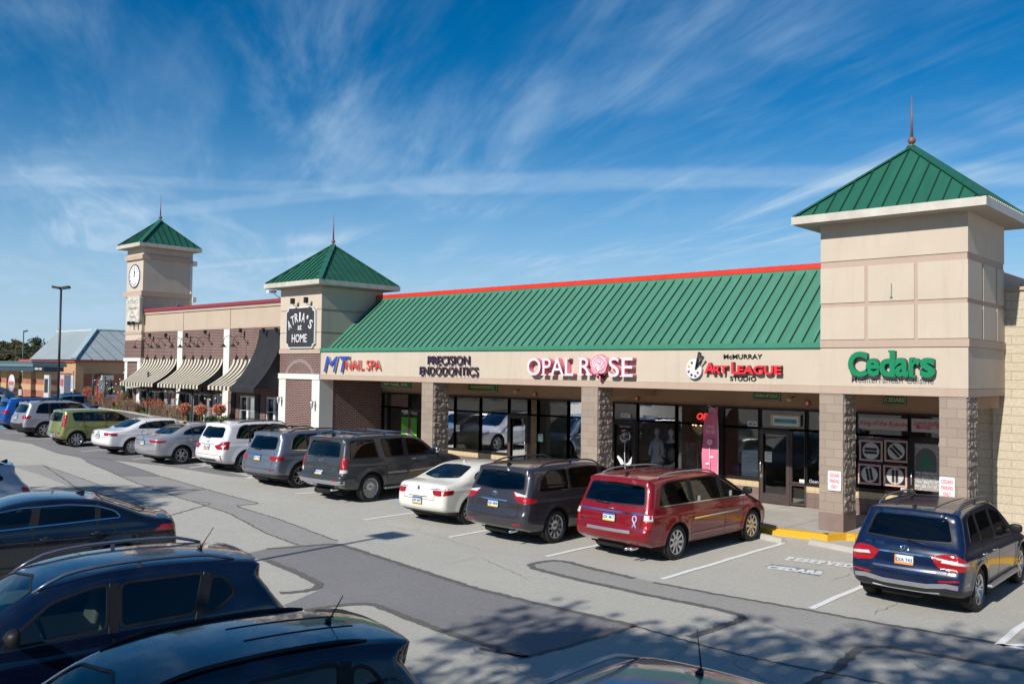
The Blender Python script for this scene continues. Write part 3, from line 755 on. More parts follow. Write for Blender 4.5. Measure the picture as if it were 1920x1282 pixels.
def asphalt(name, col, spec=.3, speck=.5, crack=.0, tone=.12):
    t = NT(name); n0 = t.noise(.22, 5, .6); n1 = t.noise(1.4, 6, .65); n2 = t.noise(85, 2, .8); vor = t.n('ShaderNodeTexVoronoi', {'Vector': t.obj(), 'Scale': 70.})
    c = t.mix(t.mr(n0, .35, .68), tuple(x*(1-tone) for x in col), tuple(x*(1+tone) for x in col))
    c = t.mix(t.mr(n1, .45, .72, 0, .45), c, tuple(x*.78 for x in col))
    st = t.n('ShaderNodeMapping', {'Vector': t.obj(), 'Scale': (.12, 1.3, 1)}).outputs[0]      # wear along the lane
    c = t.mix(t.mr(t.noise(1., 4, .6, vec=st), .50, .75, 0, .35), c, tuple(x*.74 for x in col))
    c = t.mix(t.mr(t.noise(30, 3, .9), .38, .62, 0, .55), c, tuple(x*.66 for x in col)); c = t.mix(t.mr(n2, .38, .66, 0, speck), c, tuple(min(1, x*1.55) for x in col))
    c = t.mix(t.mr(vor.outputs[0], .0, .42, speck*.6, 0), c, tuple(x*.35 for x in col))
    oil = t.noise(.9, 3, .5); c = t.mix(t.mr(oil, .70, .80, 0, .35), c, tuple(x*.45 for x in col))
    if crack:
        w_ = t.n('ShaderNodeVectorMath', {0: t.obj(), 1: t.n('ShaderNodeTexNoise', {'Vector': t.obj(), 'Scale': 1.2, 'Detail': 5}).outputs[1]}, operation='ADD').outputs[0]
        v2 = t.n('ShaderNodeTexVoronoi', {'Vector': w_, 'Scale': .75}, feature='DISTANCE_TO_EDGE')
        msk = t.mr(t.noise(.35, 3), .48, .60); k = t.math('MULTIPLY', t.mr(v2.outputs[0], .0, .010, crack, 0), msk)
        c = t.mix(k, c, tuple(x*.22 for x in col))
    c = t.mix(t.mr(t.noise(13, 5, .9), .40, .62, 0, .55), c, tuple(x*.68 for x in col)); t.P(Base_Color=c, Roughness=.92, Specular_IOR_Level=spec); t.bump(t.noise(40, 4, .9), .7, .02); return t.m
def leafmat(name, c1, c2, c3=None):
    t = NT(name); n = t.noise(1.1, 3); n2 = t.noise(17, 2)
    c = t.mix(t.mr(n, .35, .65), c1, c2); c = t.mix(t.mr(n2, .45, .6, 0, .6), c, c3 or c1)
    t.P(Base_Color=c, Roughness=.6, Specular_IOR_Level=.3)
    tl = t.n('ShaderNodeBsdfTranslucent'); t.L.new(c, tl.inputs[0]); mx = t.n('ShaderNodeMixShader', {0: .25}); t.L.new(t.b.outputs[0], mx.inputs[1]); t.L.new(tl.outputs[0], mx.inputs[2]); t.L.new(mx.outputs[0], t.out.inputs[0])
    return t.m
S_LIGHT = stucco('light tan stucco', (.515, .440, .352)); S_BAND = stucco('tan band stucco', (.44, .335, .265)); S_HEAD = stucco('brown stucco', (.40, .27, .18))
S_PEACH = stucco('peach stucco', (.46, .37, .285)); S_CREAM = stucco('cream trim', (.66, .65, .60), .03)
def metalroof(name, c, rough=.42, streak=.10):
    t = NT(name); st = t.n('ShaderNodeMapping', {'Vector': t.obj(), 'Scale': (5, .5, .5)}).outputs[0]
    cc = t.mix(t.mr(t.noise(1.2, 5, vec=st), .35, .7), tuple(x*(1-streak) for x in c), tuple(x*(1+streak) for x in c)); cc = t.mix(t.mr(t.noise(.35, 4), .5, .75, 0, .25), cc, tuple(x*.8+.01 for x in c))
    sx = t.n('ShaderNodeSeparateXYZ', {0: t.obj()}); fl = t.math('FLOOR', t.math('DIVIDE', t.math('ADD', sx.outputs[0], t.math('MULTIPLY', sx.outputs[1], .37)), .312))
    wn = t.n('ShaderNodeTexWhiteNoise', noise_dimensions='1D'); t.L.new(fl, wn.inputs[1]); cc = t.mix(t.mr(wn.outputs[0], 0, 1, 0, .22), cc, tuple(x*.62 for x in c))
    t.P(Base_Color=cc, Roughness=rough, Metallic=.0, Specular_IOR_Level=.55); t.bump(t.noise(2.2, 2), .08, .02); return t.m
G_ROOF = metalroof('faded green metal roof', (.070, .222, .148)); G_SEAM = metalroof('shade dark green seam', (.004, .035, .020), .6); G_ROOFT = metalroof('green tower roof', (.018, .115, .070)); G_SEAMT = metalroof('green tower seam', (.005, .040, .024), .6)  # main roof seam near-black: shadow of the tall ribs put into its colour
G_TRIM = plain('green metal trim', (.045, .21, .13), .4); R_CAP = plain('red ridge flashing', (.62, .035, .015), .4); R_COPE = plain('dark red coping', (.26, .035, .045), .45)
M_EAVE = plain('cream metal fascia', (.50, .47, .40), .5, var=.1); M_SOFFIT = plain('soffit', (.34, .30, .26), .8)
BRICK = brickmat('plum brick', (.145, .062, .055), (.10, .042, .038), (.40, .34, .30), ms=.010); BRICK_D = BRICK
CMU = brickmat('ground face block', (.37, .30, .24), (.29, .235, .19), (.20, .16, .13), .406, .203, .006, .35, .95, .12, 60)
CMU_R = brickmat('split face block', (.37, .31, .26), (.31, .26, .215), (.17, .14, .12), .406, .203, .007, 1.0, .95, .15, 22)
CMU_Y = brickmat('cream split face block', (.56, .485, .365), (.51, .44, .33), (.38, .325, .24), .61, .203, .007, .8, .95, .12, 18)
CMU_B = plain('brown painted base block', (.20, .145, .125), .85, var=.08, bump=.3)
KNEE_T = brickmat('cream knee wall tile', (.60, .46, .27), (.56, .43, .25), (.30, .22, .15), .203, .203, .005, .2, .7, .1, 60, 0.); KNEE_B = brickmat('brown knee wall tile', (.21, .15, .13), (.19, .135, .118), (.10, .07, .06), .203, .203, .005, .2, .7, .1, 60, 0.)
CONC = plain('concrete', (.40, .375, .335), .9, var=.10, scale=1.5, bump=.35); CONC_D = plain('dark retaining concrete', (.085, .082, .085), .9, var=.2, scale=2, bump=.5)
YELLOW = None
A_MAIN = asphalt('aged asphalt', (.48, .462, .41), crack=.0, tone=.07); A_PATCH = asphalt('patched asphalt', (.25, .243, .243), speck=.35); A_NEW = asphalt('newer asphalt', (.355, .342, .32), speck=.45)
A_SEAL = asphalt('sealant band', (.15, .145, .136), speck=.5); A_SEAM = A_SEAL
def paintline(name, col, wear):
    t = NT(name); c = t.mix(t.mr(t.noise(26, 5, .7), wear, wear+.14), (.26, .25, .23), col); t.P(Base_Color=c, Roughness=.8); t.bump(t.noise(85, 2), .4, .004); return t.m
YELLOW = paintline('worn yellow kerb paint', (.66, .36, .006), .31); W_LINE = paintline('worn white line paint', (.74, .74, .72), .30); BL_LINE = paintline('worn pale blue paint', (.36, .46, .60), .36); W_TEXT = paintline('worn stencil paint', (.72, .72, .70), .34); B_PAVE = paintline('bright blue pavement paint', (.02, .30, .62), .3)
BRONZE = plain('dark bronze frame', (.022, .018, .017), .4, .3); BRONZE2 = plain('bronze door frame', (.075, .055, .050), .45, .3)
SHOPGLASS = glass_mat('shop window glass', (.86, .88, .87), .004); SHOPGLASS.node_tree.nodes['Fresnel'].inputs[0].default_value = 1.75
I_DARK = plain('dim shop interior', (.42, .38, .27), .9); I_FLOOR = plain('shop floor', (.30, .27, .23), .6); I_CEIL = plain('shop ceiling', (.60, .58, .54), .9)
WHITE = plain('white paint', (.78, .78, .76), .5, var=.03); POSTER = plain('white poster', (.72, .73, .72), .6, var=.02); RUST = plain('rusty copper', (.22, .11, .085), .6, .3)
DGREEN = plain('dark green sign', (.010, .12, .055), .4); GOLD = plain('gold letters', (.62, .52, .26), .45); DKGREEN = plain('dark green fabric', (.008, .03, .022), .85)
BLACKF = plain('black awning fabric', (.013, .014, .018), .85, var=.25, scale=2); LAMP = plain('lamp black', (.012, .013, .014), .5)
# ================================================================ ground
def sheet(name, poly, mat, dz, kind='structure', step=None):
    """thin sheet laid on the ground, following its slight rise"""
    bm = bmesh.new(); vs = [bm.verts.new((x, y, 0)) for x, y in poly]; f = bm.faces.new(vs); f.normal_update()
    if f.normal.z < 0: f.normal_flip()
    bmesh.ops.triangulate(bm, faces=bm.faces, ngon_method='EAR_CLIP')
    x0, x1 = min(p[0] for p in poly), max(p[0] for p in poly); x = math.ceil(x0)
    while x < x1:
        if x < -12: bmesh.ops.bisect_plane(bm, geom=list(bm.verts)+list(bm.edges)+list(bm.faces), plane_co=(x, 0, 0), plane_no=(1, 0, 0))
        x += 2
    for v in bm.verts: v.co.z = gz(v.co.x)+dz
    me = bpy.data.meshes.new(name); bm.to_mesh(me); bm.free(); me.materials.append(mat)
    o = bpy.data.objects.new(name, me); COL.objects.link(o)
    if kind: o['kind'] = kind
    return o
def build_ground():
    xs = [-1500, -600, -250, -120, -80]+list(np.arange(-62, -11.9, 2))+[0, 30, 80, 250, 900]; ys = [-900, -250, -80, -40, -20, -5, 10, 40, 120, 300, 900, 2500]
    m = MB(); n = len(ys)
    m.add([(x, y, gz(x)) for x in xs for y in ys], [(i*n+j, (i+1)*n+j, (i+1)*n+j+1, i*n+j+1) for i in range(len(xs)-1) for j in range(n-1)])
    m.build('ground', A_MAIN)['kind'] = 'structure'
build_ground()
def G(px, py):                      # sight line -> the gently rising ground
    p = atz(px, py, 0)
    for _ in range(12): p = atz(px, py, gz(p[0]))
    return (float(p[0]), float(p[1]))
def wob(P, amp=.03, step=.35, seed=0):
    out = []; rnd = random.Random(seed); n = len(P)
    for i in range(n):
        a, b = np.array(P[i]), np.array(P[(i+1) % n]); k = max(1, int(np.linalg.norm(b-a)/step))
        for j in range(k): q = a+(b-a)*j/k; out.append((q[0]+rnd.uniform(-amp, amp)*(j > 0), q[1]+rnd.uniform(-amp, amp)*(j > 0)))
    return out
def strip(name, pts, width, mat, dz, seed=1, jit=.3, kind='structure'):
    """a hand laid band along a line, its width uneven"""
    rnd = random.Random(seed); P = []
    for i in range(len(pts)-1):
        a, b = np.array(pts[i]), np.array(pts[i+1]); k = max(1, int(np.linalg.norm(b-a)/(.08 if jit > .1 else .5)))
        for j in range(k): P.append(a+(b-a)*j/k)
    P.append(np.array(pts[-1])); P = np.array(P); Q = P.copy()
    for _ in range(6): Q[1:-1] = (Q[:-2]+Q[1:-1]*2+Q[2:])/4
    P = Q if name != 'pavement_crack' else P; m = MB(); vs = []; fs = []
    for i in range(len(P)):
        t = P[min(i+1, len(P)-1)]-P[max(i-1, 0)]; t /= max(np.linalg.norm(t), 1e-6); n_ = np.array([-t[1], t[0]])
        w1 = width/2*(1+rnd.uniform(-jit, jit)); w2 = width/2*(1+rnd.uniform(-jit, jit)); o = n_*rnd.uniform(-.02, .02)*(jit > 0)
        for s_, w_ in ((1, w1), (-1, w2)): q = P[i]+n_*s_*w_+o; vs.append((q[0], q[1], gz(q[0])+dz))
    for i in range(len(P)-1): fs.append((2*i, 2*i+1, 2*i+3, 2*i+2))
    m.add(vs, fs); o = m.build(name, mat)
    if kind: o['kind'] = kind
    return o
def GP(L): return [G(*p) for p in L]
# the repairs in the driving lane
big = GP([(500, 1029), (560, 1025), (632, 1019), (760, 1060), (880, 1100), (1000, 1130), (1100, 1152), (1192, 1174), (1120, 1195), (1030, 1222), (985, 1233), (900, 1205), (820, 1180), (740, 1148), (695, 1131), (640, 1136), (560, 1146), (530, 1135), (600, 1105), (608, 1098), (560, 1075), (500, 1050), (440, 1042)])
sheet('asphalt_patch', wob(big, .012, .5, 3), A_PATCH, .004)
sheet('asphalt_patch', wob(GP([(150, 858), (195, 858), (240, 872), (302, 893), (226, 892), (175, 872)]), .012, .5, 5), A_PATCH, .004)
sheet('asphalt_patch', wob(GP([(226, 892), (302, 893), (400, 921), (488, 944), (440, 948), (520, 972), (632, 1012), (632, 1019), (560, 1025), (500, 1000), (430, 962), (360, 940), (280, 915)]), .012, .5, 6), A_NEW, .004)
sheet('asphalt_patch', wob(GP([(995, 1056), (1040, 1049), (1150, 1075), (1225, 1090), (1500, 1142), (1820, 1196), (1980, 1222), (1980, 1262), (1800, 1232), (1600, 1235), (1570, 1215), (1405, 1158), (1350, 1142), (1200, 1112), (1090, 1085), (1010, 1066)]), .012, .5, 7), A_NEW, .004)
sheet('asphalt_patch', wob(GP([(-150, 800), (0, 800), (120, 815), (330, 862), (470, 895), (430, 893), (300, 872), (200, 861), (150, 858), (110, 850), (60, 832), (0, 823), (-150, 818)]), .012, .5, 8), A_PATCH, .003)
sheet('asphalt_patch', wob(GP([(20, 873), (80, 872), (120, 885), (200, 915), (280, 945), (330, 983), (290, 975), (150, 920), (80, 892)]), .012, .5, 9), A_NEW, .004)
for i, (L_, w_) in enumerate([([(500, 1029), (632, 1019), (760, 1060), (880, 1100), (1000, 1130), (1100, 1152), (1192, 1174)], .14), ([(985, 1233), (820, 1180), (740, 1148), (695, 1131), (640, 1134), (560, 1146)], .15), ([(500, 1050), (560, 1075), (606, 1098), (590, 1106), (525, 1112)], .16),
        ([(1192, 1174), (1120, 1195), (985, 1233), (900, 1215)], .08), ([(1192, 1174), (1300, 1205), (1420, 1235), (1560, 1262), (1700, 1290)], .05),
        ([(1190, 1084), (1110, 1066), (1050, 1050), (1015, 1052), (990, 1060), (1010, 1068), (1090, 1088), (1200, 1112), (1350, 1142), (1402, 1157), (1330, 1183), (1290, 1194)], .14),
        ([(1225, 1092), (1360, 1117), (1495, 1140), (1640, 1167), (1820, 1197), (2000, 1228)], .10), ([(1500, 1290), (1560, 1262), (1610, 1215), (1650, 1210), (1740, 1226), (1900, 1252), (2000, 1268)], .13),
        ([(270, 980), (400, 943), (358, 940), (262, 908), (226, 893), (160, 865)], .045), ([(302, 893), (400, 921), (488, 944), (440, 948), (520, 972), (632, 1014)], .05), ([(360, 940), (430, 962), (500, 1000), (560, 1022)], .05), ([(150, 858), (195, 858), (240, 872), (302, 893), (226, 892)], .04),
        ([(60, 832), (110, 850), (200, 861), (300, 872)], .03), ([(20, 873), (80, 872), (150, 920), (300, 978)], .04), ([(80, 872), (140, 892), (240, 930), (330, 983)], .03)]):
    strip('sealed_joint', GP(L_), w_, A_SEAL, .0075, i, .2)
def crack(pts, seed):
    rnd = random.Random(seed); P = []
    for i in range(len(pts)-1):
        a, b = np.array(pts[i]), np.array(pts[i+1]); k = max(1, int(np.linalg.norm(b-a)/.12))
        for j in range(k): P.append(tuple(a+(b-a)*j/k+np.array([rnd.uniform(-.035, .035), rnd.uniform(-.035, .035)])))
    P.append(pts[-1]); strip('pavement_crack', P, .007, A_SEAL, .0085, seed, .6)
for i, L_ in enumerate([[(1180, 1200), (1290, 1215), (1370, 1240), (1450, 1282)], [(1290, 1215), (1240, 1245), (1200, 1282)], [(1370, 1240), (1480, 1232), (1600, 1240)], [(880, 1215), (950, 1240), (1010, 1282)], [(1640, 1190), (1700, 1240), (1800, 1282)], [(640, 1075), (700, 1070), (790, 1085)], [(1640, 1152), (1660, 1140), (1690, 1125)], [(1560, 1088), (1600, 1075), (1590, 1060)], [(820, 1060), (900, 1045), (990, 1085)], [(720, 985), (800, 1000), (900, 1030)]]): crack(GP(L_), 20+i)
# bay lines
def ln(a, b, w_=.11, mat=W_LINE): 
    a, b = np.array(a), np.array(b); strip('bay_line', [tuple(a), tuple(b)], w_, mat, .0085, 4, .03)
for x in (-3.52, -6.22, -9.02, -11.75, -14.6, -17.6): ln((x, -6.35+.0*x), (x-.02, -1.35))
for a, b in (((553, 926), (640, 920)), ((460, 897), (520, 885)), ((460, 897), (540, 893)), ((355, 877), (430, 868)), ((248, 861), (330, 855)), ((152, 846), (230, 841)), ((108, 830), (200, 832)), ((38, 823), (110, 822)), ((10, 811), (60, 812)), ((0, 803), (60, 805))):
    ln(G(*a), G(*b), .12)
ln((-3.52, -6.35), (-1.3, -4.0)); ln((-3.52, -4.3), (-.8, -1.6)); ln((-3.5, -6.3), (-.9, -6.1)); ln((-.9, -6.35), (-.9, -1.3))
sheet('blue_bay_marking', GP([(-30, 795), (15, 794), (22, 800), (-20, 802)]), B_PAVE, .006)
sheet('blue_bay_marking', GP([(735, 938), (762, 936), (764, 941), (742, 943)]), BL_LINE, .006)
def ground_text(s_, px0, px1, size, mat, name, depth=.0):
    a, b = np.array(G(*px0)), np.array(G(*px1)); c = (a+b)/2; d = b-a; ang = math.atan2(d[1], d[0]); L_ = np.linalg.norm(d)
    cu = bpy.data.curves.new(name, 'FONT'); cu.body = s_; cu.size = size; cu.align_x = 'CENTER'; cu.align_y = 'CENTER'; cu.offset = .03; cu.materials.append(mat); cu.space_character = 1.12
    o = bpy.data.objects.new(name, cu); COL.objects.link(o); o.location = (c[0], c[1], .0095); o.rotation_euler = (0, 0, ang)
    bpy.context.view_layer.update(); sx_ = L_/max(o.dimensions.x, .01)
    me = bpy.data.meshes.new_from_object(o.evaluated_get(bpy.context.evaluated_depsgraph_get())); me.transform(Matrix.Diagonal((sx_, 1, 1, 1))); o2 = bpy.data.objects.new(name, me); o2.location = o.location; o2.rotation_euler = o.rotation_euler; bpy.data.objects.remove(o); COL.objects.link(o2); return tag(o2, kind='structure')
ground_text('RESERVED', (1474, 1047), (1602, 1062), .50, W_TEXT, 'reserved_marking')
sheet('stencil_backing', GP([(1434, 1062), (1446, 1057), (1545, 1070), (1535, 1080)]), plain('dark stencil backing', (.24, .28, .33), .9, var=.3, scale=10), .006)
ground_text('CEDARS', (1438, 1063), (1542, 1075), .40, W_TEXT, 'cedars_marking')
# walkway with its yellow kerb
def walkway():
    m = MB(); edge = [(-30.5, -.72), (-10.2, -.72), (-8.45, -.52), (-8.22, -.02), (-4.2, .0), (-4.2, -.55), (3, -.6)]; edge = [(x, y) for x, y in edge]
    top = edge+[(3, 3.2), (-30.5, 3.2)]
    m.prism(top, -.3, .15, 'xy'); m.build('walkway', CONC)['kind'] = 'structure'
    k = MB()
    for i in range(len(edge)-1):
        a, b = Vector((*edge[i], 0)), Vector((*edge[i+1], 0)); d = (b-a).normalized(); n_ = Vector((d.y, -d.x, 0))*.012
        wv = .17
        q = [a+n_, b+n_, b-n_*wv/.012, a-n_*wv/.012]
        k.add([(p.x, p.y, z) for z in (-.05, .154) for p in q], [(3,2,1,0),(4,5,6,7),(0,1,5,4),(1,2,6,5),(2,3,7,6),(3,0,4,7)])
    tag(k.build('kerb', YELLOW), kind='structure')
    j = MB()
    for x in np.arange(-29, 3, 1.5): j.box(x-.006, x+.006, -.5, 2.98, .1502, .1515)
    j.build('walkway_joint', plain('joint dark', (.12, .11, .10), .9))['kind'] = 'structure'
walkway()
for (a, b, lab) in (((1368, 995), (1470, 1018), 'grey concrete wheel stop beside the red minivan front wheel'), ((1520, 1019), (1625, 1040), 'long worn concrete wheel stop in the reserved bay')):
    A, B = np.array(G(*a)), np.array(G(*b)); c = (A+B)/2; L_ = np.linalg.norm(B-A)/2; w_ = MB(); h = .11
    prof = [(-.09, 0), (-.06, h*.9), (-.04, h), (.04, h), (.06, h*.9), (.09, 0)]
    w_.add([(s_*L_*(1 if z < .05 else .97), y, z) for s_ in (-1, 1) for y, z in prof], [tuple(range(6)), tuple(range(11, 5, -1))]+[(i, i+6, (i+1) % 6+6, (i+1) % 6) for i in range(6)])
    o = w_.build('wheel_stop', CONC); o.location = (c[0], c[1], .0); o.rotation_euler = (0, 0, math.atan2(*(B-A)[::-1])); tag(o, lab, 'wheel stop', 'concrete wheel stops')
# ================================================================ shop row
ZB, ZG, ZT = 3.296, 3.47, 4.345
shop = empty('shop_building', (-16, 3, 0), 0, 'long tan shop row with green standing seam roof and corner tower at its right end', 'shop building')
def inv(o, root): o.matrix_parent_inverse = Matrix.Translation(root.location).inverted(); return o
def sb(m, name, mat, root=None): return inv(m.build(name, mat, root or shop), root or shop)
X0, X1, XT = -28.447, -8.842, -5.68
m = MB(); m.box(X0+.002, X1-.002, 0, .35, ZG, ZT); m.m = 1; m.box(X0+.002, X1-.002, -.018, .352, ZB, ZG-.004); m.m = 0
sb(m, 'fascia', [S_LIGHT, S_BAND])
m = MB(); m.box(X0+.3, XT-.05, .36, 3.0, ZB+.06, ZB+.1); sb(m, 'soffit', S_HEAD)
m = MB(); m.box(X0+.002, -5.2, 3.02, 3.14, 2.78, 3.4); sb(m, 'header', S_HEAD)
# main roof
y0, z0, y1, z1 = .30, 4.46, 2.62, 6.46
m = MB(); m.add([(X0, y0, z0), (X1, y0, z0), (X1, y1, z1), (X0, y1, z1), (X0, y1+.5, z1-.5), (X1, y1+.5, z1-.5)], [(0, 1, 2, 3), (3, 2, 5, 4)])
m.m = 1
d = Vector((0, y1-y0, z1-z0)).normalized(); nrm = Vector((0, -d.z, d.y))
x = X0+.28
while x < X1-.05:
    a = Vector((x, y0, z0)); b = Vector((x, y1, z1)); m.add([p+q for p in (a, b) for q in (Vector((-.011, 0, 0)), Vector((-.011, 0, 0))+nrm*.038, Vector((.011, 0, 0))+nrm*.038, Vector((.011, 0, 0)))], [(0, 1, 5, 4), (1, 2, 6, 5), (2, 3, 7, 6), (0, 3, 2, 1)]); x += .312
sb(m, 'roof', [G_ROOF, G_SEAM])
m = MB(); m.box(X0+.002, X1-.002, -.055, .36, ZT+.004, 4.475); m.box(X0+.002, X1-.002, -.03, .0, ZT-.02, ZT+.003); sb(m, 'eave_trim', G_TRIM)
m = MB(); m.add([(X0, y1-.10, z1-.09), (X1, y1-.10, z1-.09), (X1, y1-.02, z1+.06), (X0, y1-.02, z1+.06)], [(0, 1, 2, 3)]); m.box(X0, X1, y1-.018, y1+.2, z1-.05, z1+.05); sb(m, 'ridge_flashing', G_TRIM)
m = MB(); m.box(X0+.04, X1-.002, y1-.04, y1+.22, z1+.055, z1+.20); sb(m, 'ridge_cap', R_CAP)
m = MB(); x = X0+.3
while x < X1: m.ball((x, y1-.05, z1+.215), .016, 6); x += .31
sb(m, 'light_string', plain('bulb glass', (.5, .45, .4), .2))
def roofpyr(root, x0, x1, y0, y1, ze, za, ov, seam=.36, nm='tower_roof', fh=.18, ball=.09, rod=1.2):
    cx, cy = (x0+x1)/2, (y0+y1)/2; X0_, X1_, Y0_, Y1_ = x0-ov, x1+ov, y0-ov, y1+ov
    m = MB(); m.box(X0_, X1_, Y0_, Y1_, ze, ze+fh); m.m = 1; m.box(X0_+.03, X1_-.03, Y0_+.03, Y1_-.03, ze-.012, ze-.002)
    e = inv(m.build('eave', [M_EAVE, M_SOFFIT], root), root)
    m = MB(); zr = ze+fh+.006; q = .04; A = (cx, cy, za); c = [(X0_+q, Y0_+q, zr), (X1_-q, Y0_+q, zr), (X1_-q, Y1_-q, zr), (X0_+q, Y1_-q, zr)]
    m.add(c+[A], [(0, 1, 4), (1, 2, 4), (2, 3, 4), (3, 0, 4)]); m.m = 1
    for k in range(4):
        a, b = Vector(c[k]), Vector(c[(k+1) % 4]); ap = Vector(A); L_ = (b-a).length; u = (b-a)/L_; mid = (a+b)/2; up = ap-mid; n_ = u.cross(up).normalized(); n_ = n_ if n_.z > 0 else -n_
        t = seam/2
        while t < L_:
            s_ = 1-abs(t-L_/2)/(L_/2)
            if s_ > .04:
                p = a+u*t; tp = p+up*s_; m.add([v+w_ for v in (p, tp) for w_ in (-u*.011, -u*.011+n_*.035, u*.011+n_*.035, u*.011)], [(0, 1, 5, 4), (1, 2, 6, 5), (2, 3, 7, 6), (0, 3, 2, 1)])
            t += seam
    m.m = 2
    for k in range(4): a = Vector(c[k]); m.bar(a+Vector((0, 0, .015)), Vector(A)+Vector((0, 0, .01)), .20, .035)
    r = inv(m.build(nm, [G_ROOFT, G_SEAMT, G_ROOFT], root), root)
    m = MB(); m.tube([(cx, cy, za-.05), (cx, cy, za+.10)], .035, 8); m.ball((cx, cy, za+.05+ball), ball, 14); m.tube([(cx, cy, za+.1+ball), (cx, cy, za+rod)], [.035, .008], 8)
    inv(m.build('finial', RUST, root), root)
def wall_panels(m, x0, x1, y0, yd, rows, cols, proud=.02, gap=.07, side=True):
    """light panels standing proud of the darker banded wall"""
    for (za, zb, multi) in rows:
        cs = cols if multi else [(x0, x1)]
        for i, (a, b) in enumerate(cs):
            m.box(a if i == 0 else a, b, y0-proud, y0, za, zb, .008)
    return m
T = shop
m = MB(); m.box(X1, XT, 0, 2.75, ZG, 7.2); sb(m, 'tower', S_BAND)
m = MB(); m.box(X1-.001, XT+.018, -.018, 2.77, ZB, ZG-.004); m.box(X1, XT+.045, -.045, 2.76, 4.35, 4.515); sb(m, 'tower_band', S_BAND)
m = MB(); fr = [(ZG+.0, ZT), (6.335, 7.19)]
m.box(X1+.0, XT+.02, -.02, -.0005, ZG, ZT-.0); m.box(X1, XT+.02, -.02, -.0005, 6.335, 7.19)
m.box(XT+.0005, XT+.02, 0, 2.75, ZG, ZT); m.box(XT+.0005, XT+.02, 0, 2.75, 6.335, 7.19)
for za, zb in ((4.53, 5.27), (5.37, 6.18)):
    for a, b in ((X1, -7.815), (-7.74, -6.745), (-6.67, XT+.02)): m.box(a, b, -.02, -.0005, za, zb)
    for a, b in ((0, .98), (1.09, 2.05), (2.16, 2.75)): m.box(XT+.0005, XT+.02, a, b, za, zb)
sb(m, 'tower_panel', S_LIGHT)
m = MB(); m.box(-7.235, -7.22, -.032, -.02, 5.47, 5.75); m.ball((-7.228, -.03, 5.45), .025, 8); sb(m, 'conduit_stub', plain('verdigris', (.05, .16, .12), .6))
roofpyr(T, X1, XT, 0, 2.75, 7.2, 9.07, .50, .312)
m = MB(); x = XT+.45; 
for k in range(26): m.ball((XT+.49, -.4+k*.14, 7.40), .016, 6)
sb(m, 'light_string', plain('bulb glass 2', (.6, .6, .55), .2))
# rough sided masonry pillars
def pillar(xa, xb, lab=None, dy=.72, side_mat=CMU_R):
    m = MB(); rnd = random.Random(int(-xa*10)); z = .57; zt = ZB-.002
    m.m = 1; m.box(xa-.012, xb+.012, -.012, dy+.01, .15, .565, .01); m.m = 0
    m.box(xa, xb, 0, dy, .566, zt)
    m.m = 2                                                     # split face on the sides: broken stone relief
    ny, nz_ = 16, 60
    for sgn, X in ((1, xb), (-1, xa)):
        vs = []; fs = []
        for j in range(nz_+1):
            for i in range(ny+1):
                y_ = .02+(dy-.04)*i/ny; z_ = .566+(zt-.566)*j/nz_; row = (z_-.566)/.203; joint = min(row % 1, 1-row % 1); off = (int(row) % 2)*.5; col = ((y_)/.406+off) % 1; jc = min(col, 1-col)
                e = min(1, joint/.14)*min(1, jc/.07) if 0 < i < ny else 0
                r = .004+e*(.022+.026*(mnoise.noise(Vector((X*3, y_*9, z_*9)))+.5*mnoise.noise(Vector((X*3, y_*22, z_*22)))+.35*mnoise.noise(Vector((int(row)*7.1, int(y_/.406+off)*3.3, X)))))
                vs.append((X+sgn*max(.003, r), y_, z_))
        for j in range(nz_):
            for i in range(ny): fs.append((j*(ny+1)+i, j*(ny+1)+i+1, (j+1)*(ny+1)+i+1, (j+1)*(ny+1)+i))
        m.add(vs, fs)
    return sb(m, 'pillar', [CMU, CMU_B, CMU_R])
for a, b in ((-22.68, -22.12), (-15.88, -15.30), (-8.87, -8.31), (-6.24, -5.70)): pillar(a, b)
# beam side above pillars
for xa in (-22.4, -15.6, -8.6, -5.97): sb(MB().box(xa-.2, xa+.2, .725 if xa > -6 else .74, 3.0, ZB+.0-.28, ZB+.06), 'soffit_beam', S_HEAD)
# shop front glazing, y = 3.0
YS = 3.0; HB, TR = 2.78, 2.21
def pane(x0, x1, z0, z1, fw=.055, name='shop_window', fm=BRONZE, dep=.06):
    g = MB(); g.add([(x0, YS+.03, z0), (x1, YS+.03, z0), (x1, YS+.03, z1), (x0, YS+.03, z1)], [(0, 1, 2, 3)]); go = sb(g, name, SHOPGLASS)
    f = MB(); f.box(x0-fw/2, x0+fw/2, YS-dep/2, YS+.06, z0-fw/2+.003, z1+fw/2-.003); f.box(x1-fw/2, x1+fw/2, YS-dep/2, YS+.06, z0-fw/2+.003, z1+fw/2-.003); f.box(x0-fw/2+.003, x1+fw/2-.003, YS-dep/2-.002, YS+.058, z0-fw/2, z0+fw/2); f.box(x0-fw/2+.003, x1+fw/2-.003, YS-dep/2-.002, YS+.058, z1-fw/2, z1+fw/2)
    o = f.build('frame', fm, go); o.matrix_parent_inverse = go.matrix_parent_inverse.copy() @ Matrix.Identity(4); o.matrix_parent_inverse = Matrix.Identity(4)
    return go
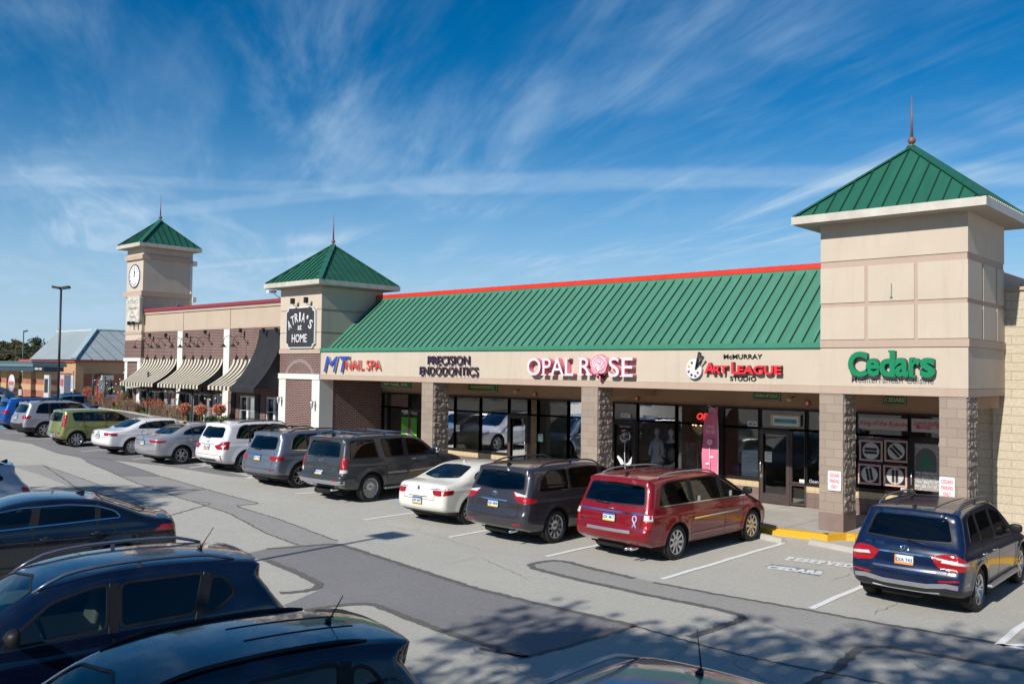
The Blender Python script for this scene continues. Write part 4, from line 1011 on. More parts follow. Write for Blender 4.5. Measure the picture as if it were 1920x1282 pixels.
def door(x0, x1, hinge=1, fm=BRONZE2, z1=TR-.04, handle=True):
    go = pane(x0+.09, x1-.09, .42, z1-.10, .02, 'shop_door', fm)
    f = MB(); w_ = .10
    f.box(x0, x0+w_, YS-.05, YS+.04, .16, z1); f.box(x1-w_, x1, YS-.05, YS+.04, .16, z1); f.box(x0+w_, x1-w_, YS-.048, YS+.038, .17, .42); f.box(x0+w_, x1-w_, YS-.048, YS+.038, z1-.10, z1-.002)
    f.build('door_leaf', fm, go)
    h = MB(); hx = x0+.05 if hinge > 0 else x1-.05; h.tube([(hx, YS-.05, 1.02), (hx, YS-.11, 1.04), (hx, YS-.11, 1.32), (hx, YS-.05, 1.34)], .014, 8); h.box(hx-.03, hx+.03, YS-.056, YS-.05, .86, .94); h.build('handle', M_ALLOY, go)
    return go
def knee(x0, x1):
    m = MB(); m.box(x0, x1, YS-.02, YS+.10, .57, .745); m.m = 1; m.box(x0, x1, YS-.016, YS+.10, .15, .568); m.m = 2; m.box(x0-.01, x1+.01, YS-.05, YS+.10, .746, .775); sb(m, 'knee_wall', [KNEE_T, KNEE_B, BRONZE])
xs = {}
# nail spa
for a, b in ((-28.9, -28.02), (-28.0+.02, -26.78)): pane(a, b, TR, HB-.03); pane(a, b, .2, TR)
pane(-26.76, -25.6, TR, HB-.03); door(-26.74, -25.62); pane(-25.6, -24.8, .2, HB-.03)
# dental office
for a, b in ((-24.78, -24.18), (-24.18, -22.86), (-22.86, -21.46)): pane(a, b, TR, HB-.03); pane(a, b, .80, TR); knee(a, b)
pane(-21.46, -20.52, TR, HB-.03); door(-21.44, -20.54, -1)
for a, b in ((-20.52, -20.1), (-20.1, -18.78), (-18.78, -17.3)): pane(a, b, TR, HB-.03); pane(a, b, .25, TR)
# boutique
pane(-16.98, -16.02, TR, HB-.03); door(-16.96, -16.04, 1, BRONZE)
for a, b in ((-16.02, -14.62), (-14.62, -13.2)): pane(a, b, TR+.02, HB-.03); pane(a, b, .25, TR+.02)
# art league
pane(-13.05, -11.92, TR, HB-.03); pane(-13.05, -11.92, .80, TR); knee(-13.05, -11.92)
pane(-11.9, -10.56, TR, HB-.03, fm=BRONZE); door(-11.88, -11.0, 1); pane(-10.98, -10.56, .78, TR, fm=BRONZE2); pane(-10.98, -10.56, .22, .74, fm=BRONZE2)
pane(-10.54, -9.7, TR, HB-.03); pane(-10.54, -9.7, .80, TR); knee(-10.54, -9.25)
# restaurant take away
pane(-9.22, -7.88, TR-.02, HB-.03); pane(-9.22, -7.88, .80, TR-.02); knee(-9.22, -7.88); pane(-7.86, -6.95, TR-.02, HB-.03); door(-7.84, -6.97, 1, BRONZE)
m = MB(); m.box(-6.94, -5.93, 2.90, 3.3, .15, 3.35); sb(m, 'shop_wall', CMU_Y)
m = MB(); m.box(-17.28, -17.0, 2.99, 3.14, .15, 2.78); m.box(-13.18, -13.07, 2.985, 3.14, .15, 2.775); m.box(-9.68, -9.26, 2.992, 3.14, .8, 2.775); m.box(-28.45, -28.93, 2.99, 3.14, .15, 2.775); sb(m, 'mullion', BRONZE)
m = MB(); m.box(X0+.01, -4.9, 3.14, 3.2, 2.72, 2.84); m.box(X0+.01, -5.0, 8.9, 9.0, 0, 3.4); sb(m, 'shop_wall', I_DARK)
m = MB(); m.box(X0+.01, -5.0, 3.16, 8.9, .10, .16); m.m = 1; m.box(X0+.01, -5.0, 3.16, 8.9, 3.0, 3.1); m.m = 2
for x in (-28.4, -24.8, -17.15, -13.12, -9.45, -5.1): m.box(x-.06, x+.06, 3.17, 8.9, .16, 3.0)
sb(m, 'interior', [I_FLOOR, I_CEIL, I_DARK])
m = MB(); m.box(X0-4, XT-.1, 3.2, 14, 3.4, 6.2); sb(m, 'upper_block', S_BAND)
# ================================================================ block building at the right edge
blk = empty('block_building', (-1, 3, 0), 0, 'plain cream split face block building at right edge of the shop row', 'building')
m = MB(); m.box(-5.92, -5.05, 2.78, 16, .0, 5.72); inv(m.build('block_wall', CMU_Y, blk), blk)
m = MB(); m.box(-5.75, -5.0, 2.72, 3.0, 5.722, 5.80); inv(m.build('coping', S_BAND, blk), blk)
m = MB(); m.box(-5.04, 14, 5.2, 9, .0, 3.3); inv(m.build('unseen_dark_wall', BRONZE, blk), blk)  # unseen wall, added dark so the car sides mirror less brightness
m = MB(); m.box(-5.04, 14, 2.3, 9, 3.31, 4.5); inv(m.build('unseen_canopy', S_LIGHT, blk), blk)  # unseen canopy, added to keep the wall beneath it in shade
m = MB(); m.box(-5.2, -4.95, 2.9, 3.1, 5.80, 5.93); m.box(-5.35, -5.15, 2.85, 3.0, 5.8, 5.86); inv(m.build('roof_floodlight', LAMP, blk), blk)
# ================================================================ restaurant
rest = empty('restaurant_building', (-38, 2, 0), 0, 'brick and peach stucco restaurant with striped awnings between two green topped towers', 'restaurant building')
def rb(m, name, mat): return inv(m.build(name, mat, rest), rest)
YW = .12; AX0, AX1 = -31.20, -28.447; CX0, CX1 = -45.10, -43.32
m = MB(); m.box(CX1, AX0, YW, 9, 5.42, 6.22); rb(m, 'parapet', S_PEACH)
m = MB(); m.box(CX1, AX0, YW-.05, YW+.4, 6.225, 6.36); rb(m, 'parapet_cap', S_BAND)
m = MB(); m.box(CX1-.02, AX0+.0, YW-.12, YW+.45, 6.363, 6.50); rb(m, 'coping', R_COPE)
m = MB(); m.box(CX1, AX0, YW, YW+.35, 2.52, 5.36); rb(m, 'brick_wall', BRICK)
m = MB(); m.box(CX1, AX0, YW-.02, YW+.3, 5.362, 5.416); rb(m, 'stucco_edge', S_BAND)
for x in (-39.85, -35.7): rb(MB().box(x, x+.47, YW-.05, YW-.003, 0, 5.35), 'pilaster', S_CREAM)
m = MB(); 
for x in (-39.4, -35.25): m.box(x-.012, x+.012, YW-.012, YW-.001, 5.42, 6.22)
rb(m, 'stucco_joint', plain('joint brown', (.2, .14, .1), .9))
# lower wall: piers between glazed openings
opens = [(-42.9, -40.1), (-39.2, -38.3), (-38.0, -36.9), (-36.7, -35.85), (-34.42, -33.22), (-32.38, -31.22)]
m = MB(); xx = CX1
for a, b in opens+[(AX0, AX0)]:
    if a > xx: rb(MB().box(xx, a, YW+.002, YW+.35, 0, 2.518), 'brick_pier', BRICK)
    xx = b
for i, (a, b) in enumerate(opens):
    g = MB(); g.add([(a, YW+.12, .2), (b, YW+.12, .2), (b, YW+.12, 2.515), (a, YW+.12, 2.515)], [(0, 1, 2, 3)]); go = rb(g, 'french_door' if i > 2 else 'patio_window', SHOPGLASS)
    f = MB(); n = 2 if b-a < 2 else 4; wf = .07
    for k in range(n+1): x = a+(b-a)*k/n; f.box(x-(wf if 0 < k < n else wf/2), x+(wf if 0 < k < n else wf/2), YW+.05, YW+.15, .2, 2.515)
    for z in (.25, .82, 1.36, 1.90, 2.47): f.box(a, b, YW+.052, YW+.148, z-(.035 if z in (.25, 2.47) else .014), z+(.035 if z in (.25, 2.47) else .014))
    f.build('frame', WHITE, go)
m = MB(); m.box(CX1, AX0, .6, 7, .02, .1); m.box(CX1, AX0, 6.9, 7, 0, 3); m.box(CX1, AX0, .6, 7, 2.9, 3); rb(m, 'interior', I_DARK)
for x in (-34.85, -32.95):                                       # louvred shutters beside the doors
    s_ = MB(); s_.box(x-.17, x+.17, YW-.035, YW-.001, 1.55, 2.6)
    for k in range(22): s_.box(x-.14, x+.14, YW-.05, YW-.036, 1.60+k*.044, 1.625+k*.044)
    rb(s_, 'shutter', LAMP)
# tower of the restaurant
m = MB(); m.box(AX0, AX1, 0, 2.95, 4.44, 6.86); rb(m, 'tower', S_BAND)
m = MB()
for za, zb in ((4.45, 5.06), (5.10, 5.92), (5.98, 6.84)): m.box(AX0, AX1+.02, -.02, -.0005, za, zb); m.box(AX1+.0005, AX1+.02, 0, 2.95, za, zb-.03)
rb(m, 'tower_panel', S_LIGHT)
m = MB(); m.box(AX0, AX1-.001, 0, .5, 3.49, 4.27); rb(m, 'tower_brick', BRICK)
m = MB(); m.box(AX0-.03, AX1+.0, -.04, .5, 4.272, 4.438); rb(m, 'tower_band', S_BAND)
m = MB(); m.box(AX0-.06, AX1+.0, -.06, .55, 3.28, 3.487); rb(m, 'tower_band', S_CREAM)
rb(MB().box(AX0, AX0+.48, -.03, .55, .1, 3.278), 'pilaster', S_CREAM); rb(MB().box(AX1-.5, AX1-.002, -.03, .60, .1, 3.278), 'pilaster', S_CREAM)
m = MB(); m.box(AX0+.48, AX1-.5, .0, .4, .1, 3.278); rb(m, 'tower_brick', BRICK); rb(MB().box(AX1-.25, AX1-.01, .60, 3.0, .1, 3.30), 'tower_brick', BRICK)
m = MB(); m.box(AX0, AX1-.25, 2.9, 3.0, 0, 6.5); rb(m, 'tower', S_BAND)
m = MB(); n = 18; pts = []; cxm = (AX0+AX1)/2      # arch of dressed stone in the brick panel
for k in range(n+1): a = R(18)+(math.pi-R(36))*k/n; pts.append((math.cos(a), math.sin(a)))
vs = []; fs = []
for c_, s_ in pts: vs += [(cxm+c_*.86, -.012, 3.26+s_*.66), (cxm+c_*1.02, -.012, 3.26+s_*.80), (cxm+c_*.86, .01, 3.26+s_*.66), (cxm+c_*1.02, .01, 3.26+s_*.80)]
for k in range(n): fs += [(4*k, 4*k+1, 4*k+5, 4*k+4), (4*k+1, 4*k+3, 4*k+7, 4*k+5), (4*k, 4*k+4, 4*k+6, 4*k+2)]
m.add(vs, fs); rb(m, 'arch_trim', plain('arch stone', (.24, .185, .17), .85))
roofpyr(rest, AX0, AX1, 0, 2.95, 6.87, 8.70, .50, .30, ball=.08, rod=1.22)
m = MB(); m.box(AX0-.7, AX0-.35, -.25, .0, 6.72, 6.82); m.tube([(AX0-.4, -.1, 6.7), (AX0-.2, .1, 6.5)], .02, 6); rb(m, 'security_camera', WHITE)
# clock tower
CY0, CY1 = -.03, 2.45
m = MB(); m.box(CX0, CX1, CY0, CY1, 3.95, 9.56); rb(m, 'clock_tower', S_LIGHT)
rb(MB().box(CX0-.10, CX1+.10, CY0-.10, CY1+.02, 8.98, 9.20), 'tower_band', S_BAND); rb(MB().box(CX0-.12, CX1+.12, CY0-.12, CY1+.02, 7.15, 7.41), 'tower_band', S_BAND)
m = MB(); m.box(CX0-.03, CX1+.03, CY0-.03, .6, 5.28, 5.42); m.box(CX0+.5, CX0+.52, CY0-.008, CY0+.1, 5.4, 6.0); m.box(CX0-.005, CX1+.005, CY0-.005, .3, 5.9, 5.915); m.box(CX0+1.15, CX0+1.17, CY0-.008, CY0+.1, 5.4, 6.0); m.box(CX0-.02, CX1+.02, CY0-.02, .6, 4.96, 5.0); rb(m, 'tower_band', S_BAND)
rb(MB().box(CX0-.012, CX1+.012, CY0-.012, .5, 4.1, 4.958), 'tower_brick', BRICK); rb(MB().box(CX0+.3, CX1-.2, .02, .5, 0, 3.92), 'tower_brick', BRICK)
m = MB(); m.box(CX0-.05, CX1+.05, CY0-.05, .55, 3.93, 4.098); m.box(CX0, CX0+.3, CY0, .5, 0, 3.93); m.box(CX1-.35, CX1, CY0-.02, .5, 0, 3.93); rb(m, 'pilaster', S_CREAM)
roofpyr(rest, CX0, CX1, CY0, CY1, 9.565, 11.15, .40, .33, ball=.09, rod=1.3)
m = MB(); m.tube([(CX1+.02, CY1+.05, 9.5), (CX1+.02, CY1+.05, 6.5)], .05, 8); m.box(CX1-.05, CX1+.2, CY1+.05, CY1+.25, 8.85, 9.1); m.box(CX1-.05, CX1+.2, CY1+.05, CY1+.25, 7.0, 7.25); rb(m, 'downpipe', S_CREAM)
m = MB(); m.box(CX1+.001, CX1+.03, 1.7, 2.2, 6.62, 6.85); m.m = 1; m.box(CX1+.031, CX1+.033, 1.74, 2.16, 6.65, 6.82); rb(m, 'vent_grille', [WHITE, LAMP])
# clock: white face, dark ring, numerals and hands
clk = inv(MB().lathe([(.001, -.03), (.55, -.03), (.57, -.02), (.57, 0)], 36, c=(-44.21, CY0-.001, 8.17), axis='y').build('clock_face', POSTER, rest), rest)
m = MB(); m.lathe([(.535, 0), (.585, -.012), (.60, .03)], 36, c=(-44.21, CY0-.035, 8.17), axis='y')
for k in range(12):
    a = R(30*k); c_, s_ = math.sin(a), math.cos(a); p = Vector((-44.21+c_*.43, CY0-.036, 8.17+s_*.43)); m.bar(p-Vector((c_, 0, s_))*.055, p+Vector((c_, 0, s_))*.055, .035 if k % 3 else .06, .006)
m.build('numerals', M_INK, clk)
m = MB(); o_ = Vector((-44.21, CY0-.045, 8.17)); m.bar(o_, o_+Vector((-.03, 0, .38)), .04, .008); m.bar(o_, o_+Vector((.05, -.003, .26)), .055, .008); m.ball(tuple(o_), .05, 8, (1, .2, 1)); m.build('clock_hand', plain('clock hands', (.03, .09, .08), .4), clk)
# awnings
def awning(x0, x1, zt, zf, out, mat_stripes, bulge=.18, rev=.0):
    """curved fabric from the wall down to the front bar, with a short valance"""
    n = 12; stripes = [(x0, x1, 0)]
    m = MB()
    if mat_stripes:
        w_ = .155; k = int(round((x1-x0)/w_)); k += (k+1) % 2; stripes = [(x0+(x1-x0)*i/k, x0+(x1-x0)*(i+1)/k, i % 2) for i in range(k)]
    def prof(t):    # concave quarter sweep
        y_ = -out*(t**1.55); z_ = zt+(zf-zt)*(t**.82); return y_, z_
    ts = [i/n for i in range(n+1)]; P = [prof(t) for t in ts]; P = [(YW-.01+y_, z_) for y_, z_ in P]
    for a, b, mi in stripes:
        m.m = mi; vs = []; fs = []
        for (y_, z_) in P: vs += [(a, y_, z_), (b, y_, z_)]
        for i in range(n): fs.append((2*i, 2*i+1, 2*i+3, 2*i+2))
        m.add(vs, fs, True)
        yf, zf_ = P[-1]; m.add([(a, yf-.002, zf_), (b, yf-.002, zf_), (b, yf-.002, zf_-.17), (a, yf-.002, zf_-.17)], [(0, 1, 2, 3)])
    canopy = inv(m.build('awning', [plain('cream stripe fabric', (.52, .47, .37), .85), plain('black stripe fabric', (.035, .032, .03), .85)] if mat_stripes else [BLACKF], rest), rest)
    m = MB()
    for X in (x0+.003, x1-.003): m.add([(X, YW-.01, zf)]+[(X, y_, z_) for y_, z_ in P], [tuple(range(len(P)+1))])
    yf = P[-1][0]; m.m = 1; m.bar((x0, yf+.02, zf-.02), (x1, yf+.02, zf-.02), .03)
    m.build('awning_side', [BLACKF, LAMP], canopy)
    return canopy
awning(-43.3, -39.95, 4.05, 2.92, 1.15, True); awning(-39.45, -35.8, 4.05, 2.92, 1.15, True); awning(-34.95, -32.3, 4.05, 2.92, 1.15, True)
awning(-32.95, -31.22, 5.28, 2.88, 1.25, False)
# gooseneck lamps and small floods: things of their own
def goose(x, first=[None]):
    lab = 'black gooseneck lamp arching from the brick wall above a striped awning'
    if first[0] is None:
        t = empty('gooseneck_lamp', (x, YW, 4.72), 0, lab, 'wall lamp', 'gooseneck lamps above the awnings')
        m = MB(); m.tube([(0, 0, .0), (0, -.10, .05), (-.02, -.22, .24), (-.05, -.42, .33), (-.08, -.60, .24), (-.08, -.66, .05), (-.08, -.66, -.05)], .012, 6); m.lathe([(.06, 0), (.05, -.02), (.001, -.025)], 12, (0, 0, 0), 'y'); m.build('lamp_arm', LAMP, t)
        m = MB(); m.lathe([(.03, .07), (.05, .03), (.10, -.03), (.15, -.07), (.14, -.065), (.04, .02), (.001, .03)], 14, (-.08, -.66, -.10)); m.build('lamp_shade', LAMP, t); first[0] = t; return t
    c = copy_tree(first[0]); c.location = (x, YW, 4.72); return c
for i, px in enumerate((279, 294, 310, 324, 349, 365, 382, 398, 447, 465)):
    goose(float(aty(px, 652, YW)[0]))
for i, (px, py) in enumerate(((281, 630), (311, 630), (350, 630), (385, 624), (451, 621), (494, 621), (518, 620))):
    P = aty(px, py, YW-.2); m = MB(); m.tube([(0, .2, -.12), (0, .05, -.1), (0, 0, -.02)], .012, 6); m.box(-.05, .05, -.07, .05, -.05, .13, .015); m.m = 1; m.box(-.008, .008, .17, .2, -.3, .0)
    o = m.build('floodlight', [LAMP, LAMP]); o.location = tuple(P); tag(o, 'small black floodlight fixed high on the brick wall under the peach parapet', 'floodlight', 'floodlights on the restaurant wall')
for px, py in ((549, 567), (574, 565)):
    P = aty(px, py, -.28); m = MB(); m.tube([(0, .26, -.1), (0, .05, -.12), (0, 0, -.02)], .014, 6); m.box(-.07, .07, -.08, .06, -.06, .16, .015)
    o = m.build('floodlight', LAMP); o.location = tuple(P); tag(o, 'black floodlight above the black carved restaurant sign', 'floodlight', 'floodlights above the black sign')
for px, py in ((242, 607), (250, 607)):
    P = aty(px, py, -.3); m = MB(); m.tube([(0, .26, -.1), (0, .05, -.12), (0, 0, -.02)], .014, 6); m.box(-.06, .06, -.08, .06, -.06, .12, .015)
    o = m.build('floodlight', LAMP); o.location = tuple(P); tag(o, 'black floodlight below the pale sign on the clock tower', 'floodlight', 'floodlights below the pale sign')
def lantern(P, lab):
    t = empty('wall_lantern', P, 0, lab, 'wall lantern'); m = MB(); m.tube([(0, .0, .0), (0, -.08, .10), (0, -.16, .12)], .012, 6); m.box(-.04, .04, -.015, 0, -.22, .12, .005); m.lathe([(.001, .14), (.03, .12), (.07, .08), (.075, .06)], 8, (0, -.17, 0)); m.build('bracket', M_ALLOY, t)
    m = MB(); m.lathe([(.065, .06), (.045, -.12), (.02, -.16), (.001, -.18)], 8, (0, -.17, 0)); m.build('lamp_glass', plain('lantern glass', (.45, .45, .45), .15), t)
lantern((-30.95, -.03, 2.45), 'ornate silver wall lantern on the left white pilaster of brick tower'); lantern((-28.68, -.03, 2.35), 'ornate silver wall lantern on the right white pilaster of brick tower')
# ================================================================ signs
def letters(root, s_, x0, x1, z0, z1, y, mat, side=None, depth=.08, bold=.01, name='letter', italic=0, xs=None, spacing=1.0, fit=True):
    """one mesh per letter, standing off the wall, filling the box x0..x1, z0..z1"""
    cu = bpy.data.curves.new('t', 'FONT'); cu.body = s_; cu.size = 1; cu.offset = bold; cu.shear = italic; cu.space_character = spacing
    o = bpy.data.objects.new('t', cu); COL.objects.link(o); bpy.context.view_layer.update()
    bb = np.array([v[:] for v in o.bound_box]); w0, h0 = bb[:, 0], bb[:, 1]; sx = (x1-x0)/(w0.max()-w0.min()); sz = (z1-z0)/(h0.max()-h0.min()); ox, oz = w0.min(), h0.min()
    bpy.data.objects.remove(o); out = []
    px = 0.
    for i, ch in enumerate(s_):
        if ch == ' ': continue
        def width(q):
            c = bpy.data.curves.new('t', 'FONT'); c.body = q; c.size = 1; c.shear = italic; c.space_character = spacing; c.align_x = 'LEFT'; oo = bpy.data.objects.new('t', c); COL.objects.link(oo); bpy.context.view_layer.update()
            b = np.array([v[:] for v in oo.bound_box]); bpy.data.objects.remove(oo); return b[:, 0].max()
        off = width(s_[:i+1])-width(ch) if i else 0.
        c = bpy.data.curves.new(name, 'FONT'); c.body = ch; c.size = 1; c.offset = bold; c.shear = italic; c.extrude = depth/2; c.resolution_u = 4
        lo = bpy.data.objects.new('tmp', c); COL.objects.link(lo); bpy.context.view_layer.update()
        me = bpy.data.meshes.new_from_object(lo.evaluated_get(bpy.context.evaluated_depsgraph_get())); bpy.data.objects.remove(lo)
        me.materials.clear(); me.materials.append(mat); me.materials.append(side or mat)
        for v in me.vertices: x_, y_, z_ = v.co; v.co = (x0+(x_+off-ox)*sx, y-depth/2-z_, z0+(y_-oz)*sz)
        me.update()
        for p in me.polygons: p.material_index = 0 if p.normal.y < -.9 else 1
        # orientation flips with the axis swap
        lo = bpy.data.objects.new(name, me); COL.objects.link(lo); lo.parent = root; inv(lo, root); out.append(lo)
    return out
def sign_root(name, x, z, lab, cat='shop sign'): return empty(name, (x, -.02, z), 0, lab, cat)
def wz(px, py, y=-.02): p = aty(px, py, y); return float(p[0]), float(p[2])
BLUE_L = plain('blue letter face', (.02, .07, .42), .35); RED_L = plain('red letter face', (.72, .035, .03), .35); GREY_S = plain('silver letter side', (.42, .42, .43), .4, .5)
PURP = plain('dark purple letters', (.045, .020, .060), .45); PURPS = plain('dark letter return', (.012, .006, .016), .6); PINK = plain('pink letter side', (.72, .20, .27), .45); LILAC = plain('pale lilac letter face', (.70, .60, .66), .4); GRN = plain('green letter face', (.004, .20, .085), .35); BLK = plain('black letters', (.012, .012, .014), .4)
DGRN = plain('dark green letter side', (.004, .05, .03), .45); BRED = plain('bright red letter', (.80, .03, .045), .35); GREYL = plain('grey letters', (.10, .11, .14), .4)
r = sign_root('nail_spa_sign', -26.4, 3.9, 'blue and red MT NAIL SPA letters on the tan fascia'); a = wz(610, 668), wz(658, 698)
letters(r, 'MT', a[0][0], a[1][0], a[1][1], a[0][1], -.045, BLUE_L, GREY_S, .05, .0, italic=.25)
a = wz(650, 674), wz(716, 694); letters(r, 'NAIL SPA', a[0][0], a[1][0], a[1][1], a[0][1]-.02, -.03, RED_L, GREY_S, .05, .002)
r = sign_root('dental_office_sign', -21.4, 3.9, 'dark purple PRECISION ENDODONTICS letters in two rows on the fascia')
a = wz(799, 667, -.15), wz(877, 684, -.15); letters(r, 'PRECISION', a[0][0], a[1][0], a[1][1], a[0][1], -.04, PURP, PURPS, .05, .0)
a = wz(784, 687, -.15), wz(893, 705, -.15); letters(r, 'ENDODONTICS', a[0][0], a[1][0], a[1][1], a[0][1], -.04, PURP, PURPS, .05, .0)
r = sign_root('boutique_sign', -15.9, 3.9, 'pink and lilac OPAL ROSE letters with a round rose emblem')
def serif(ls, s_):        # small feet and caps on the roman capitals
    for o in ls:
        c = np.array([v.co[:] for v in o.data.vertices]); x0, x1, y0, z0, z1 = c[:, 0].min(), c[:, 0].max(), c[:, 1].min(), c[:, 2].min(), c[:, 2].max(); ch = s_.replace(' ', '')[ls.index(o)]
        w_ = x1-x0; e = .035; t_ = .035; feet = {'P': [(x0, z0), (x0, z1-t_)], 'A': [(x0-.02, z0), (x1-.12, z0)], 'L': [(x0, z1-t_)], 'R': [(x0, z0), (x0, z1-t_), (x1-.13, z0)], 'E': [(x0, z0), (x0, z1-t_)]}.get(ch, [])
        bm = bmesh.new(); bm.from_mesh(o.data)
        for fx, fz in feet:
            g = bmesh.ops.create_cube(bm, size=1)
            for v in g['verts']: v.co = Vector((fx+.045+v.co.x*.21, (y0+c[:, 1].max())/2+v.co.y*(c[:, 1].max()-y0-.006), fz+t_/2+v.co.z*t_))
            for v in g['verts']:
                for f in v.link_faces: f.material_index = 0 if f.normal.y < -.9 else 1
        bm.to_mesh(o.data); bm.free()
a = wz(988, 671, -.2), wz(1077, 705, -.2); ls = letters(r, 'OPAL', a[0][0], a[1][0]-.05, a[1][1], a[0][1], -.03, LILAC, PINK, .17, .006); serif(ls, 'OPAL')
a = wz(1086, 671, -.2), wz(1186, 707, -.2); full = (a[1][0]-a[0][0])
ls = letters(r, 'R', a[0][0], a[0][0]+full*.235, a[1][1]+.03, a[0][1]+.01, -.03, LILAC, PINK, .17, .006); serif(ls, 'R')
ls = letters(r, 'SE', a[0][0]+full*.56, a[1][0], a[1][1], a[0][1]+.02, -.03, LILAC, PINK, .17, .006); serif(ls, 'SE')
cx_, cz_ = a[0][0]+full*.375, (a[0][1]+a[1][1])/2+.08
m = MB(); n = 26; m.prism([(cx_+(.30+.02*math.sin(5*k*2*math.pi/n))*math.cos(k*2*math.pi/n), cz_+(.27+.018*math.sin(5*k*2*math.pi/n))*math.sin(k*2*math.pi/n)) for k in range(n)], -.20, -.03)
PKF = plain('pink rose face', (.78, .30, .37), .45); ro = inv(m.build('rose_emblem', [PKF], r), r)
m = MB()
for q, (rr_, a0, a1) in enumerate(((.06, 0, 300), (.12, 60, 250), (.13, 280, 400), (.19, 100, 230), (.20, 255, 350), (.23, 10, 80))):
    pts = [(cx_+rr_*math.cos(R(a0+(a1-a0)*k/10)), -.205, cz_+.02+rr_*.9*math.sin(R(a0+(a1-a0)*k/10))) for k in range(11)]; m.tube(pts, [.008+.016*math.sin(math.pi*k/10) for k in range(11)], 6)
m.tube([(cx_, -.205, cz_-.05), (cx_+.01, -.205, cz_-.25)], [.05, .02], 6); m.build('rose_petal_line', WHITE, ro)
m = MB(); m.prism([(cx_-.17, cz_-.22), (cx_-.02, cz_-.25), (cx_, cz_-.44), (cx_+.05, cz_-.44), (cx_+.04, cz_-.26), (cx_+.2, cz_-.2), (cx_+.1, cz_-.31), (cx_-.08, cz_-.33)], -.17, -.04); m.build('rose_stem', PINK, ro)
r = sign_root('art_league_sign', -11.0, 3.9, 'white painter palette with McMURRAY ART LEAGUE STUDIO lettering')
a = wz(1291, 673), wz(1317, 710); cx_, cz_ = (a[0][0]+a[1][0])/2, (a[0][1]+a[1][1])/2; rw_, rh_ = (a[1][0]-a[0][0])/2+.02, (a[0][1]-a[1][1])/2
n = 30; pts = []
for k in range(n): t_ = 2*math.pi*k/n; q = 1-.28*math.exp(-((t_-.55)/.28)**2); pts.append((cx_+rw_*q*math.cos(t_), cz_+rh_*q*math.sin(t_)))
m = MB(); m.prism(pts, -.10, -.03); pal = inv(m.build('palette', WHITE, r), r)
for (dx, dz, c_) in ((-.25, .62, (.0, .20, .08)), (-.62, .28, (.75, .45, .02)), (-.66, -.28, (.12, .05, .35)), (-.28, -.62, (.02, .02, .02)), (.22, -.72, (.03, .12, .4)), (.52, -.38, (.6, .02, .03))):
    m = MB(); m.lathe([(.001, -.012), (.032, -.012), (.034, 0)], 14, (cx_+rw_*dx, -.101, cz_+rh_*dz), 'y'); m.build('paint_dab', plain('dab%d' % int(100*dx), c_, .3), pal)
m = MB(); bx, bz = cx_+rw_*.25, cz_-rh_*.05
for q in ((.12, .44), (.17, .42), (.25, .30)): m.tube([(bx, -.13, bz), (bx+q[0]*.5, -.14, bz+q[1]*.5), (bx+q[0], -.14, bz+q[1])], [.012, .02, .03], 8)
inv(m.build('brushes', BLK, r), r)
a = wz(1357, 664), wz(1429, 672); letters(r, 'McMURRAY', a[0][0], a[1][0], a[1][1]-.005, a[0][1], -.012, BLK, None, .02, .006)
a = wz(1321, 681, -.12), wz(1349, 700, -.12); b_ = wz(1374, 680, -.12), wz(1465, 703, -.12)
x0 = a[0][0]; z0, z1 = b_[1][1]+.01, b_[0][1]; lw = b_[1][0]-x0; SH = plain('dark letter side', (.10, .015, .015), .5)
for s_, f0, f1, zz in (('A', 0, .145, z1), ('RT', .125, .315, z1-.07), ('L', .365, .45, z1+.02), ('EAGUE', .445, 1.0, z1-.06)): letters(r, s_, x0+lw*f0, x0+lw*f1, z0, zz, -.03, BRED, SH, .11, .03)
a = wz(1369, 705), wz(1418, 714); letters(r, 'STUDIO', a[0][0], a[1][0], a[1][1], a[0][1], -.012, BLK, None, .02, .006)
r = sign_root('restaurant_sign', -7.2, 3.9, 'green Cedars letters above grey Mediterranean Cuisine lettering')
a = wz(1590, 658, -.15), wz(1753, 708, -.15)
c0, c1 = a[0][0], a[1][0]; H_ = a[0][1]-a[1][1]; z0 = a[1][1]+.0
f_ = lambda s_, u0, u1, q0, q1: letters(r, s_, c0+(c1-c0)*u0, c0+(c1-c0)*u1, z0+H_*q0, z0+H_*q1, -.03, GRN, DGRN, .13, .035)
f_('C', 0, .235, 0, .98); f_('e', .215, .375, .02, .72); f_('d', .375, .555, .02, 1.0); f_('a', .555, .71, .02, .74); f_('r', .715, .84, .03, .72); f_('s', .835, 1.0, 0, .74)
m = MB()      # bracket serifs
for (u, q, w_) in ((.505, .97, .10), (.535, .03, .09), (.70, .03, .06), (.745, .03, .15), (.745, .70, .08)): X = c0+(c1-c0)*u; m.box(X-w_/2, X+w_/2, -.155, -.04, z0+H_*q-.015, z0+H_*q+.03)
inv(m.build('letter_serif', GRN, r), r)
a = wz(1597, 709), wz(1751, 719); letters(r, 'Mediterranean Cuisine', a[0][0], a[1][0], a[1][1]-.01, a[0][1]+.05, -.012, GREYL, plain('silver edge', (.3, .3, .33), .3, .6), .015, .002)
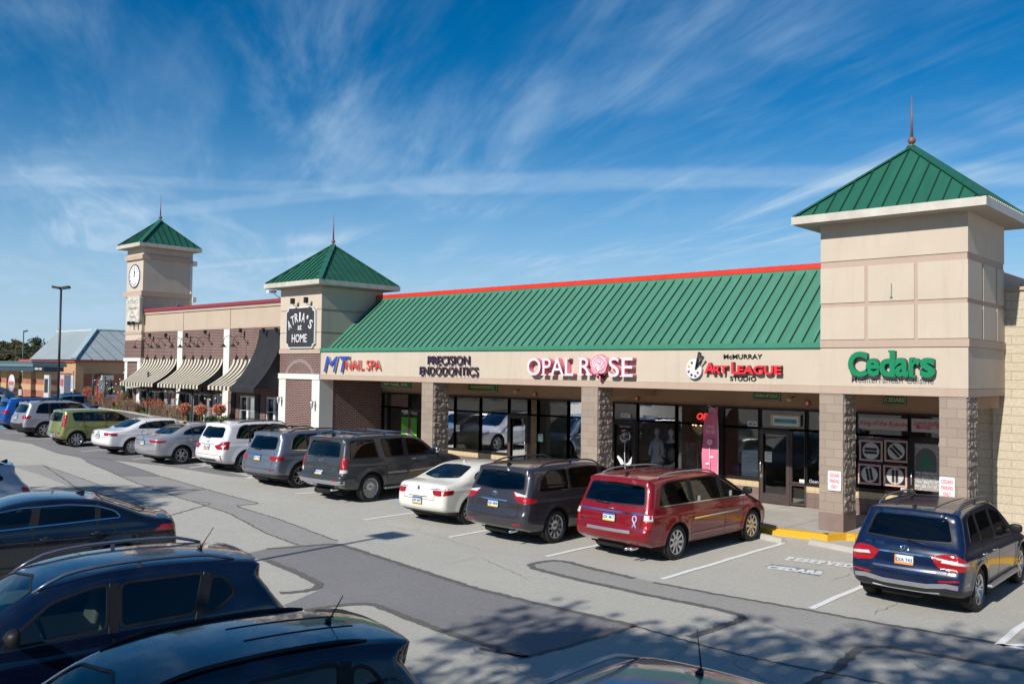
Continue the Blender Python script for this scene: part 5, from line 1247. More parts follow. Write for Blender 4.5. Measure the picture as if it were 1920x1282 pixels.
# carved black sign on the brick tower
a = wz(537, 577, -.12), wz(589, 652, -.12); x0, x1, z0, z1 = a[0][0], a[1][0], a[1][1], a[0][1]; cx_ = (x0+x1)/2
t = empty('carved_sign', (cx_, -.02, z0), 0, "black carved ATRIA'S at HOME sign with white scalloped edge on the restaurant tower", 'shop sign')
c_ = .16; oct_ = [(x0+c_, z0), (x1-c_, z0), (x1-c_*.75, z0+c_*.75), (x1, z0+c_), (x1, z1-c_), (x1-c_*.75, z1-c_*.75), (x1-c_, z1), (x0+c_, z1), (x0+c_*.75, z1-c_*.75), (x0, z1-c_), (x0, z0+c_), (x0+c_*.75, z0+c_*.75)]
m = MB(); m.prism(oct_, -.11, -.03); inv(m.build('sign_edge', WHITE, t), t)
bb = NT('black weathered board'); bb.P(Base_Color=bb.mix(bb.mr(bb.noise(9, 6, .8, vec=bb.n('ShaderNodeMapping', {'Vector': bb.obj(), 'Scale': (1, 1, 5)}).outputs[0]), .5, .75), (.02, .02, .022), (.13, .13, .13)), Roughness=.6)
m = MB(); q = .045; m.prism([(cx_+(x-cx_)*(1-2*q/(x1-x0)), (z0+z1)/2+(z-(z0+z1)/2)*(1-2*q/(z1-z0))) for x, z in oct_], -.125, -.10); inv(m.build('sign_board', bb.m, t), t)
W_ = x1-x0
for i, ch in enumerate("ATRIA'S"):
    u = (i-3)/3.; cxx = cx_+u*W_*.37; czz = z1-.62-.30*u*u+.05; hh = .36; ww = .10 if ch == "'" else (.09 if ch == 'I' else .21)
    ls = letters(t, ch, cxx-ww/2, cxx+ww/2, czz+(hh*.6 if ch == "'" else 0), czz+hh, -.123, WHITE, WHITE, .015, .01)
    for o in ls:
        ang = -u*.45
        for v in o.data.vertices: dx, dz = v.co.x-cxx, v.co.z-czz-hh/2; v.co.x = cxx+dx*math.cos(ang)+dz*math.sin(-ang); v.co.z = czz+hh/2+dx*math.sin(ang)+dz*math.cos(ang)
letters(t, 'at', cx_-.13, cx_+.13, z0+.70, z0+.90, -.123, WHITE, WHITE, .015, .01); letters(t, 'HOME', cx_-.52, cx_+.48, z0+.22, z0+.54, -.123, WHITE, WHITE, .015, .008)
# pale sign on the clock tower
a = wz(239, 556, -.15), wz(263, 604, -.15); x0, x1, z0, z1 = a[0][0], a[1][0], a[1][1], a[0][1]; cx_ = (x0+x1)/2
t = empty('tower_sign', (cx_, -.05, z0), 0, 'pale cream carved sign with faint lettering high on the clock tower', 'shop sign'); c_ = .12
oct_ = [(x0+c_, z0), (x1-c_, z0), (x1, z0+c_), (x1, z1-c_), (x1-c_, z1), (x0+c_, z1), (x0, z1-c_), (x0, z0+c_)]
m = MB(); m.prism(oct_, -.19, -.06); inv(m.build('sign_edge', plain('pale board edge', (.40, .40, .34), .7), t), t); m = MB(); m.prism([(cx_+(x-cx_)*.93, (z0+z1)/2+(z-(z0+z1)/2)*.96) for x, z in oct_], -.205, -.18); inv(m.build('sign_board', plain('pale board', (.55, .52, .46), .7, var=.2, scale=4), t), t)
tx = plain('faint sign text', (.33, .28, .24), .7)
for s_, q, w_, h_ in (("ATRIA'S", .70, .78, .16), ('Restaurant', .48, .6, .12), ('&', .34, .1, .09), ('Tavern', .16, .45, .12)): letters(t, s_, cx_-(x1-x0)*w_/2, cx_+(x1-x0)*w_/2, z0+(z1-z0)*q, z0+(z1-z0)*(q+h_), -.203, tx, tx, .012, .006)
# hanging blade signs under the canopy
def blade(px0, px1, txt, lab, hz=.24, tilt=0):
    y = 1.5; A = aty(*px0, y); B = aty(*px1, y); x0, x1 = A[0], B[0]; t = empty('hanging_sign', ((x0+x1)/2, y, 3.0), 0, lab, 'hanging sign', 'green hanging signs under the canopy')
    z1 = 3.28; z0 = z1-hz-.03; m = MB(); m.box(x0-(x0+x1)/2, x1-(x0+x1)/2, -.025, .025, z0-3.0, z1-3.0, .008); m.m = 1; e = .02; w_ = (x1-x0)/2
    for (a_, b_, c_, d_) in ((-w_+e, w_-e, z0-3+e, z0-3+e+.012), (-w_+e, w_-e, z1-3-e-.012, z1-3-e), (-w_+e, -w_+e+.012, z0-3+e, z1-3-e), (w_-e-.012, w_-e, z0-3+e, z1-3-e)): m.box(a_, b_, -.028, -.0252, c_, d_)
    m.build('sign_board', [DGREEN, GOLD], t); cx_ = (x0+x1)/2
    letters(t, txt, cx_-w_*.8, cx_+w_*.8, z0+.085, z1-.075, 1.476, GOLD, GOLD, .006, .02)
    m = MB(); 
    for s_ in (-.7, .7): m.tube([(s_*w_, 0, z1-3), (s_*w_, 0, 3.36-3)], .008, 6)
    m.build('hanger', LAMP, t); return t
blade((716, 715), (771, 725), 'MT NAIL SPA', 'green hanging sign reading MT NAIL SPA'); blade((878, 722), (933, 736), 'PRECISION ENDODONTICS', 'green hanging sign reading PRECISION ENDODONTICS')
blade((1411, 737), (1464, 752), 'McMURRAY ART LEAGUE', 'green hanging sign reading McMURRAY ART LEAGUE', .22); blade((1657, 742), (1700, 760), 'CEDARS', 'green hanging sign reading CEDARS above the kabob windows', .23)
OR = plain('amber strobe', (.55, .10, .02), .4); YF = plain('yellowed floodlight', (.55, .42, .18), .4)
for px, py, where in ((966, 733, 'between the dental office sign and the second pillar'), (1171, 739, 'just right of the second pillar'), (1480, 748, 'right of the McMURRAY ART LEAGUE hanging sign')):
    P = aty(px, py, 2.85); m = MB(); m.lathe([(.001, -.05), (.055, -.05), (.075, .03), (.06, .05), (.001, .05)], 14, (0, -.02, 0), 'y'); m.m = 1; m.tube([(0, .04, 0), (.06, .12, .06), (.06, .16, .06)], .015, 6)
    o = m.build('security_light', [YF, LAMP]); o.location = tuple(P); tag(o, 'yellowed security light '+where, 'security light', 'security lights under the canopy')
for px, py, where in ((1003, 739, 'above the dental office window'), (1194, 747, 'above the boutique window'), (1514, 756, 'near the top right of the art league window')):
    P = aty(px, py, 2.95); m = MB(); m.box(-.055, .055, -.03, .05, -.07, .07, .01); m.m = 1; m.box(-.03, .03, -.035, -.031, -.04, .04); o = m.build('fire_strobe', [OR, WHITE]); o.location = tuple(P); tag(o, 'small red fire strobe '+where, 'fire strobe', 'fire strobes under the canopy')
# parking notices on the two right hand pillars
for px, py, where in ((1565, 901, 'left'), (1776, 914, 'right')):
    P = aty(px, py, -.02); t = empty('parking_notice', tuple(P), 0, 'white CEDARS PARKING ONLY notice on the '+('pillar beside the art league door' if where == 'left' else 'last pillar behind the navy SUV'), 'notice', 'parking notices on the pillars')
    w_, h_ = .155, .225; m = MB(); m.prism([(x, z) for x, z in round_poly([(-w_, -h_), (w_, -h_), (w_, h_), (-w_, h_)], .03, 3)], -.012, .0); m.m = 0; m.build('notice_panel', WHITE, t)
    for i, s_ in enumerate(('CEDARS', 'PARKING', 'ONLY')): letters(t, s_, P[0]-(.115 if i < 2 else .075), P[0]+(.115 if i < 2 else .075), P[2]+.085-i*.13, P[2]+.165-i*.13, P[1]-.010, BRED, BRED, .004, .012)
# ---- window dressing
def board(px0, px1, y, mat, name, lab, cat, th=.01, txt=None, tcol=None, group=None):
    A, B = aty(*px0, y), aty(*px1, y); m = MB(); c = ((A[0]+B[0])/2, y, (A[2]+B[2])/2); w_, h_ = abs(B[0]-A[0])/2, abs(A[2]-B[2])/2
    m.box(-w_, w_, -th, 0, -h_, h_); o = m.build(name, mat); o.location = c; tag(o, lab, cat, group)
    for (s_, u0, u1, v0, v1) in (txt or []): letters(o, s_, c[0]-w_+2*w_*u0, c[0]-w_+2*w_*u1, c[2]-h_+2*h_*v0, c[2]-h_+2*h_*v1, y-th+.001, tcol or M_INK, tcol or M_INK, .003, .008)
    return o
YG = 2.99
lines = lambda n: []
board((1213/1, 1), (1214, 2), 50, POSTER, 'tmp', 'tmp', 'tmp') if False else None
board((1402, 789), (1424, 800), 2.985, POSTER, 'number_card', 'white 4069 number card over the art league window', 'number card', .004, [('4069', .08, .92, .12, .88)], M_INK)
board((1165, 774), (1182, 783), 2.985, POSTER, 'number_card', 'small white 4067 number card above the rose door', 'number card', .004, [('4067', .08, .92, .12, .88)], M_INK)
board((753, 768), (775, 774), 2.98, plain('grey card', (.35, .35, .35), .6), 'number_card', 'grey 4063 number card on the nail spa door', 'number card', .004, [('4063', .3, .95, .1, .9)], POSTER)
board((1689, 914), (1700, 922), 2.985, POSTER, 'number_card', 'white 4071 number card low on the kabob window', 'number card', .004, [('4071', .1, .9, .15, .85)], M_INK)
board((1446, 776), (1501, 800), 2.97, plain('pale wood frame', (.55, .44, .30), .5), 'framed_notice', 'framed teal McMurray Art League notice above the art league door', 'framed notice', .03)
board((1450, 779), (1497, 799), 2.935, POSTER, 'notice_mount', 'cream mount of the framed teal art league notice', 'notice mount', .003)
board((1451.5, 784), (1494, 795), 2.93, plain('teal print', (.10, .38, .42), .5), 'teal_print', 'teal print reading McMurray Art League inside the cream mount', 'print', .003, [('McMurray Art League', .06, .94, .25, .75)], plain('navy ink', (.02, .05, .2), .5))
board((1391, 842), (1423, 900), 3.06, POSTER, 'white_poster', 'large white poster standing in the art league window', 'poster', .01, [('Support the Arts', .1, .9, .82, .9), ('McMurray Art League', .15, .85, .7, .76), ('since 1967', .3, .7, .6, .65)], plain('grey ink', (.3, .33, .38), .6))
board((1434, 846), (1447, 866), 2.985, POSTER, 'paper_notice', 'white paper notice taped inside the art league door', 'paper notice', .003, [('HOURS', .15, .85, .75, .88), ('10 - 4', .2, .8, .5, .62), ('Mon-Sat', .15, .85, .25, .36)])
board((1499, 898), (1509, 908), 2.985, POSTER, 'paper_notice', 'small white card low in the side light of the art league door', 'paper notice', .003, [('PULL', .2, .8, .4, .65)])
board((1515, 895), (1537, 911), 3.04, plain('slate board', (.04, .045, .05), .5), 'chalk_board', 'black chalk OPEN board low in the right art league window', 'chalk board', .01, [('Open', .12, .9, .2, .8)], plain('chalk', (.5, .52, .52), .8))
board((855, 796), (862, 809), 2.985, POSTER, 'paper_notice', 'white paper notice on the left dental office window', 'paper notice', .003, [('NO', .3, .7, .7, .85), ('SMOKING', .1, .9, .4, .55)])
board((1008, 813), (1018, 828), 2.985, plain('pale green paper', (.45, .62, .56), .6), 'paper_notice', 'pale green paper notice right of the dental office door', 'paper notice', .003, [('HOURS', .15, .85, .75, .88), ('8 - 5', .25, .75, .5, .62)])
board((707, 762), (724, 806), 3.5, plain('grey blind', (.14, .145, .15), .8), 'window_blind', 'grey blind hanging in the left nail spa window', 'window blind')
board((732, 735), (765, 758), 3.25, plain('pale card', (.42, .42, .40), .7), 'transom_card', 'pale card behind the nail spa transom window', 'card')
board((699, 735), (724, 766), 3.25, plain('cream blind', (.40, .40, .32), .8), 'transom_card', 'cream blind behind the left nail spa transom', 'card')
o = board((753, 781), (781, 822), 2.968, plain('lime poster', (.16, .52, .03), .5), 'green_poster', 'lime green poster with a red flower on the nail spa door', 'poster', .006)
A = aty(753, 781, 2.96); B = aty(781, 822, 2.96); cx_, cz_ = (A[0]+B[0])/2, (A[2]+B[2])/2
m = MB(); m.prism([(A[0]+.01, A[2]-.26), (B[0]-.01, A[2]-.62), (B[0]-.01, A[2]-.01), (A[0]+.01, A[2]-.01)], 2.959, 2.961); m.m = 1; fx, fz = cx_+.03, A[2]-.28
for k in range(9): a_ = k*.7; m.ball((fx+.07*math.cos(a_), 2.958, fz+.06*math.sin(a_)), .055, 8, (1, .12, 1))
m.m = 2
for k in range(7): a_ = R(40+k*17); m.tube([(cx_+.02, 2.958, B[2]+.03), (cx_+.02+.34*math.cos(a_), 2.958, B[2]+.03+.34*math.sin(a_))], [.012, .022], 6)
inv(m.build('flower_print', [plain('mid green print', (.06, .28, .03), .5), plain('crimson print', (.45, .01, .02), .4), plain('pale pink print', (.75, .50, .52), .5)], o), o)
letters(o, '724-941-1719', A[0]+.05, B[0]-.02, A[2]+.10, A[2]+.20, 2.966, POSTER, POSTER, .003, .004)
# neon sign
NEON = emis('red neon', (1.0, .02, .02), 3.5); A, B = aty(1307, 774, 3.2), aty(1346, 788, 3.2)
t = empty('neon_sign', (float(A[0]), 3.2, float(A[2])), 0, 'lit red neon OPEN sign in the boutique window', 'neon sign'); letters(t, 'OPEN', A[0], B[0]-.0, B[2], A[2], 3.2, NEON, NEON, .01, .004, italic=.2)
# feather flag
PF = plain('pink flag fabric', (.72, .16, .27), .7, var=.1); A = aty(1321, 880, 2.5); t = empty('feather_flag', (float(A[0])+.05, 2.45, .15), 0, 'tall pink OPAL ROSE feather flag in front of the boutique window', 'feather flag')
m = MB(); n = 16; vs = []; fs = []
for i in range(n+1):
    z = .45+2.17*i/n; wd = .52 if z < 1.9 else .52*math.sqrt(max(0, 1-((z-1.9)/.73)**2)); x1 = .40; x0 = x1-wd*(1-.12*(i/n)); yy = .03*math.sin(i*.8); vs += [(x0, yy, z), (x0*.5+x1*.5, yy+.02, z), (x1, yy, z)]
for i in range(n):
    for k in (0, 1): fs.append((3*i+k, 3*i+k+1, 3*i+4+k, 3*i+3+k))
m.add(vs, fs, True); m.build('flag', PF, t)
m = MB(); m.tube([(.41, 0, 0), (.41, 0, 1.9), (.38, 0, 2.35), (.25, 0, 2.58), (.05, 0, 2.66)], .012, 6); m.tube([(.15, -.2, .01), (.65, .2, .01)], .015, 6); m.tube([(.15, .2, .01), (.65, -.2, .01)], .015, 6); m.build('flag_pole', WHITE, t)
fx = t.location.x+.12; letters(t, 'OPAL', fx-.08, fx+.20, 2.15, 2.25, 2.43, plain('pale flag print', (.85, .65, .68), .7), None, .004, .004); letters(t, 'ROSE', fx-.08, fx+.20, 2.02, 2.12, 2.43, plain('pale flag print', (.85, .65, .68), .7), None, .004, .004)
m = MB(); 
for k in range(10): a_ = k*.9; m.ball((.16+.06*math.cos(a_), -.035, 1.62+.05*math.sin(a_)), .035, 8, (1, .1, 1))
m.tube([(.16, -.035, 1.55), (.15, -.035, .75)], .010, 6); m.ball((.22, -.035, 1.2), .05, 8, (1.6, .1, .6)); m.ball((.09, -.035, 1.0), .05, 8, (1.6, .1, .6)); m.build('flag_print', plain('pale flag print', (.85, .65, .68), .7), t)
# white rose decal on the boutique door
t = empty('rose_decal', (-16.45, 2.96, 1.3), 0, 'white rose with stem painted on the boutique door glass', 'window decal'); A = aty(1172, 818, 2.97); cx_, cz_ = float(A[0]), float(A[2]); m = MB(); DEC = plain('white decal', (.60, .61, .62), .6)
for rr_, a0, a1, th in ((.05, 0, 320, .014), (.11, 30, 200, .018), (.12, 210, 345, .018), (.18, 160, 300, .02), (.19, -40, 60, .02), (.21, 75, 130, .016)):
    m.tube([(cx_+rr_*math.cos(R(a0+(a1-a0)*k/10)), 2.968, cz_+rr_*.95*math.sin(R(a0+(a1-a0)*k/10))) for k in range(11)], [.004+th*math.sin(math.pi*k/10) for k in range(11)], 6)
m.tube([(cx_, 2.968, cz_-.2), (cx_-.01, 2.968, cz_-.6), (cx_+.02, 2.968, cz_-1.0), (cx_-.02, 2.968, cz_-1.1)], [.02, .012, .016, .012], 6)
for s_ in (-1, 1): m.prism([(cx_+s_*.02, cz_-.85), (cx_+s_*.13, cz_-.80), (cx_+s_*.27, cz_-.60), (cx_+s_*.25, cz_-.82), (cx_+s_*.14, cz_-.92)] if s_ > 0 else [(cx_-.02, cz_-.85), (cx_-.14, cz_-.9), (cx_-.30, cz_-.66), (cx_-.26, cz_-.60), (cx_-.1, cz_-.72)], 2.964, 2.969)
inv(m.build('rose_outline', DEC, t), t); letters(t, 'OPAL ROSE', cx_-.26, cx_+.26, cz_+.38, cz_+.47, 2.972, DEC, DEC, .003, .004); letters(t, 'Style Elegant', cx_-.2, cx_+.2, cz_+.28, cz_+.34, 2.972, DEC, DEC, .003, .002)
# kabob window graphics
GB = plain('grey white vinyl', (.42, .42, .42), .5); a1_ = plain('red script', (.62, .02, .06), .5)
o = board((1611, 781), (1704, 808), 2.985, GB, 'window_banner', 'grey window banner with red King of the Kabobs script', 'window banner', .004); A, B = aty(1613, 789, 2.98), aty(1702, 803, 2.98); letters(o, 'King of the Kabobs', A[0], B[0], B[2], A[2]+.02, 2.979, a1_, a1_, .004, .010, italic=.2)
o = board((1709, 784), (1765, 812), 2.985, GB, 'window_banner', 'grey window banner with red Lunch and Monday script', 'window banner', .004); A, B = aty(1713, 788, 2.98), aty(1765, 808, 2.98); letters(o, 'Lunch buffet', A[0], B[0], A[2]-.12, A[2], 2.979, a1_, a1_, .004, .008, italic=.2); letters(o, 'Monday - Fri', A[0]+.06, B[0], B[2], B[2]+.12, 2.979, a1_, a1_, .004, .008, italic=.2)
PKB = plain('dusty pink border', (.52, .34, .29), .6); plateW = plain('grey dish', (.50, .50, .50), .4); meat = plain('grilled meat', (.05, .03, .02), .7, var=.4, scale=30)
for i, (px0, px1, ang, nm) in enumerate((((1611, 824), (1655, 866), 0, 'upper left'), ((1658, 824), (1703, 868), -45, 'upper right'), ((1609, 868), (1652, 910), -80, 'lower left'), ((1656, 871), (1701, 914), 90, 'lower right'))):
    o = board(px0, px1, 2.985, PKB, 'kabob_picture', f'{nm} picture of four, showing dark kabobs on a round dish in a pink border', 'picture', .004, None, None, 'kabob pictures in the restaurant window')
    A, B = aty(*px0, 2.98), aty(*px1, 2.98); cx_, cz_ = (A[0]+B[0])/2, (A[2]+B[2])/2; w_, h_ = abs(B[0]-A[0])/2-.05, abs(A[2]-B[2])/2-.05
    m = MB(); m.box(cx_-w_, cx_+w_, 2.977, 2.981, cz_-h_, cz_+h_); m.m = 1; m.lathe([(.001, -.004), (w_*.82, -.003), (w_*.86, 0)], 28, (cx_, 2.976, cz_), 'y'); m.m = 2
    for q in (-.045, .045):
        c_, s_ = math.cos(R(ang)), math.sin(R(ang)); p = Vector((cx_-s_*q, 2.970, cz_+c_*q)); d_ = Vector((c_, 0, s_))*w_*.62; m.bar(p-d_, p+d_, .065, .006, up=(0, 1, 0)); m.bar(p-d_*1.35, p+d_*1.1, .010, .006, up=(0, 1, 0))
    inv(m.build('picture_print', [M_TRIM, plateW, meat], o), o)
o = board((1712, 828), (1761, 922), 2.985, plain('patterned grey vinyl', (.34, .32, .31), .6, var=.35, scale=22), 'cedar_panel', 'tall patterned panel with a green cedar tree on the restaurant door', 'window panel', .004)
A, B = aty(1712, 828, 2.975), aty(1761, 922, 2.975); cx_ = (A[0]+B[0])/2; wA = (B[0]-A[0])/2-.06; m = MB(); zc = A[2]-.42
m.prism([(cx_-wA, zc-.3), (cx_+wA, zc-.3)]+[(cx_+wA*math.cos(a_), zc+.28*math.sin(a_)) for a_ in np.linspace(0, math.pi, 16)], 2.975, 2.979); m.m = 1; zb_ = zc-.28
tri = [(0, .50), (.06, .38), (.03, .38), (.12, .27), (.07, .28), (.18, .18), (.10, .19), (.24, .08), (.03, .10), (.03, .0)]
m.prism([(cx_+a_, zb_+b_) for a_, b_ in tri]+[(cx_-a_, zb_+b_) for a_, b_ in tri[::-1][:-1]], 2.970, 2.974)
inv(m.build('cedar_print', [plain('dark arch print', (.10, .10, .10), .6), plain('cedar green', (.02, .16, .08), .5)], o), o)
for i in range(4): letters(o, 'Mon - Thu 11 - 9' if i % 2 else 'Fri - Sat 11 - 10', cx_-wA, cx_+wA, B[2]+.08+i*.11, B[2]+.13+i*.11, 2.977, POSTER, POSTER, .003, .004)
# things inside the shops
def mannequin(x, y, dress, lab):
    t = empty('mannequin', (x, y, .16), 0, lab, 'mannequin', 'mannequins in the boutique window'); m = MB()
    m.lathe([(.03, .0), (.03, .75)], 8); m.lathe([(.16, 0), (.15, .03), (.03, .04)], 16); m.lathe([(.001, .72), (.13, .76), (.155, .9), (.12, 1.08), (.115, 1.15), (.155, 1.32), (.17, 1.42), (.10, 1.50), (.05, 1.54), (.048, 1.62)], 18); m.ball((0, -.01, 1.73), .095, 12, (.85, 1, 1.25))
    for s_ in (-1, 1): m.tube([(s_*.17, 0, 1.43), (s_*.21, -.02, 1.2), (s_*.20, -.08, .98)], [.045, .038, .028], 8)
    m.build('figure', plain('mannequin skin', (.78, .74, .70), .4), t); m = MB(); m.lathe([(.175, 1.42), (.165, 1.3), (.13, 1.12), (.17, .95), (.24, .55), (.27, .38)], 20)
    for s_ in (-1, 1): m.tube([(s_*.16, 0, 1.42), (s_*.225, -.02, 1.2), (s_*.23, -.07, 1.02)], [.06, .05, .05], 8)
    m.build('dress', dress, t); return t
P = aty(1232, 850, 3.35); mannequin(float(P[0]), 3.35, plain('grey lilac dress', (.75, .75, .82), .8), 'white mannequin in a pale lilac dress behind the boutique window'); P = aty(1258, 850, 3.4); mannequin(float(P[0]), 3.4, plain('black jacket', (.02, .02, .025), .8), 'white mannequin in a black jacket behind the boutique window')
P = aty(1311, 802, 4.2); t = empty('chandelier', tuple(P), 0, 'small glowing crystal chandelier inside the boutique', 'chandelier'); m = MB(); m.lathe([(.001, .12), (.2, .08), (.22, .0), (.15, -.12), (.05, -.2), (.001, -.22)], 16); m.build('crystal_bowl', plain('crystal', (.55, .52, .45), .2), t)
m = MB(); 
for k in range(8): m.ball((.2*math.cos(k*.785), .2*math.sin(k*.785), .1), .025, 6)
m.build('bulb', emis('warm bulb', (1, .6, .25), 4), t); m = MB(); m.tube([(0, 0, .1), (0, 0, 3.0-float(P[2]))], .008, 6); m.build('chain', LAMP, t)
def chair(x, y, lab):
    t = empty('waiting_chair', (x, y, .16), 0, lab, 'chair', 'orange chairs in the dental office'); OC = plain('orange chair', (.75, .13, .02), .5); m = MB(); m.box(-.24, .24, -.24, .24, .42, .47, .02); m.build('seat', OC, t)
    m = MB()
    for q in (-.22, -.11, 0, .11, .22): m.bar((q, .22, .47), (q, .27, .82), .035, .03)
    m.bar((-.25, .27, .84), (.25, .27, .84), .07, .03); m.build('backrest', OC, t)
    for a_ in (-.2, .2):
        for b_ in (-.2, .2): m = MB(); m.tube([(a_, b_, 0), (a_, b_, .43)], .015, 6); m.build('leg', M_ALLOY, t)
P = aty(925, 840, 3.9); chair(float(P[0]), 3.9, 'orange slat back chair just left of the dental office door'); P = aty(945, 843, 3.9); 
chair(float(P[0])+.05, 4.1, 'orange slat back chair partly behind the dental office door frame')
m = MB(); P = aty(1383, 885, 3.5); m.box(-.5, .6, -.3, .4, -.75, .0); m.m = 1; m.box(-.45, .3, -.25, .2, 0, .08); m.box(-.3, .1, -.2, .2, .08, .13)
o = m.build('display_table', [plain('table wood', (.25, .2, .14), .6), plain('blue folders', (.10, .22, .5), .6)]); o.location = (float(P[0]), 3.7, .92); tag(o, 'low display table with blue folders inside the art league window', 'display table')
P = aty(1362, 850, 4.5); m = MB(); m.box(-.3, .3, 0, .1, 0, 2.1); o = m.build('interior_door', plain('cream inner door', (.45, .40, .26), .7)); o.location = (float(P[0]), 4.6, .2); tag(o, 'cream inner wall panel seen at left of the art league window', 'wall panel')
for px, lab in ((1165, 'black display stand behind the rose door'), (1292, 'grey dress rack in the boutique window')):
    P = aty(px, 860, 4.0); m = MB(); m.tube([(-.3, 0, 0), (-.3, 0, 1.5), (.3, 0, 1.5), (.3, 0, 0)], .02, 8); m.m = 1
    for k in range(6): m.box(-.25+k*.09, -.19+k*.09, -.2, .2, .5, 1.45, .01)
    o = m.build('clothes_rack', [M_ALLOY, plain('mixed clothes', (.16, .15, .19), .9, var=.5, scale=4)]); o.location = (float(P[0]), 4.0, .16); tag(o, lab, 'clothes rack')
# ================================================================ plants
def leaves(m, c, rad, n, size, rnd, flat=.8, shell=.55, up=0.):
    for _ in range(n):
        while True:
            p = Vector((rnd.uniform(-1, 1), rnd.uniform(-1, 1), rnd.uniform(-1, 1)))
            if shell**2 < p.length_squared < 1: break
        q = Vector((c[0]+p.x*rad[0], c[1]+p.y*rad[1], c[2]+p.z*rad[2])); s_ = size*rnd.uniform(.6, 1.4)
        a = Vector((rnd.gauss(0, 1), rnd.gauss(0, 1), rnd.gauss(0, 1)+up)).normalized(); b = a.cross(Vector((rnd.gauss(0, 1), rnd.gauss(0, 1), rnd.gauss(0, 1)))).normalized()
        m.add([q-a*s_*.5, q+b*s_*.28, q+a*s_*.5, q-b*s_*.28], [(0, 1, 2, 3)])
L_RED = leafmat('red leaves', (.62, .13, .08), (.66, .26, .12), (.30, .15, .07)); L_PINK = leafmat('pink orange flowers', (.85, .22, .20), (.88, .40, .20), (.45, .30, .10)); L_GRN = leafmat('bright green leaves', (.10, .22, .02), (.16, .30, .03), (.05, .12, .02)); L_DK = leafmat('dark green leaves', (.02, .06, .015), (.035, .09, .02)); L_GR = leafmat('dry ornamental grass', (.36, .27, .19), (.25, .18, .13), (.48, .39, .28)); L_SEED = leafmat('brown seed heads', (.22, .13, .10), (.30, .19, .14), (.14, .09, .06)); BARK = plain('bark', (.09, .065, .05), .95, var=.3, scale=12, bump=.5)
def shrub(px, py, y, rx, rz, mat, name, lab, cat='shrub', group=None, n=420, size=.07, seed=0):
    P = aty(px, py, y); rnd = random.Random(seed); t = empty(name, (float(P[0]), y, gz(P[0])+.5), 0, lab, cat, group); m = MB(); zc = float(P[2])-(gz(P[0])+.5)
    for k in range(6): a_ = rnd.uniform(0, 6.28); q = rnd.uniform(.1, .45); leaves(m, (rx*q*math.cos(a_), rx*q*math.sin(a_)*.7, zc+rz*rnd.uniform(-.35, .35)), (rx*.62, rx*.55, rz*.62), n//6, size, rnd)
    m.build('foliage', mat, t); m = MB()
    for k in range(5): a_ = k*1.3; m.tube([(0, 0, 0), (rx*.3*math.cos(a_), rx*.3*math.sin(a_), max(.1, zc*.8))], [.018, .008], 5)
    m.build('stem', BARK, t); return t
def grass_clump(px, py, y, h, lab, seed, w_=.5):
    P = aty(px, py, y); rnd = random.Random(seed); z0 = float(P[2]); m = MB()
    for _ in range(340):
        a_ = rnd.uniform(0, 6.28); lean = rnd.uniform(.2, 1.3)*w_; L_ = h*rnd.uniform(.35, 1.0); b = Vector((rnd.gauss(0, .10), rnd.gauss(0, .10), 0)); d_ = Vector((math.cos(a_), math.sin(a_), 0)); p1 = b+d_*lean*.35+Vector((0, 0, L_*.6)); p2 = b+d_*lean+Vector((0, 0, L_*(1-.35*lean)))
        w2 = d_.cross(Vector((0, 0, 1)))*rnd.uniform(.005, .012); m.add([b-w2, b+w2, p1+w2, p1-w2, p2], [(0, 1, 2, 3), (3, 2, 4)])
    m.m = 1; leaves(m, (0, 0, h*.42), (w_*.9, w_*.45, h*.40), 170, .07, rnd, shell=.1); m.m = 2; leaves(m, (0, 0, h*.5), (w_*.9, w_*.45, h*.35), 60, .06, rnd, shell=.1)
    o = m.build('ornamental_grass', [L_GR, L_SEED, L_RED]); o.location = (float(P[0]), y, z0); tag(o, lab, 'ornamental grass', 'dry grasses in the patio planter')
# patio retaining wall stepping with the rise
m = MB(); pts = [(-47.5, -.2), (-46.4, -.72), (-43.9, -.74), (-39, -.74), (-35, -.74), (-31.5, -.74)]; zt = lambda x: 1.04+.46*ss(-31, -46, x)
vs = []; fs = []
for x, y in pts: vs += [(x, y, 0), (x, y, zt(x)), (x, y+.22, zt(x)), (x, y+.22, 0)]
for i in range(len(pts)-1):
    for k in range(4): fs.append((4*i+k, 4*i+4+k, 4*i+4+(k+1) % 4, 4*i+(k+1) % 4))
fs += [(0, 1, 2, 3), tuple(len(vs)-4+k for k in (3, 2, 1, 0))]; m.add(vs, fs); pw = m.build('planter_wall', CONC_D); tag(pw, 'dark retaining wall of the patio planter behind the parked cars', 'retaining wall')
m = MB()
for i in range(len(pts)-1): (xa, ya), (xb, yb) = pts[i], pts[i+1]; m.add([(xa, ya-.03, zt(xa)+.003), (xb, yb-.03, zt(xb)+.003), (xb, yb+.25, zt(xb)+.003), (xa, ya+.25, zt(xa)+.003), (xa, ya-.03, zt(xa)+.05), (xb, yb-.03, zt(xb)+.05), (xb, yb+.25, zt(xb)+.05), (xa, ya+.25, zt(xa)+.05)], [(3, 2, 1, 0), (4, 5, 6, 7), (0, 1, 5, 4), (1, 2, 6, 5), (2, 3, 7, 6), (3, 0, 4, 7)])
m.build('wall_cap', CONC, pw)
m = MB(); m.add([(-47.4, -.5, 1.38), (-31.3, -.5, .98), (-31.3, .10, .98), (-47.4, .10, 1.38)], [(0, 1, 2, 3)]); m.build('planter_soil', plain('mulch', (.08, .055, .04), .95, var=.3, scale=10))['kind'] = 'structure'
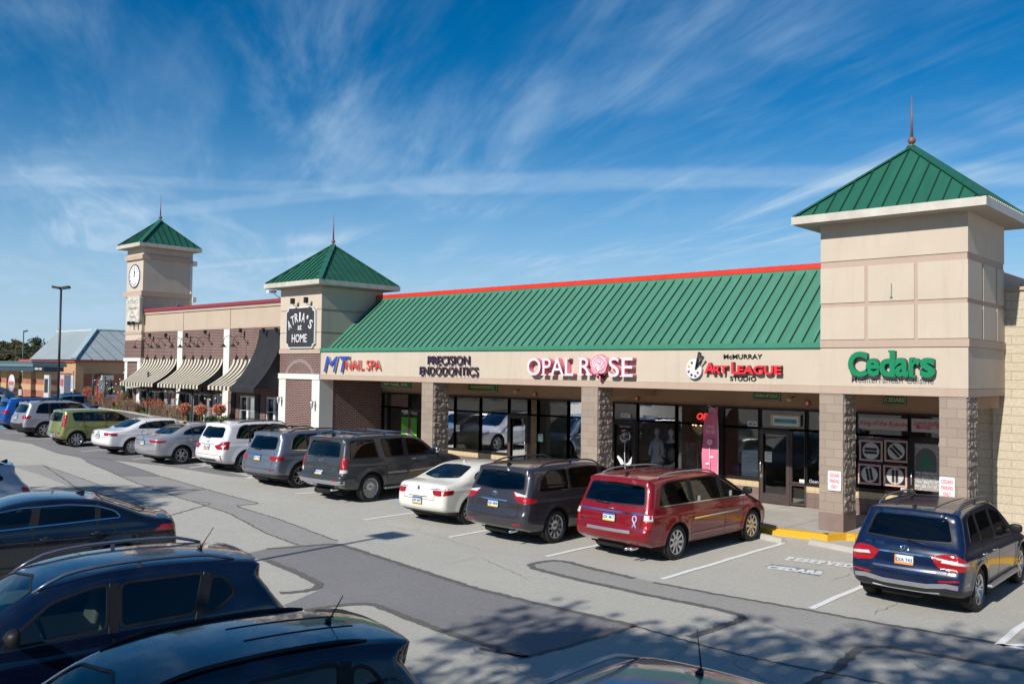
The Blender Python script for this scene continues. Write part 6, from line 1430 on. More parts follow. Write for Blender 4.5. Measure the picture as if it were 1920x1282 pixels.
shrub(163, 737, -.3, .36, .42, L_RED, 'red_shrub', 'red leaved shrub at far left end of the planter', seed=1); shrub(190, 745, -.3, .50, .50, L_RED, 'red_shrub', 'red leaved shrub right of the small one at the planter end', seed=2); shrub(223, 749, -.4, .46, .42, L_RED, 'red_shrub', 'bright red shrub in front of closed dark parasols', seed=3, n=520)
shrub(281, 757, -.35, .55, .34, L_RED, 'red_shrub', 'wide red shrub below the left striped awning', seed=4, n=520); shrub(302, 759, -.2, .35, .3, L_RED, 'red_shrub', 'small red shrub touching the wide red shrub', seed=5)
shrub(223, 767, -.45, .36, .24, L_GRN, 'green_shrub', 'low bright green shrub near the left end of the planter', seed=6, n=500, size=.06); shrub(268, 776, -.45, .34, .24, L_GRN, 'green_shrub', 'low bright green shrub below the wide red shrub', seed=7, n=500, size=.06)
shrub(374, 784, -.35, .26, .16, L_DK, 'green_shrub', 'dark green shrub under the left flower ball', seed=8); shrub(396, 785, -.35, .50, .20, L_DK, 'green_shrub', 'wide clipped dark green shrub between the flower balls', seed=9, n=600); shrub(420, 786, -.35, .28, .18, L_GRN, 'green_shrub', 'green shrub under the rightmost flower ball', seed=10)
for i, (px, py, h) in enumerate(((178, 760, .8), (200, 768, 1.0), (212, 770, .9), (240, 775, .95), (252, 778, .9), (290, 783, .85), (302, 785, .95), (316, 787, .9), (330, 789, .95), (344, 790, .9), (230, 760, .9))):
    grass_clump(px, py, -.33-.1*(i % 2), h*.95, ['tuft of dry ornamental grass at the planter left end', 'tall dry grass tuft before the red shrubs', 'dry grass tuft between the red shrubs', 'dry grass right of the low green shrub', 'dry grass beside the lamp post in the planter', 'dry grass behind the second green shrub', 'dry grass tuft before the patio windows', 'dry brown grass below the second striped awning', 'dense dry grass left of the flower balls', 'last dry grass tuft before the left flower ball', 'dry grass leaning behind the bright red shrub'][i], 30+i)
for i, (px, py) in enumerate(((347.5, 765), (377.5, 767.5), (411, 766.5))):
    P = aty(px, py, -.5); rnd = random.Random(50+i); t = empty('flower_ball', (float(P[0]), -.5, gz(P[0])+.3), 0, ['round pink and orange flower ball on a pole, leftmost of three', 'round pink flower ball between the other two flower balls', 'round pink flower ball nearest the black awning'][i], 'flower basket', 'round flower baskets on the patio edge')
    zc = float(P[2])-gz(P[0])-.3; m = MB(); leaves(m, (0, 0, zc), (.30, .30, .25), 520, .07, rnd); m.build('flowers', L_PINK, t); m = MB(); leaves(m, (0, 0, zc-.02), (.24, .24, .2), 300, .08, rnd, shell=.2); m.build('foliage', L_DK, t)
    m = MB(); m.tube([(0, 0, .3), (0, 0, zc-.1)], .02, 6); m.lathe([(.02, zc-.3), (.12, zc-.22), (.2, zc-.08)], 12); m.build('pot', plain('terracotta', (.30, .12, .07), .8), t)
# patio posts, string lights, parasols
for i, (px, pt, pb, lab) in enumerate(((197, 708, 745, 'green patio post at the far left of the string lights'), (175, 706, 730, 'short green patio post left of the bank window'), (278, 700, 770, 'green patio post before the left striped awning'), (361, 718, 790, 'tall slim patio post between the flower balls'))):
    P, Q = aty(px, pt, -.55), aty(px, pb, -.55); m = MB(); m.tube([(0, 0, 0), (0, 0, float(P[2]-Q[2])+.3)], .045, 8); m.ball((0, 0, float(P[2]-Q[2])+.33), .06, 8); o = m.build('patio_post', plain('patio post green', (.02, .06, .055), .5)); o.location = (float(P[0]), -.55, float(Q[2])-.3); tag(o, lab, 'post', 'patio fence posts')
BULB = plain('white bulb', (.8, .78, .7), .3); 
def string_lights(A, B, sag, n, lab):
    A, B = Vector(A), Vector(B); t = empty('string_lights', tuple(A), 0, lab, 'string lights'); pts = [A.lerp(B, k/16)-Vector((0, 0, sag*4*(k/16)*(1-k/16)))-A for k in range(17)]
    m = MB(); m.tube(pts, .008, 5); m.build('cable', LAMP, t); m = MB()
    for k in range(n): u = (k+.5)/n; p = A.lerp(B, u)-Vector((0, 0, sag*4*u*(1-u)+.04))-A; m.ball(p, .035, 6)
    m.build('bulb', BULB, t)
a_ = lambda px, py, y: tuple(float(q) for q in aty(px, py, y))
string_lights(a_(175, 706, -.55), a_(236, 690, -.2), .8, 9, 'string of white bulbs sagging in front of the bank wall'); string_lights(a_(197, 710, -.55), a_(240, 720, -.2), .5, 6, 'string of white bulbs behind the far left planter shrubs'); string_lights(a_(236, 722, -.4), a_(361, 722, -.55), .25, 12, 'string of white bulbs below the striped awnings'); string_lights(a_(361, 722, -.55), a_(430, 720, -.3), .6, 7, 'string of white bulbs between flower balls and white pilaster')
for i, (px, pt, pb) in enumerate(((207, 712, 742), (230, 717, 745), (241, 717, 752), (270, 722, 762), (303, 724, 764), (340, 726, 770), (379, 727, 775))):
    P, Q = aty(px, pt, -.15), aty(px, pb, -.15); h = float(P[2]-Q[2]); m = MB(); m.lathe([(.001, h), (.03, h-.03), (.09, h*.7), (.13, h*.35), (.10, h*.12), (.03, h*.08)], 10); m.tube([(0, 0, -.9), (0, 0, h+.06)], .02, 6)
    o = m.build('closed_parasol', DKGREEN); o.location = (float(P[0]), -.15, float(Q[2])); tag(o, ['closed dark parasol nearest the bank, farthest left', 'closed dark green parasol left of the clock tower base', 'closed dark green parasol right at the clock tower base', 'closed dark parasol behind the wide red shrub', 'closed dark parasol under the first striped awning', 'closed dark parasol at the white pilaster', 'closed dark parasol between two flower balls'][i], 'parasol', 'closed parasols on the patio')
for i, (px, py) in enumerate(((256, 725), (284, 729), (315, 732), (347, 735), (385, 737))):
    P = aty(px, py, -.02); t = empty('low_parasol', (float(P[0]), -.02, gz(P[0])), 0, ['open grey white patio shade farthest left below the first awning', 'open grey white patio shade beside the second closed parasol', 'open grey white patio shade below the gap between the awnings', 'open grey white patio shade left of the tall slim post', 'open grey white patio shade nearest the brick piers'][i], 'parasol', 'low open parasols by the patio windows'); zc = float(P[2])-gz(P[0])
    m = MB(); m.lathe([(.001, zc+.10), (.2, zc+.06), (.52, zc-.04), (.5, zc-.06)], 12); m.build('canopy', plain('grey white canvas', (.45, .44, .42), .8), t); m = MB(); m.tube([(0, 0, 0), (0, 0, zc+.1)], .02, 6); m.build('pole', LAMP, t)
# ================================================================ the bank beyond
bank = empty('bank_building', (-100, 40, 0), 0, 'low brick bank with pale blue grey hipped metal roof and drive through canopy', 'bank')
FW = Vector((float(CF[0]), float(CF[1]), 0)).normalized(); RG = Vector((FW.y, -FW.x, 0))
def far(px, py, d):      # point on the sight line at ground distance d along the view
    r_ = ray(px, py); r_ = np.array(r_); k = d/float(r_[0]*FW.x+r_[1]*FW.y); return CO+r_*k
BR1 = plain('salmon bank brick', (.34, .13, .085), .9, var=.15, scale=.8); BR2 = plain('tan bank band', (.46, .28, .15), .9); BR3 = plain('red metal edge', (.42, .08, .06), .5); BLR = metalroof('blue grey metal roof', (.33, .37, .37), .45); BLD = plain('dark blue canopy', (.02, .05, .07), .5); BLS = plain('blue roof rib', (.10, .17, .20), .5)
def bkk(m, name, mat): return inv(m.build(name, mat, bank), bank)
# main volume: axis aligned with the shop row, near corner under the ridge hip at px 142
C0 = far(142, 745, 84); bx, by = float(C0[0]), float(C0[1]); zg = float(C0[2])-.0
E1 = float(far(142, 674, 84)[2]); 
def hit_front(px): return float(aty(px, 700, by)[0])
def hit_side(px): 
    return float(atx(px, 700, bx)[1])
xl = hit_front(42); yr = hit_side(214) 
m = MB(); m.box(xl, bx, by, by+30, -1, E1-1.3); bkk(m, 'wall', BR1)
m = MB(); m.box(xl-.1, bx+.1, by-.1, by+30, E1-1.3, E1-.25); m.box(xl-.06, bx+.06, by-.06, by+30, 1.15, 1.75); bkk(m, 'wall_band', BR2)
m = MB(); m.box(xl-.3, bx+.3, by-.3, by+30.3, E1-.248, E1); bkk(m, 'eave', BR3)
R1 = far(178, 619.5, 92); Rz = float(R1[2]); A_ = (float(aty(55, 674, by-.5)[0]), by-.5, E1+.004); B_ = (bx+.5, by-.5, E1+.004)
R0 = (float(aty(108, 627, float(R1[1]))[0]), float(R1[1]), Rz); R1 = (float(R1[0]), float(R1[1]), Rz); yE = by+34; C_ = (bx+.5, yE, E1+.004); R2 = (R1[0], yE, Rz); D_ = (A_[0], yE, E1+.004); R3 = (R0[0], yE, Rz)
m = MB(); m.add([A_, B_, C_, D_, R0, R1, R2, R3], [(0, 1, 5, 4), (1, 2, 6, 5), (3, 0, 4, 7), (4, 5, 6, 7)]); m.m = 1
yy = by
while yy < yE-1:
    s_ = min(1, (yy-B_[1])/max(.1, R1[1]-B_[1])); a0 = Vector((B_[0], yy, E1+.03)); a1 = a0+(Vector((R1[0], yy, Rz))-a0)*s_; m.bar(a0, a1, .06, .08); yy += 1.15
m.m = 2; m.bar(Vector(B_)+Vector((0, 0, .1)), Vector(R1)+Vector((0, 0, .1)), .45, .2); m.bar(Vector(R0)+Vector((0, 0, .05)), Vector(R1)+Vector((0, 0, .05)), .3, .2); m.bar(Vector(R1)+Vector((0, 0, .05)), Vector(R2)+Vector((0, 0, .05)), .3, .2)
bkk(m, 'roof', [BLR, BLS, plain('pale ridge flashing', (.40, .50, .52), .5)])
m = MB(); m.box(bx-.6, bx+.14, by-.14, by+.6, -1, E1-.26); bkk(m, 'corner_pier', BR2)
m = MB(); yv0, yv1 = hit_side(181), hit_side(197); m.box(bx+.07, bx+.16, yv0, yv1, .9, 2.75); m.m = 1; m.box(bx+.161, bx+.17, yv0+.15, yv1-.15, 1.05, 2.6); bkk(m, 'window', [BR3, plain('bank window white', (.55, .55, .52), .4)])
m = MB(); yv = hit_side(196); m.box(bx+.1, bx+.7, yv-.5, yv+.6, 3.2-.9, 3.2-.45); bkk(m, 'wall_light', plain('pale lamp housing', (.5, .48, .42), .5))
# drive through canopy on brick piers
cd = 70; m = MB(); P0 = far(-60, 679, cd); P1 = far(124, 679, cd); zc1 = float(far(60, 676.5, cd)[2]); zc0 = float(far(60, 697, cd)[2]); yb = float(P1[1])
xa, xb = float(aty(-90, 690, yb)[0]), float(aty(122, 690, yb+2.5)[0])
m.box(xa, xb, yb, yb+2.4, zc0, zc0+(zc1-zc0)*.45); m.m = 1; m.box(xa-.3, xb+.1, yb-.1, yb+2.6, zc0+(zc1-zc0)*.45+.01, zc0+(zc1-zc0)*.78); m.m = 2; m.box(xa-.2, xb+.05, yb-.15, yb+2.5, zc0+(zc1-zc0)*.78+.01, zc1); bkk(m, 'canopy', [BLD, BLS, metalroof('canopy metal', (.075, .11, .125), .5)])
for px0, px1 in ((-40, -22), (2, 12), (43, 58), (68, 84)):
    x0, x1 = float(aty(px0, 720, yb+1)[0]), float(aty(px1, 720, yb+1)[0]); m = MB(); m.box(x0, x1, yb+1, yb+2, -1, zc0); m.m = 1; m.box(x0-.03, x1+.03, yb+.97, yb+2.03, 1.5, 2.0); m.box(x0-.03, x1+.03, yb+.97, yb+2.03, zc0-.7, zc0-.01); bkk(m, 'canopy_pier', [BR1, BR2])
x0, x1 = float(aty(66, 695, yb)[0]), float(aty(84, 695, yb)[0]); m = MB(); m.box(x0, x1, yb-.08, yb-.01, zc0+.06, zc0+.38); bkk(m, 'clearance_sign', M_BLACK)
p_ = bkk(MB().box(x0+.2, x1-.2, yb-.12, yb-.085, zc0+.12, zc0+.32), 'sign_plate', M_BLACK); letters(bank, 'DRIVE THRU', x0+.3, x1-.3, zc0+.14, zc0+.30, yb-.12, POSTER, POSTER, .02, .01)
m = MB(); P = far(88, 724, 72); m.box(P[0]-.5, P[0]+.5, P[1]-.05, P[1]+.1, P[2]-.9, P[2]+.9); m.m = 1; m.box(P[0]-.35, P[0]+.35, P[1]-.08, P[1]-.051, P[2]-.5, P[2]+.6); o = m.build('teller_screen', [plain('pale screen frame', (.5, .52, .5), .5), M_BLACK]); tag(o, 'white framed teller machine under the bank canopy', 'teller machine')
P = far(116, 731, 66); m = MB(); m.box(P[0]-.35, P[0]+.35, P[1], P[1]+.5, P[2]-1.4, P[2]+1.1); m.m = 1; m.box(P[0]-.25, P[0]+.25, P[1]-.02, P[1]-.001, P[2]+.3, P[2]+.8); o = m.build('kiosk', [plain('grey kiosk', (.42, .40, .45), .5), plain('kiosk red label', (.4, .08, .1), .5)]); tag(o, 'grey kiosk beside the bank drive through', 'kiosk')
# round sign, white lane sign
P = far(22, 718, 62); t = empty('round_sign', (P[0], P[1], gz(P[0])), 0, 'round pale sign with red bar at the drive through entry', 'road sign'); m = MB(); m.lathe([(.001, -.03), (.60, -.03), (.60, 0)], 24, (0, 0, float(P[2])-gz(P[0])), 'y'); m.build('sign_disc', plain('pale disc', (.55, .5, .5), .6), t); m = MB(); m.box(-.42, .42, -.06, -.035, float(P[2])-gz(P[0])-.12, float(P[2])-gz(P[0])+.12); m.build('red_bar', plain('faded red', (.45, .12, .14), .6), t); m = MB(); m.tube([(0, .03, 0), (0, .03, float(P[2])-gz(P[0]))], .05, 6); m.build('sign_post', M_ALLOY, t)
P, Q = far(136, 704, 58), far(136, 734, 58); t = empty('tall_sign', (P[0], P[1], gz(P[0])), 0, 'tall narrow white sign on a post before the bank wall', 'sign'); m = MB(); m.box(-.16, .16, -.03, .03, float(Q[2])-gz(P[0]), float(P[2])-gz(P[0])); m.build('sign_panel', WHITE, t); m = MB(); m.tube([(0, .05, 0), (0, .05, float(P[2])-gz(P[0])+.3)], .05, 6); m.build('sign_post', M_ALLOY, t); m = MB(); zz = (float(P[2])+float(Q[2]))/2-gz(P[0]); m.bar((0, -.04, zz-.3), (0, -.04, zz+.4), .10, .01); m.build('sign_stripe', plain('pale blue stripe', (.25, .4, .6), .5), t)
# lamp posts
def lamp_post(px, base_d, ztop, arms, lab, col=LAMP, rad=.075, pt=540):
    P = far(px, 700, base_d); t = empty('lamp_post', (P[0], P[1], gz(P[0])), 0, lab, 'lamp post'); H_ = ztop
    m = MB(); m.tube([(0, 0, 0), (0, 0, H_)], [rad, rad*.75], 10); m.m = 1; m.lathe([(.26, 0), (.26, .55), (.22, .6), (.001, .6)], 14); m.build('pole', [col, plain('pale base sleeve', (.40, .42, .40), .8)], t)
    m = MB()
    for s_ in arms: v = RG*s_; m.bar(tuple(v*.06+Vector((0, 0, H_-.05))), tuple(v*.46+Vector((0, 0, H_+.02))), .30, .14)
    m.build('lamp_head', col, t); return t
h_ = float(far(110, 540, 50)[2]); lamp_post(110, 50, h_-gz(-45), (-1, 1), 'tall dark lamp post with two heads left of the clock tower'); h_ = float(far(42, 628, 95)[2]); lamp_post(42, 95, h_, (.8,), 'distant green lamp post in front of the wooded hill', plain('green post', (.02, .07, .06), .5))
# ================================================================ trees
def tree_mesh(seed, H_, cr, n, mat, leaf, trunk_r=.18, crown_lo=.35, bare=False):
    rnd = random.Random(seed); m = MB(); tips = []
    def limb(p, d_, L_, r_, lvl):
        pts = [p]; rr = [r_]; q = p.copy(); dd = d_.copy()
        for k in range(4): dd = (dd+Vector((rnd.gauss(0, .13), rnd.gauss(0, .13), rnd.gauss(.03, .08)))).normalized(); q = q+dd*L_/4; pts.append(q.copy()); rr.append(r_*(1-.17*(k+1)))
        m.tube(pts, rr, 6 if lvl < 2 else 4, False)
        if lvl < 3:
            for k in range(3 if lvl else 6):
                i = rnd.randint(2, 4); a_ = rnd.uniform(0, 6.28); el = rnd.uniform(.25, 1.0); nd_ = Vector((math.cos(a_)*math.cos(el), math.sin(a_)*math.cos(el), math.sin(el))); limb(pts[i], (nd_+dd*.5).normalized(), L_*rnd.uniform(.45, .62)*(1 if lvl else .8), rr[i]*.6, lvl+1)
        if lvl >= 2: tips.append(q)
    limb(Vector((0, 0, 0)), Vector((0, 0, 1)), H_*.55, trunk_r, 0)
    f = MB(); zc = H_*(1+crown_lo)/2; hz = H_*(1-crown_lo)/2
    if not bare:
        k = 26; cl = []
        for _ in range(k):
            a_ = rnd.uniform(0, 6.28); u = rnd.uniform(-1, 1); rr_ = math.sqrt(1-u*u)*rnd.uniform(.35, .85); cl.append(Vector((cr*rr_*math.cos(a_), cr*rr_*math.sin(a_), zc+hz*u*.82)))
        for c_ in cl+tips[:14]: s_ = cr*rnd.uniform(.22, .40); leaves(f, c_, (s_, s_, s_*.8), n//(k+14), leaf, rnd, shell=.1)
    else:
        for c_ in tips: leaves(f, c_, (cr*.15, cr*.15, cr*.12), n//max(1, len(tips)), leaf, rnd, shell=.1)
    return m, f
T_OLV = leafmat('olive autumn leaves', (.085, .095, .03), (.13, .11, .04), (.05, .06, .02)); T_GRN = leafmat('dark green tree leaves', (.025, .055, .018), (.045, .08, .02), (.015, .03, .01)); T_BRN = leafmat('brown autumn leaves', (.16, .10, .045), (.11, .085, .04), (.08, .06, .03))
protos = []
for i, (mat, kind) in enumerate(((T_OLV, 'olive'), (T_GRN, 'dark green'), (T_BRN, 'thin brown'))):
    m, f = tree_mesh(70+i, 12, 4.6, 2600, mat, .62, .22, .25, bare=(i == 2)); t = empty('tree', (0, 0, 0), 0, 'x', 'tree', 'trees on the hill behind the bank'); m.build('trunk', BARK, t); f.build('crown', mat, t); protos.append((t, kind))
rnd = random.Random(5); used = [False]*3
words = ['behind the canopy at the left edge', 'above the drive through canopy', 'left of the distant lamp post', 'right of the distant lamp post', 'near the roof slope of the bank', 'at the foot of the bank roof']
spots = [(-28, 160, 0), (-8, 150, 2), (6, 170, 0), (18, 150, 1), (28, 165, 2), (37, 150, 0), (50, 160, 1), (60, 172, 2), (70, 158, 0), (84, 190, 1), (98, 185, 0), (112, 200, 1), (2, 215, 1), (24, 225, 0), (46, 220, 2), (66, 228, 1), (12, 120, 0), (34, 118, 0), (-16, 122, 1)]
for i, (px, d_, k) in enumerate(spots):
    P = far(px, 690, d_); t, kind = protos[k]; o = t if not used[k] else copy_tree(t); used[k] = True; zz = -2+ (d_-120)*.035
    o.location = (P[0], P[1], max(-1, zz)); s_ = (.40+.06*rnd.random()) if d_ < 130 else (.52+.20*rnd.random()); o.scale = (s_*1.15, s_*1.15, s_); o.rotation_euler = (0, 0, rnd.uniform(0, 6.28)); o['label'] = f'{kind} tree on the hill '+words[min(5, max(0, int((px+10)/18)))]+(', nearer row' if d_ < 130 else (', farther row' if d_ > 205 else ''))
m = MB(); n = 30; vs = []
for j in range(6):
    for i in range(n+1): px = -400+900*i/n; P = far(px, 690, 130+j*45); vs.append((P[0], P[1], -1+j*1.2+1.0*mnoise.noise(Vector((i*.3, j*.5, 0)))*(j > 0)))
m.add(vs, [(j*(n+1)+i, j*(n+1)+i+1, (j+1)*(n+1)+i+1, (j+1)*(n+1)+i) for j in range(5) for i in range(n)], True); m.build('hill', plain('dull hillside grass', (.07, .075, .03), .95, var=.3, scale=.05))['kind'] = 'structure'
f = MB(); rnd = random.Random(9)
for k in range(190): px = rnd.uniform(-260, 330); d_ = rnd.uniform(175, 330); P = far(px, 690, d_); leaves(f, (P[0], P[1], 1.0+(d_-175)*.022+rnd.uniform(0, 1.5)), (5, 5, 4), 60, 1.3, rnd, shell=.3)
tag(f.build('woodland', T_OLV), 'dull olive woodland covering the far hill behind the bank', 'woodland', kind='stuff')
for z_, i in ((0, 0), (.9, 1)):
    A, B = far(-120, 655+i*5, 110), far(150, 652+i*5, 110); m = MB(); m.tube([tuple(A), tuple((A+B)/2-np.array([0, 0, .3])), tuple(B)], .06, 5); o = m.build('power_line', LAMP); tag(o, ['upper', 'lower'][i]+' power line crossing in front of the wooded hill', 'power line')
# wooded bank on the far side of the lot, behind the viewer: what the shop windows and cars mirror
f = MB(); rnd = random.Random(19)
for k in range(230):
    a_ = rnd.uniform(R(-175), R(12)); d_ = rnd.uniform(62, 85); leaves(f, (-8+d_*1.25*math.cos(a_), -12+d_*math.sin(a_), rnd.uniform(1, 11)), (5, 5, 4.5), 75, 1.5, rnd, shell=.3)
tag(f.build('woodland', T_GRN), 'dark woodland round the far side of the car park, mirrored in the shop windows', 'woodland', kind='stuff')
# trees standing behind the viewer: they throw the shade on the foreground
def shade_tree(gx, gy, h, cr, seed, lab, n=4000, leaf=.26, H_=None):
    x, y = gx+SUN.x/SUN.z*h, gy+SUN.y/SUN.z*h; H_ = H_ or h+cr*.75; m, f = tree_mesh(seed, H_, cr, n, T_OLV, leaf, .2, max(.2, (h-cr*.8)/H_)); t = empty('tree', (x, y, 0), 0, lab, 'tree', 'trees along the kerb behind the parked cars'); m.build('trunk', BARK, t); f.build('crown', T_OLV, t)
gA = G(1130, 1225); gB = G(1430, 1250); gC = G(1760, 1240)
shade_tree(gA[0]-.3, gA[1]-1.6, 11.0, 2.7, 101, 'leafy tree whose shade falls beside the deep blue hatchback'); shade_tree(gB[0], gB[1]-2.3, 11.5, 2.9, 102, 'leafy tree whose shade falls across the middle of the lane'); shade_tree(gC[0]+.6, gC[1]-1.6, 11.0, 2.7, 103, 'leafy tree whose shade falls at the right of the lane'); shade_tree(gC[0]+3.6, gC[1]+.9, 11.0, 2.0, 106, 'leafy tree whose shade reaches the striped bay at right')
gD = G(200, 925); shade_tree(gD[0], gD[1]-1.4, 12, 2.6, 104, 'leafy tree whose shade falls behind the dark blue sedan'); gE = G(300, 985); shade_tree(gE[0]-3.5, gE[1]-1.2, 11.5, 2.3, 105, 'smaller leafy tree behind the silver hatchback')
# lamp post behind the viewer, its shadow lies across the lane
gS = G(735, 1003); hL = 8.4; t = empty('lamp_post', (gS[0]+SUN.x/SUN.z*hL+.0, gS[1]+SUN.y/SUN.z*hL, 0), 0, 'dark lamp post whose shadow lies across the lane', 'lamp post'); m = MB(); m.tube([(0, 0, 0), (0, 0, hL)], [.07, .055], 10); m.build('pole', LAMP, t); m = MB(); m.box(-.35, .35, -.45, .15, hL-.02, hL+.14, .02); m.build('lamp_head', LAMP, t)
# ================================================================ the parked cars
def place(px, py, sp, hd, dz=None):
    """ground contact of the rear right tyre on the sight line -> rear bumper centre"""
    p = G(px, py)
    if dz is not None:
        p = (lambda q: (float(q[0]), float(q[1])))(atz(px, py, dz))
    sp.setdefault('scale', .965); k_ = sp['scale']; c, s = math.cos(hd), math.sin(hd); lx, ly = sp['ro']*k_, -(sp['W']/2-.12)*k_
    return (p[0]-(c*lx-s*ly), p[1]-(s*lx+c*ly), gz(p[0]) if dz is None else dz)
ROW = 'cars parked nose to the shops'; NEAR = 'cars parked in the near row'
def SED_SIL(L, H, tz=1.02, t0=.62, fast=0): return [(.10,.36),(.01,.46),(0,.60),(.02,.78),(.05,tz-.09),(.12,tz-.01),(.35,tz+.015),(t0,tz+.03),(t0+.22,tz+.09),(t0+.62,H-.17),(t0+.98,H-.05),(t0+1.5,H),(t0+2.0,H-.005),(t0+2.35,H-.06),(L-1.75,H-.20),(L-1.38,1.06),(L-1.15,.985),(L-.7,.92),(L-.25,.80),(L-.04,.64),(L,.50),(L-.05,.34),(L-.25,.22),(.4,.24)]
def sedan(**k):
    L, H = k['L'], k['H']; tz = k.get('tz', 1.02); t0 = k.get('t0', .62); b0, b1 = tz-.02, .95
    d = dict(belt=(b0, b1), sil=SED_SIL(L, H, tz, t0), wheel_r=.33, ro=1.05, tumble=22, crown=.05, bow=(.12, .32), pr=(1.1, .10), priv=False, rw_x=t0+1.15, k=.12, rw_frame=True, clear_from=3,
      dlo=[(t0+.62, b0+.07), (L-1.55, b1+.045), (L-1.95, H-.20), (t0+2.15, H-.135), (t0+1.45, H-.12), (t0+1.0, H-.17), (t0+.72, b0+.18)],
      rearwin=[(0, tz+.055), (.62, tz+.09), (.50, H-.10), (0, H-.075)], windshield=[(0, 1.0), (.66, .99), (.52, H-.13), (0, H-.09)], antenna=(t0+1.15, .05, 0))
    d.update(k); xb = L-2.55
    d.setdefault('pillars', [((xb, b1), (xb-.08, H), .09), ((t0+1.0, b0), (t0+.98, H), .05)])
    d.setdefault('seams', [[(xb, b1+.02), (xb, .40), (xb, .32)], [(t0+.80, b0+.02), (t0+.72, .86), (d['ro']+.46, .62), (d['ro']+.5, .34)], [(L-1.42, b1), (L-1.35, .7), (L-1.42, .36)], [(t0+.75, .33), (L-1.42, .33)]])
    d.setdefault('handles', [(xb-.20, .84), (t0+1.0, .87)]); d.setdefault('rear_seams', [[(-.6, .74), (.6, .74)], [(-.6, .74), (-.62, tz-.03)], [(.6, .74), (.62, tz-.03)]]); return d
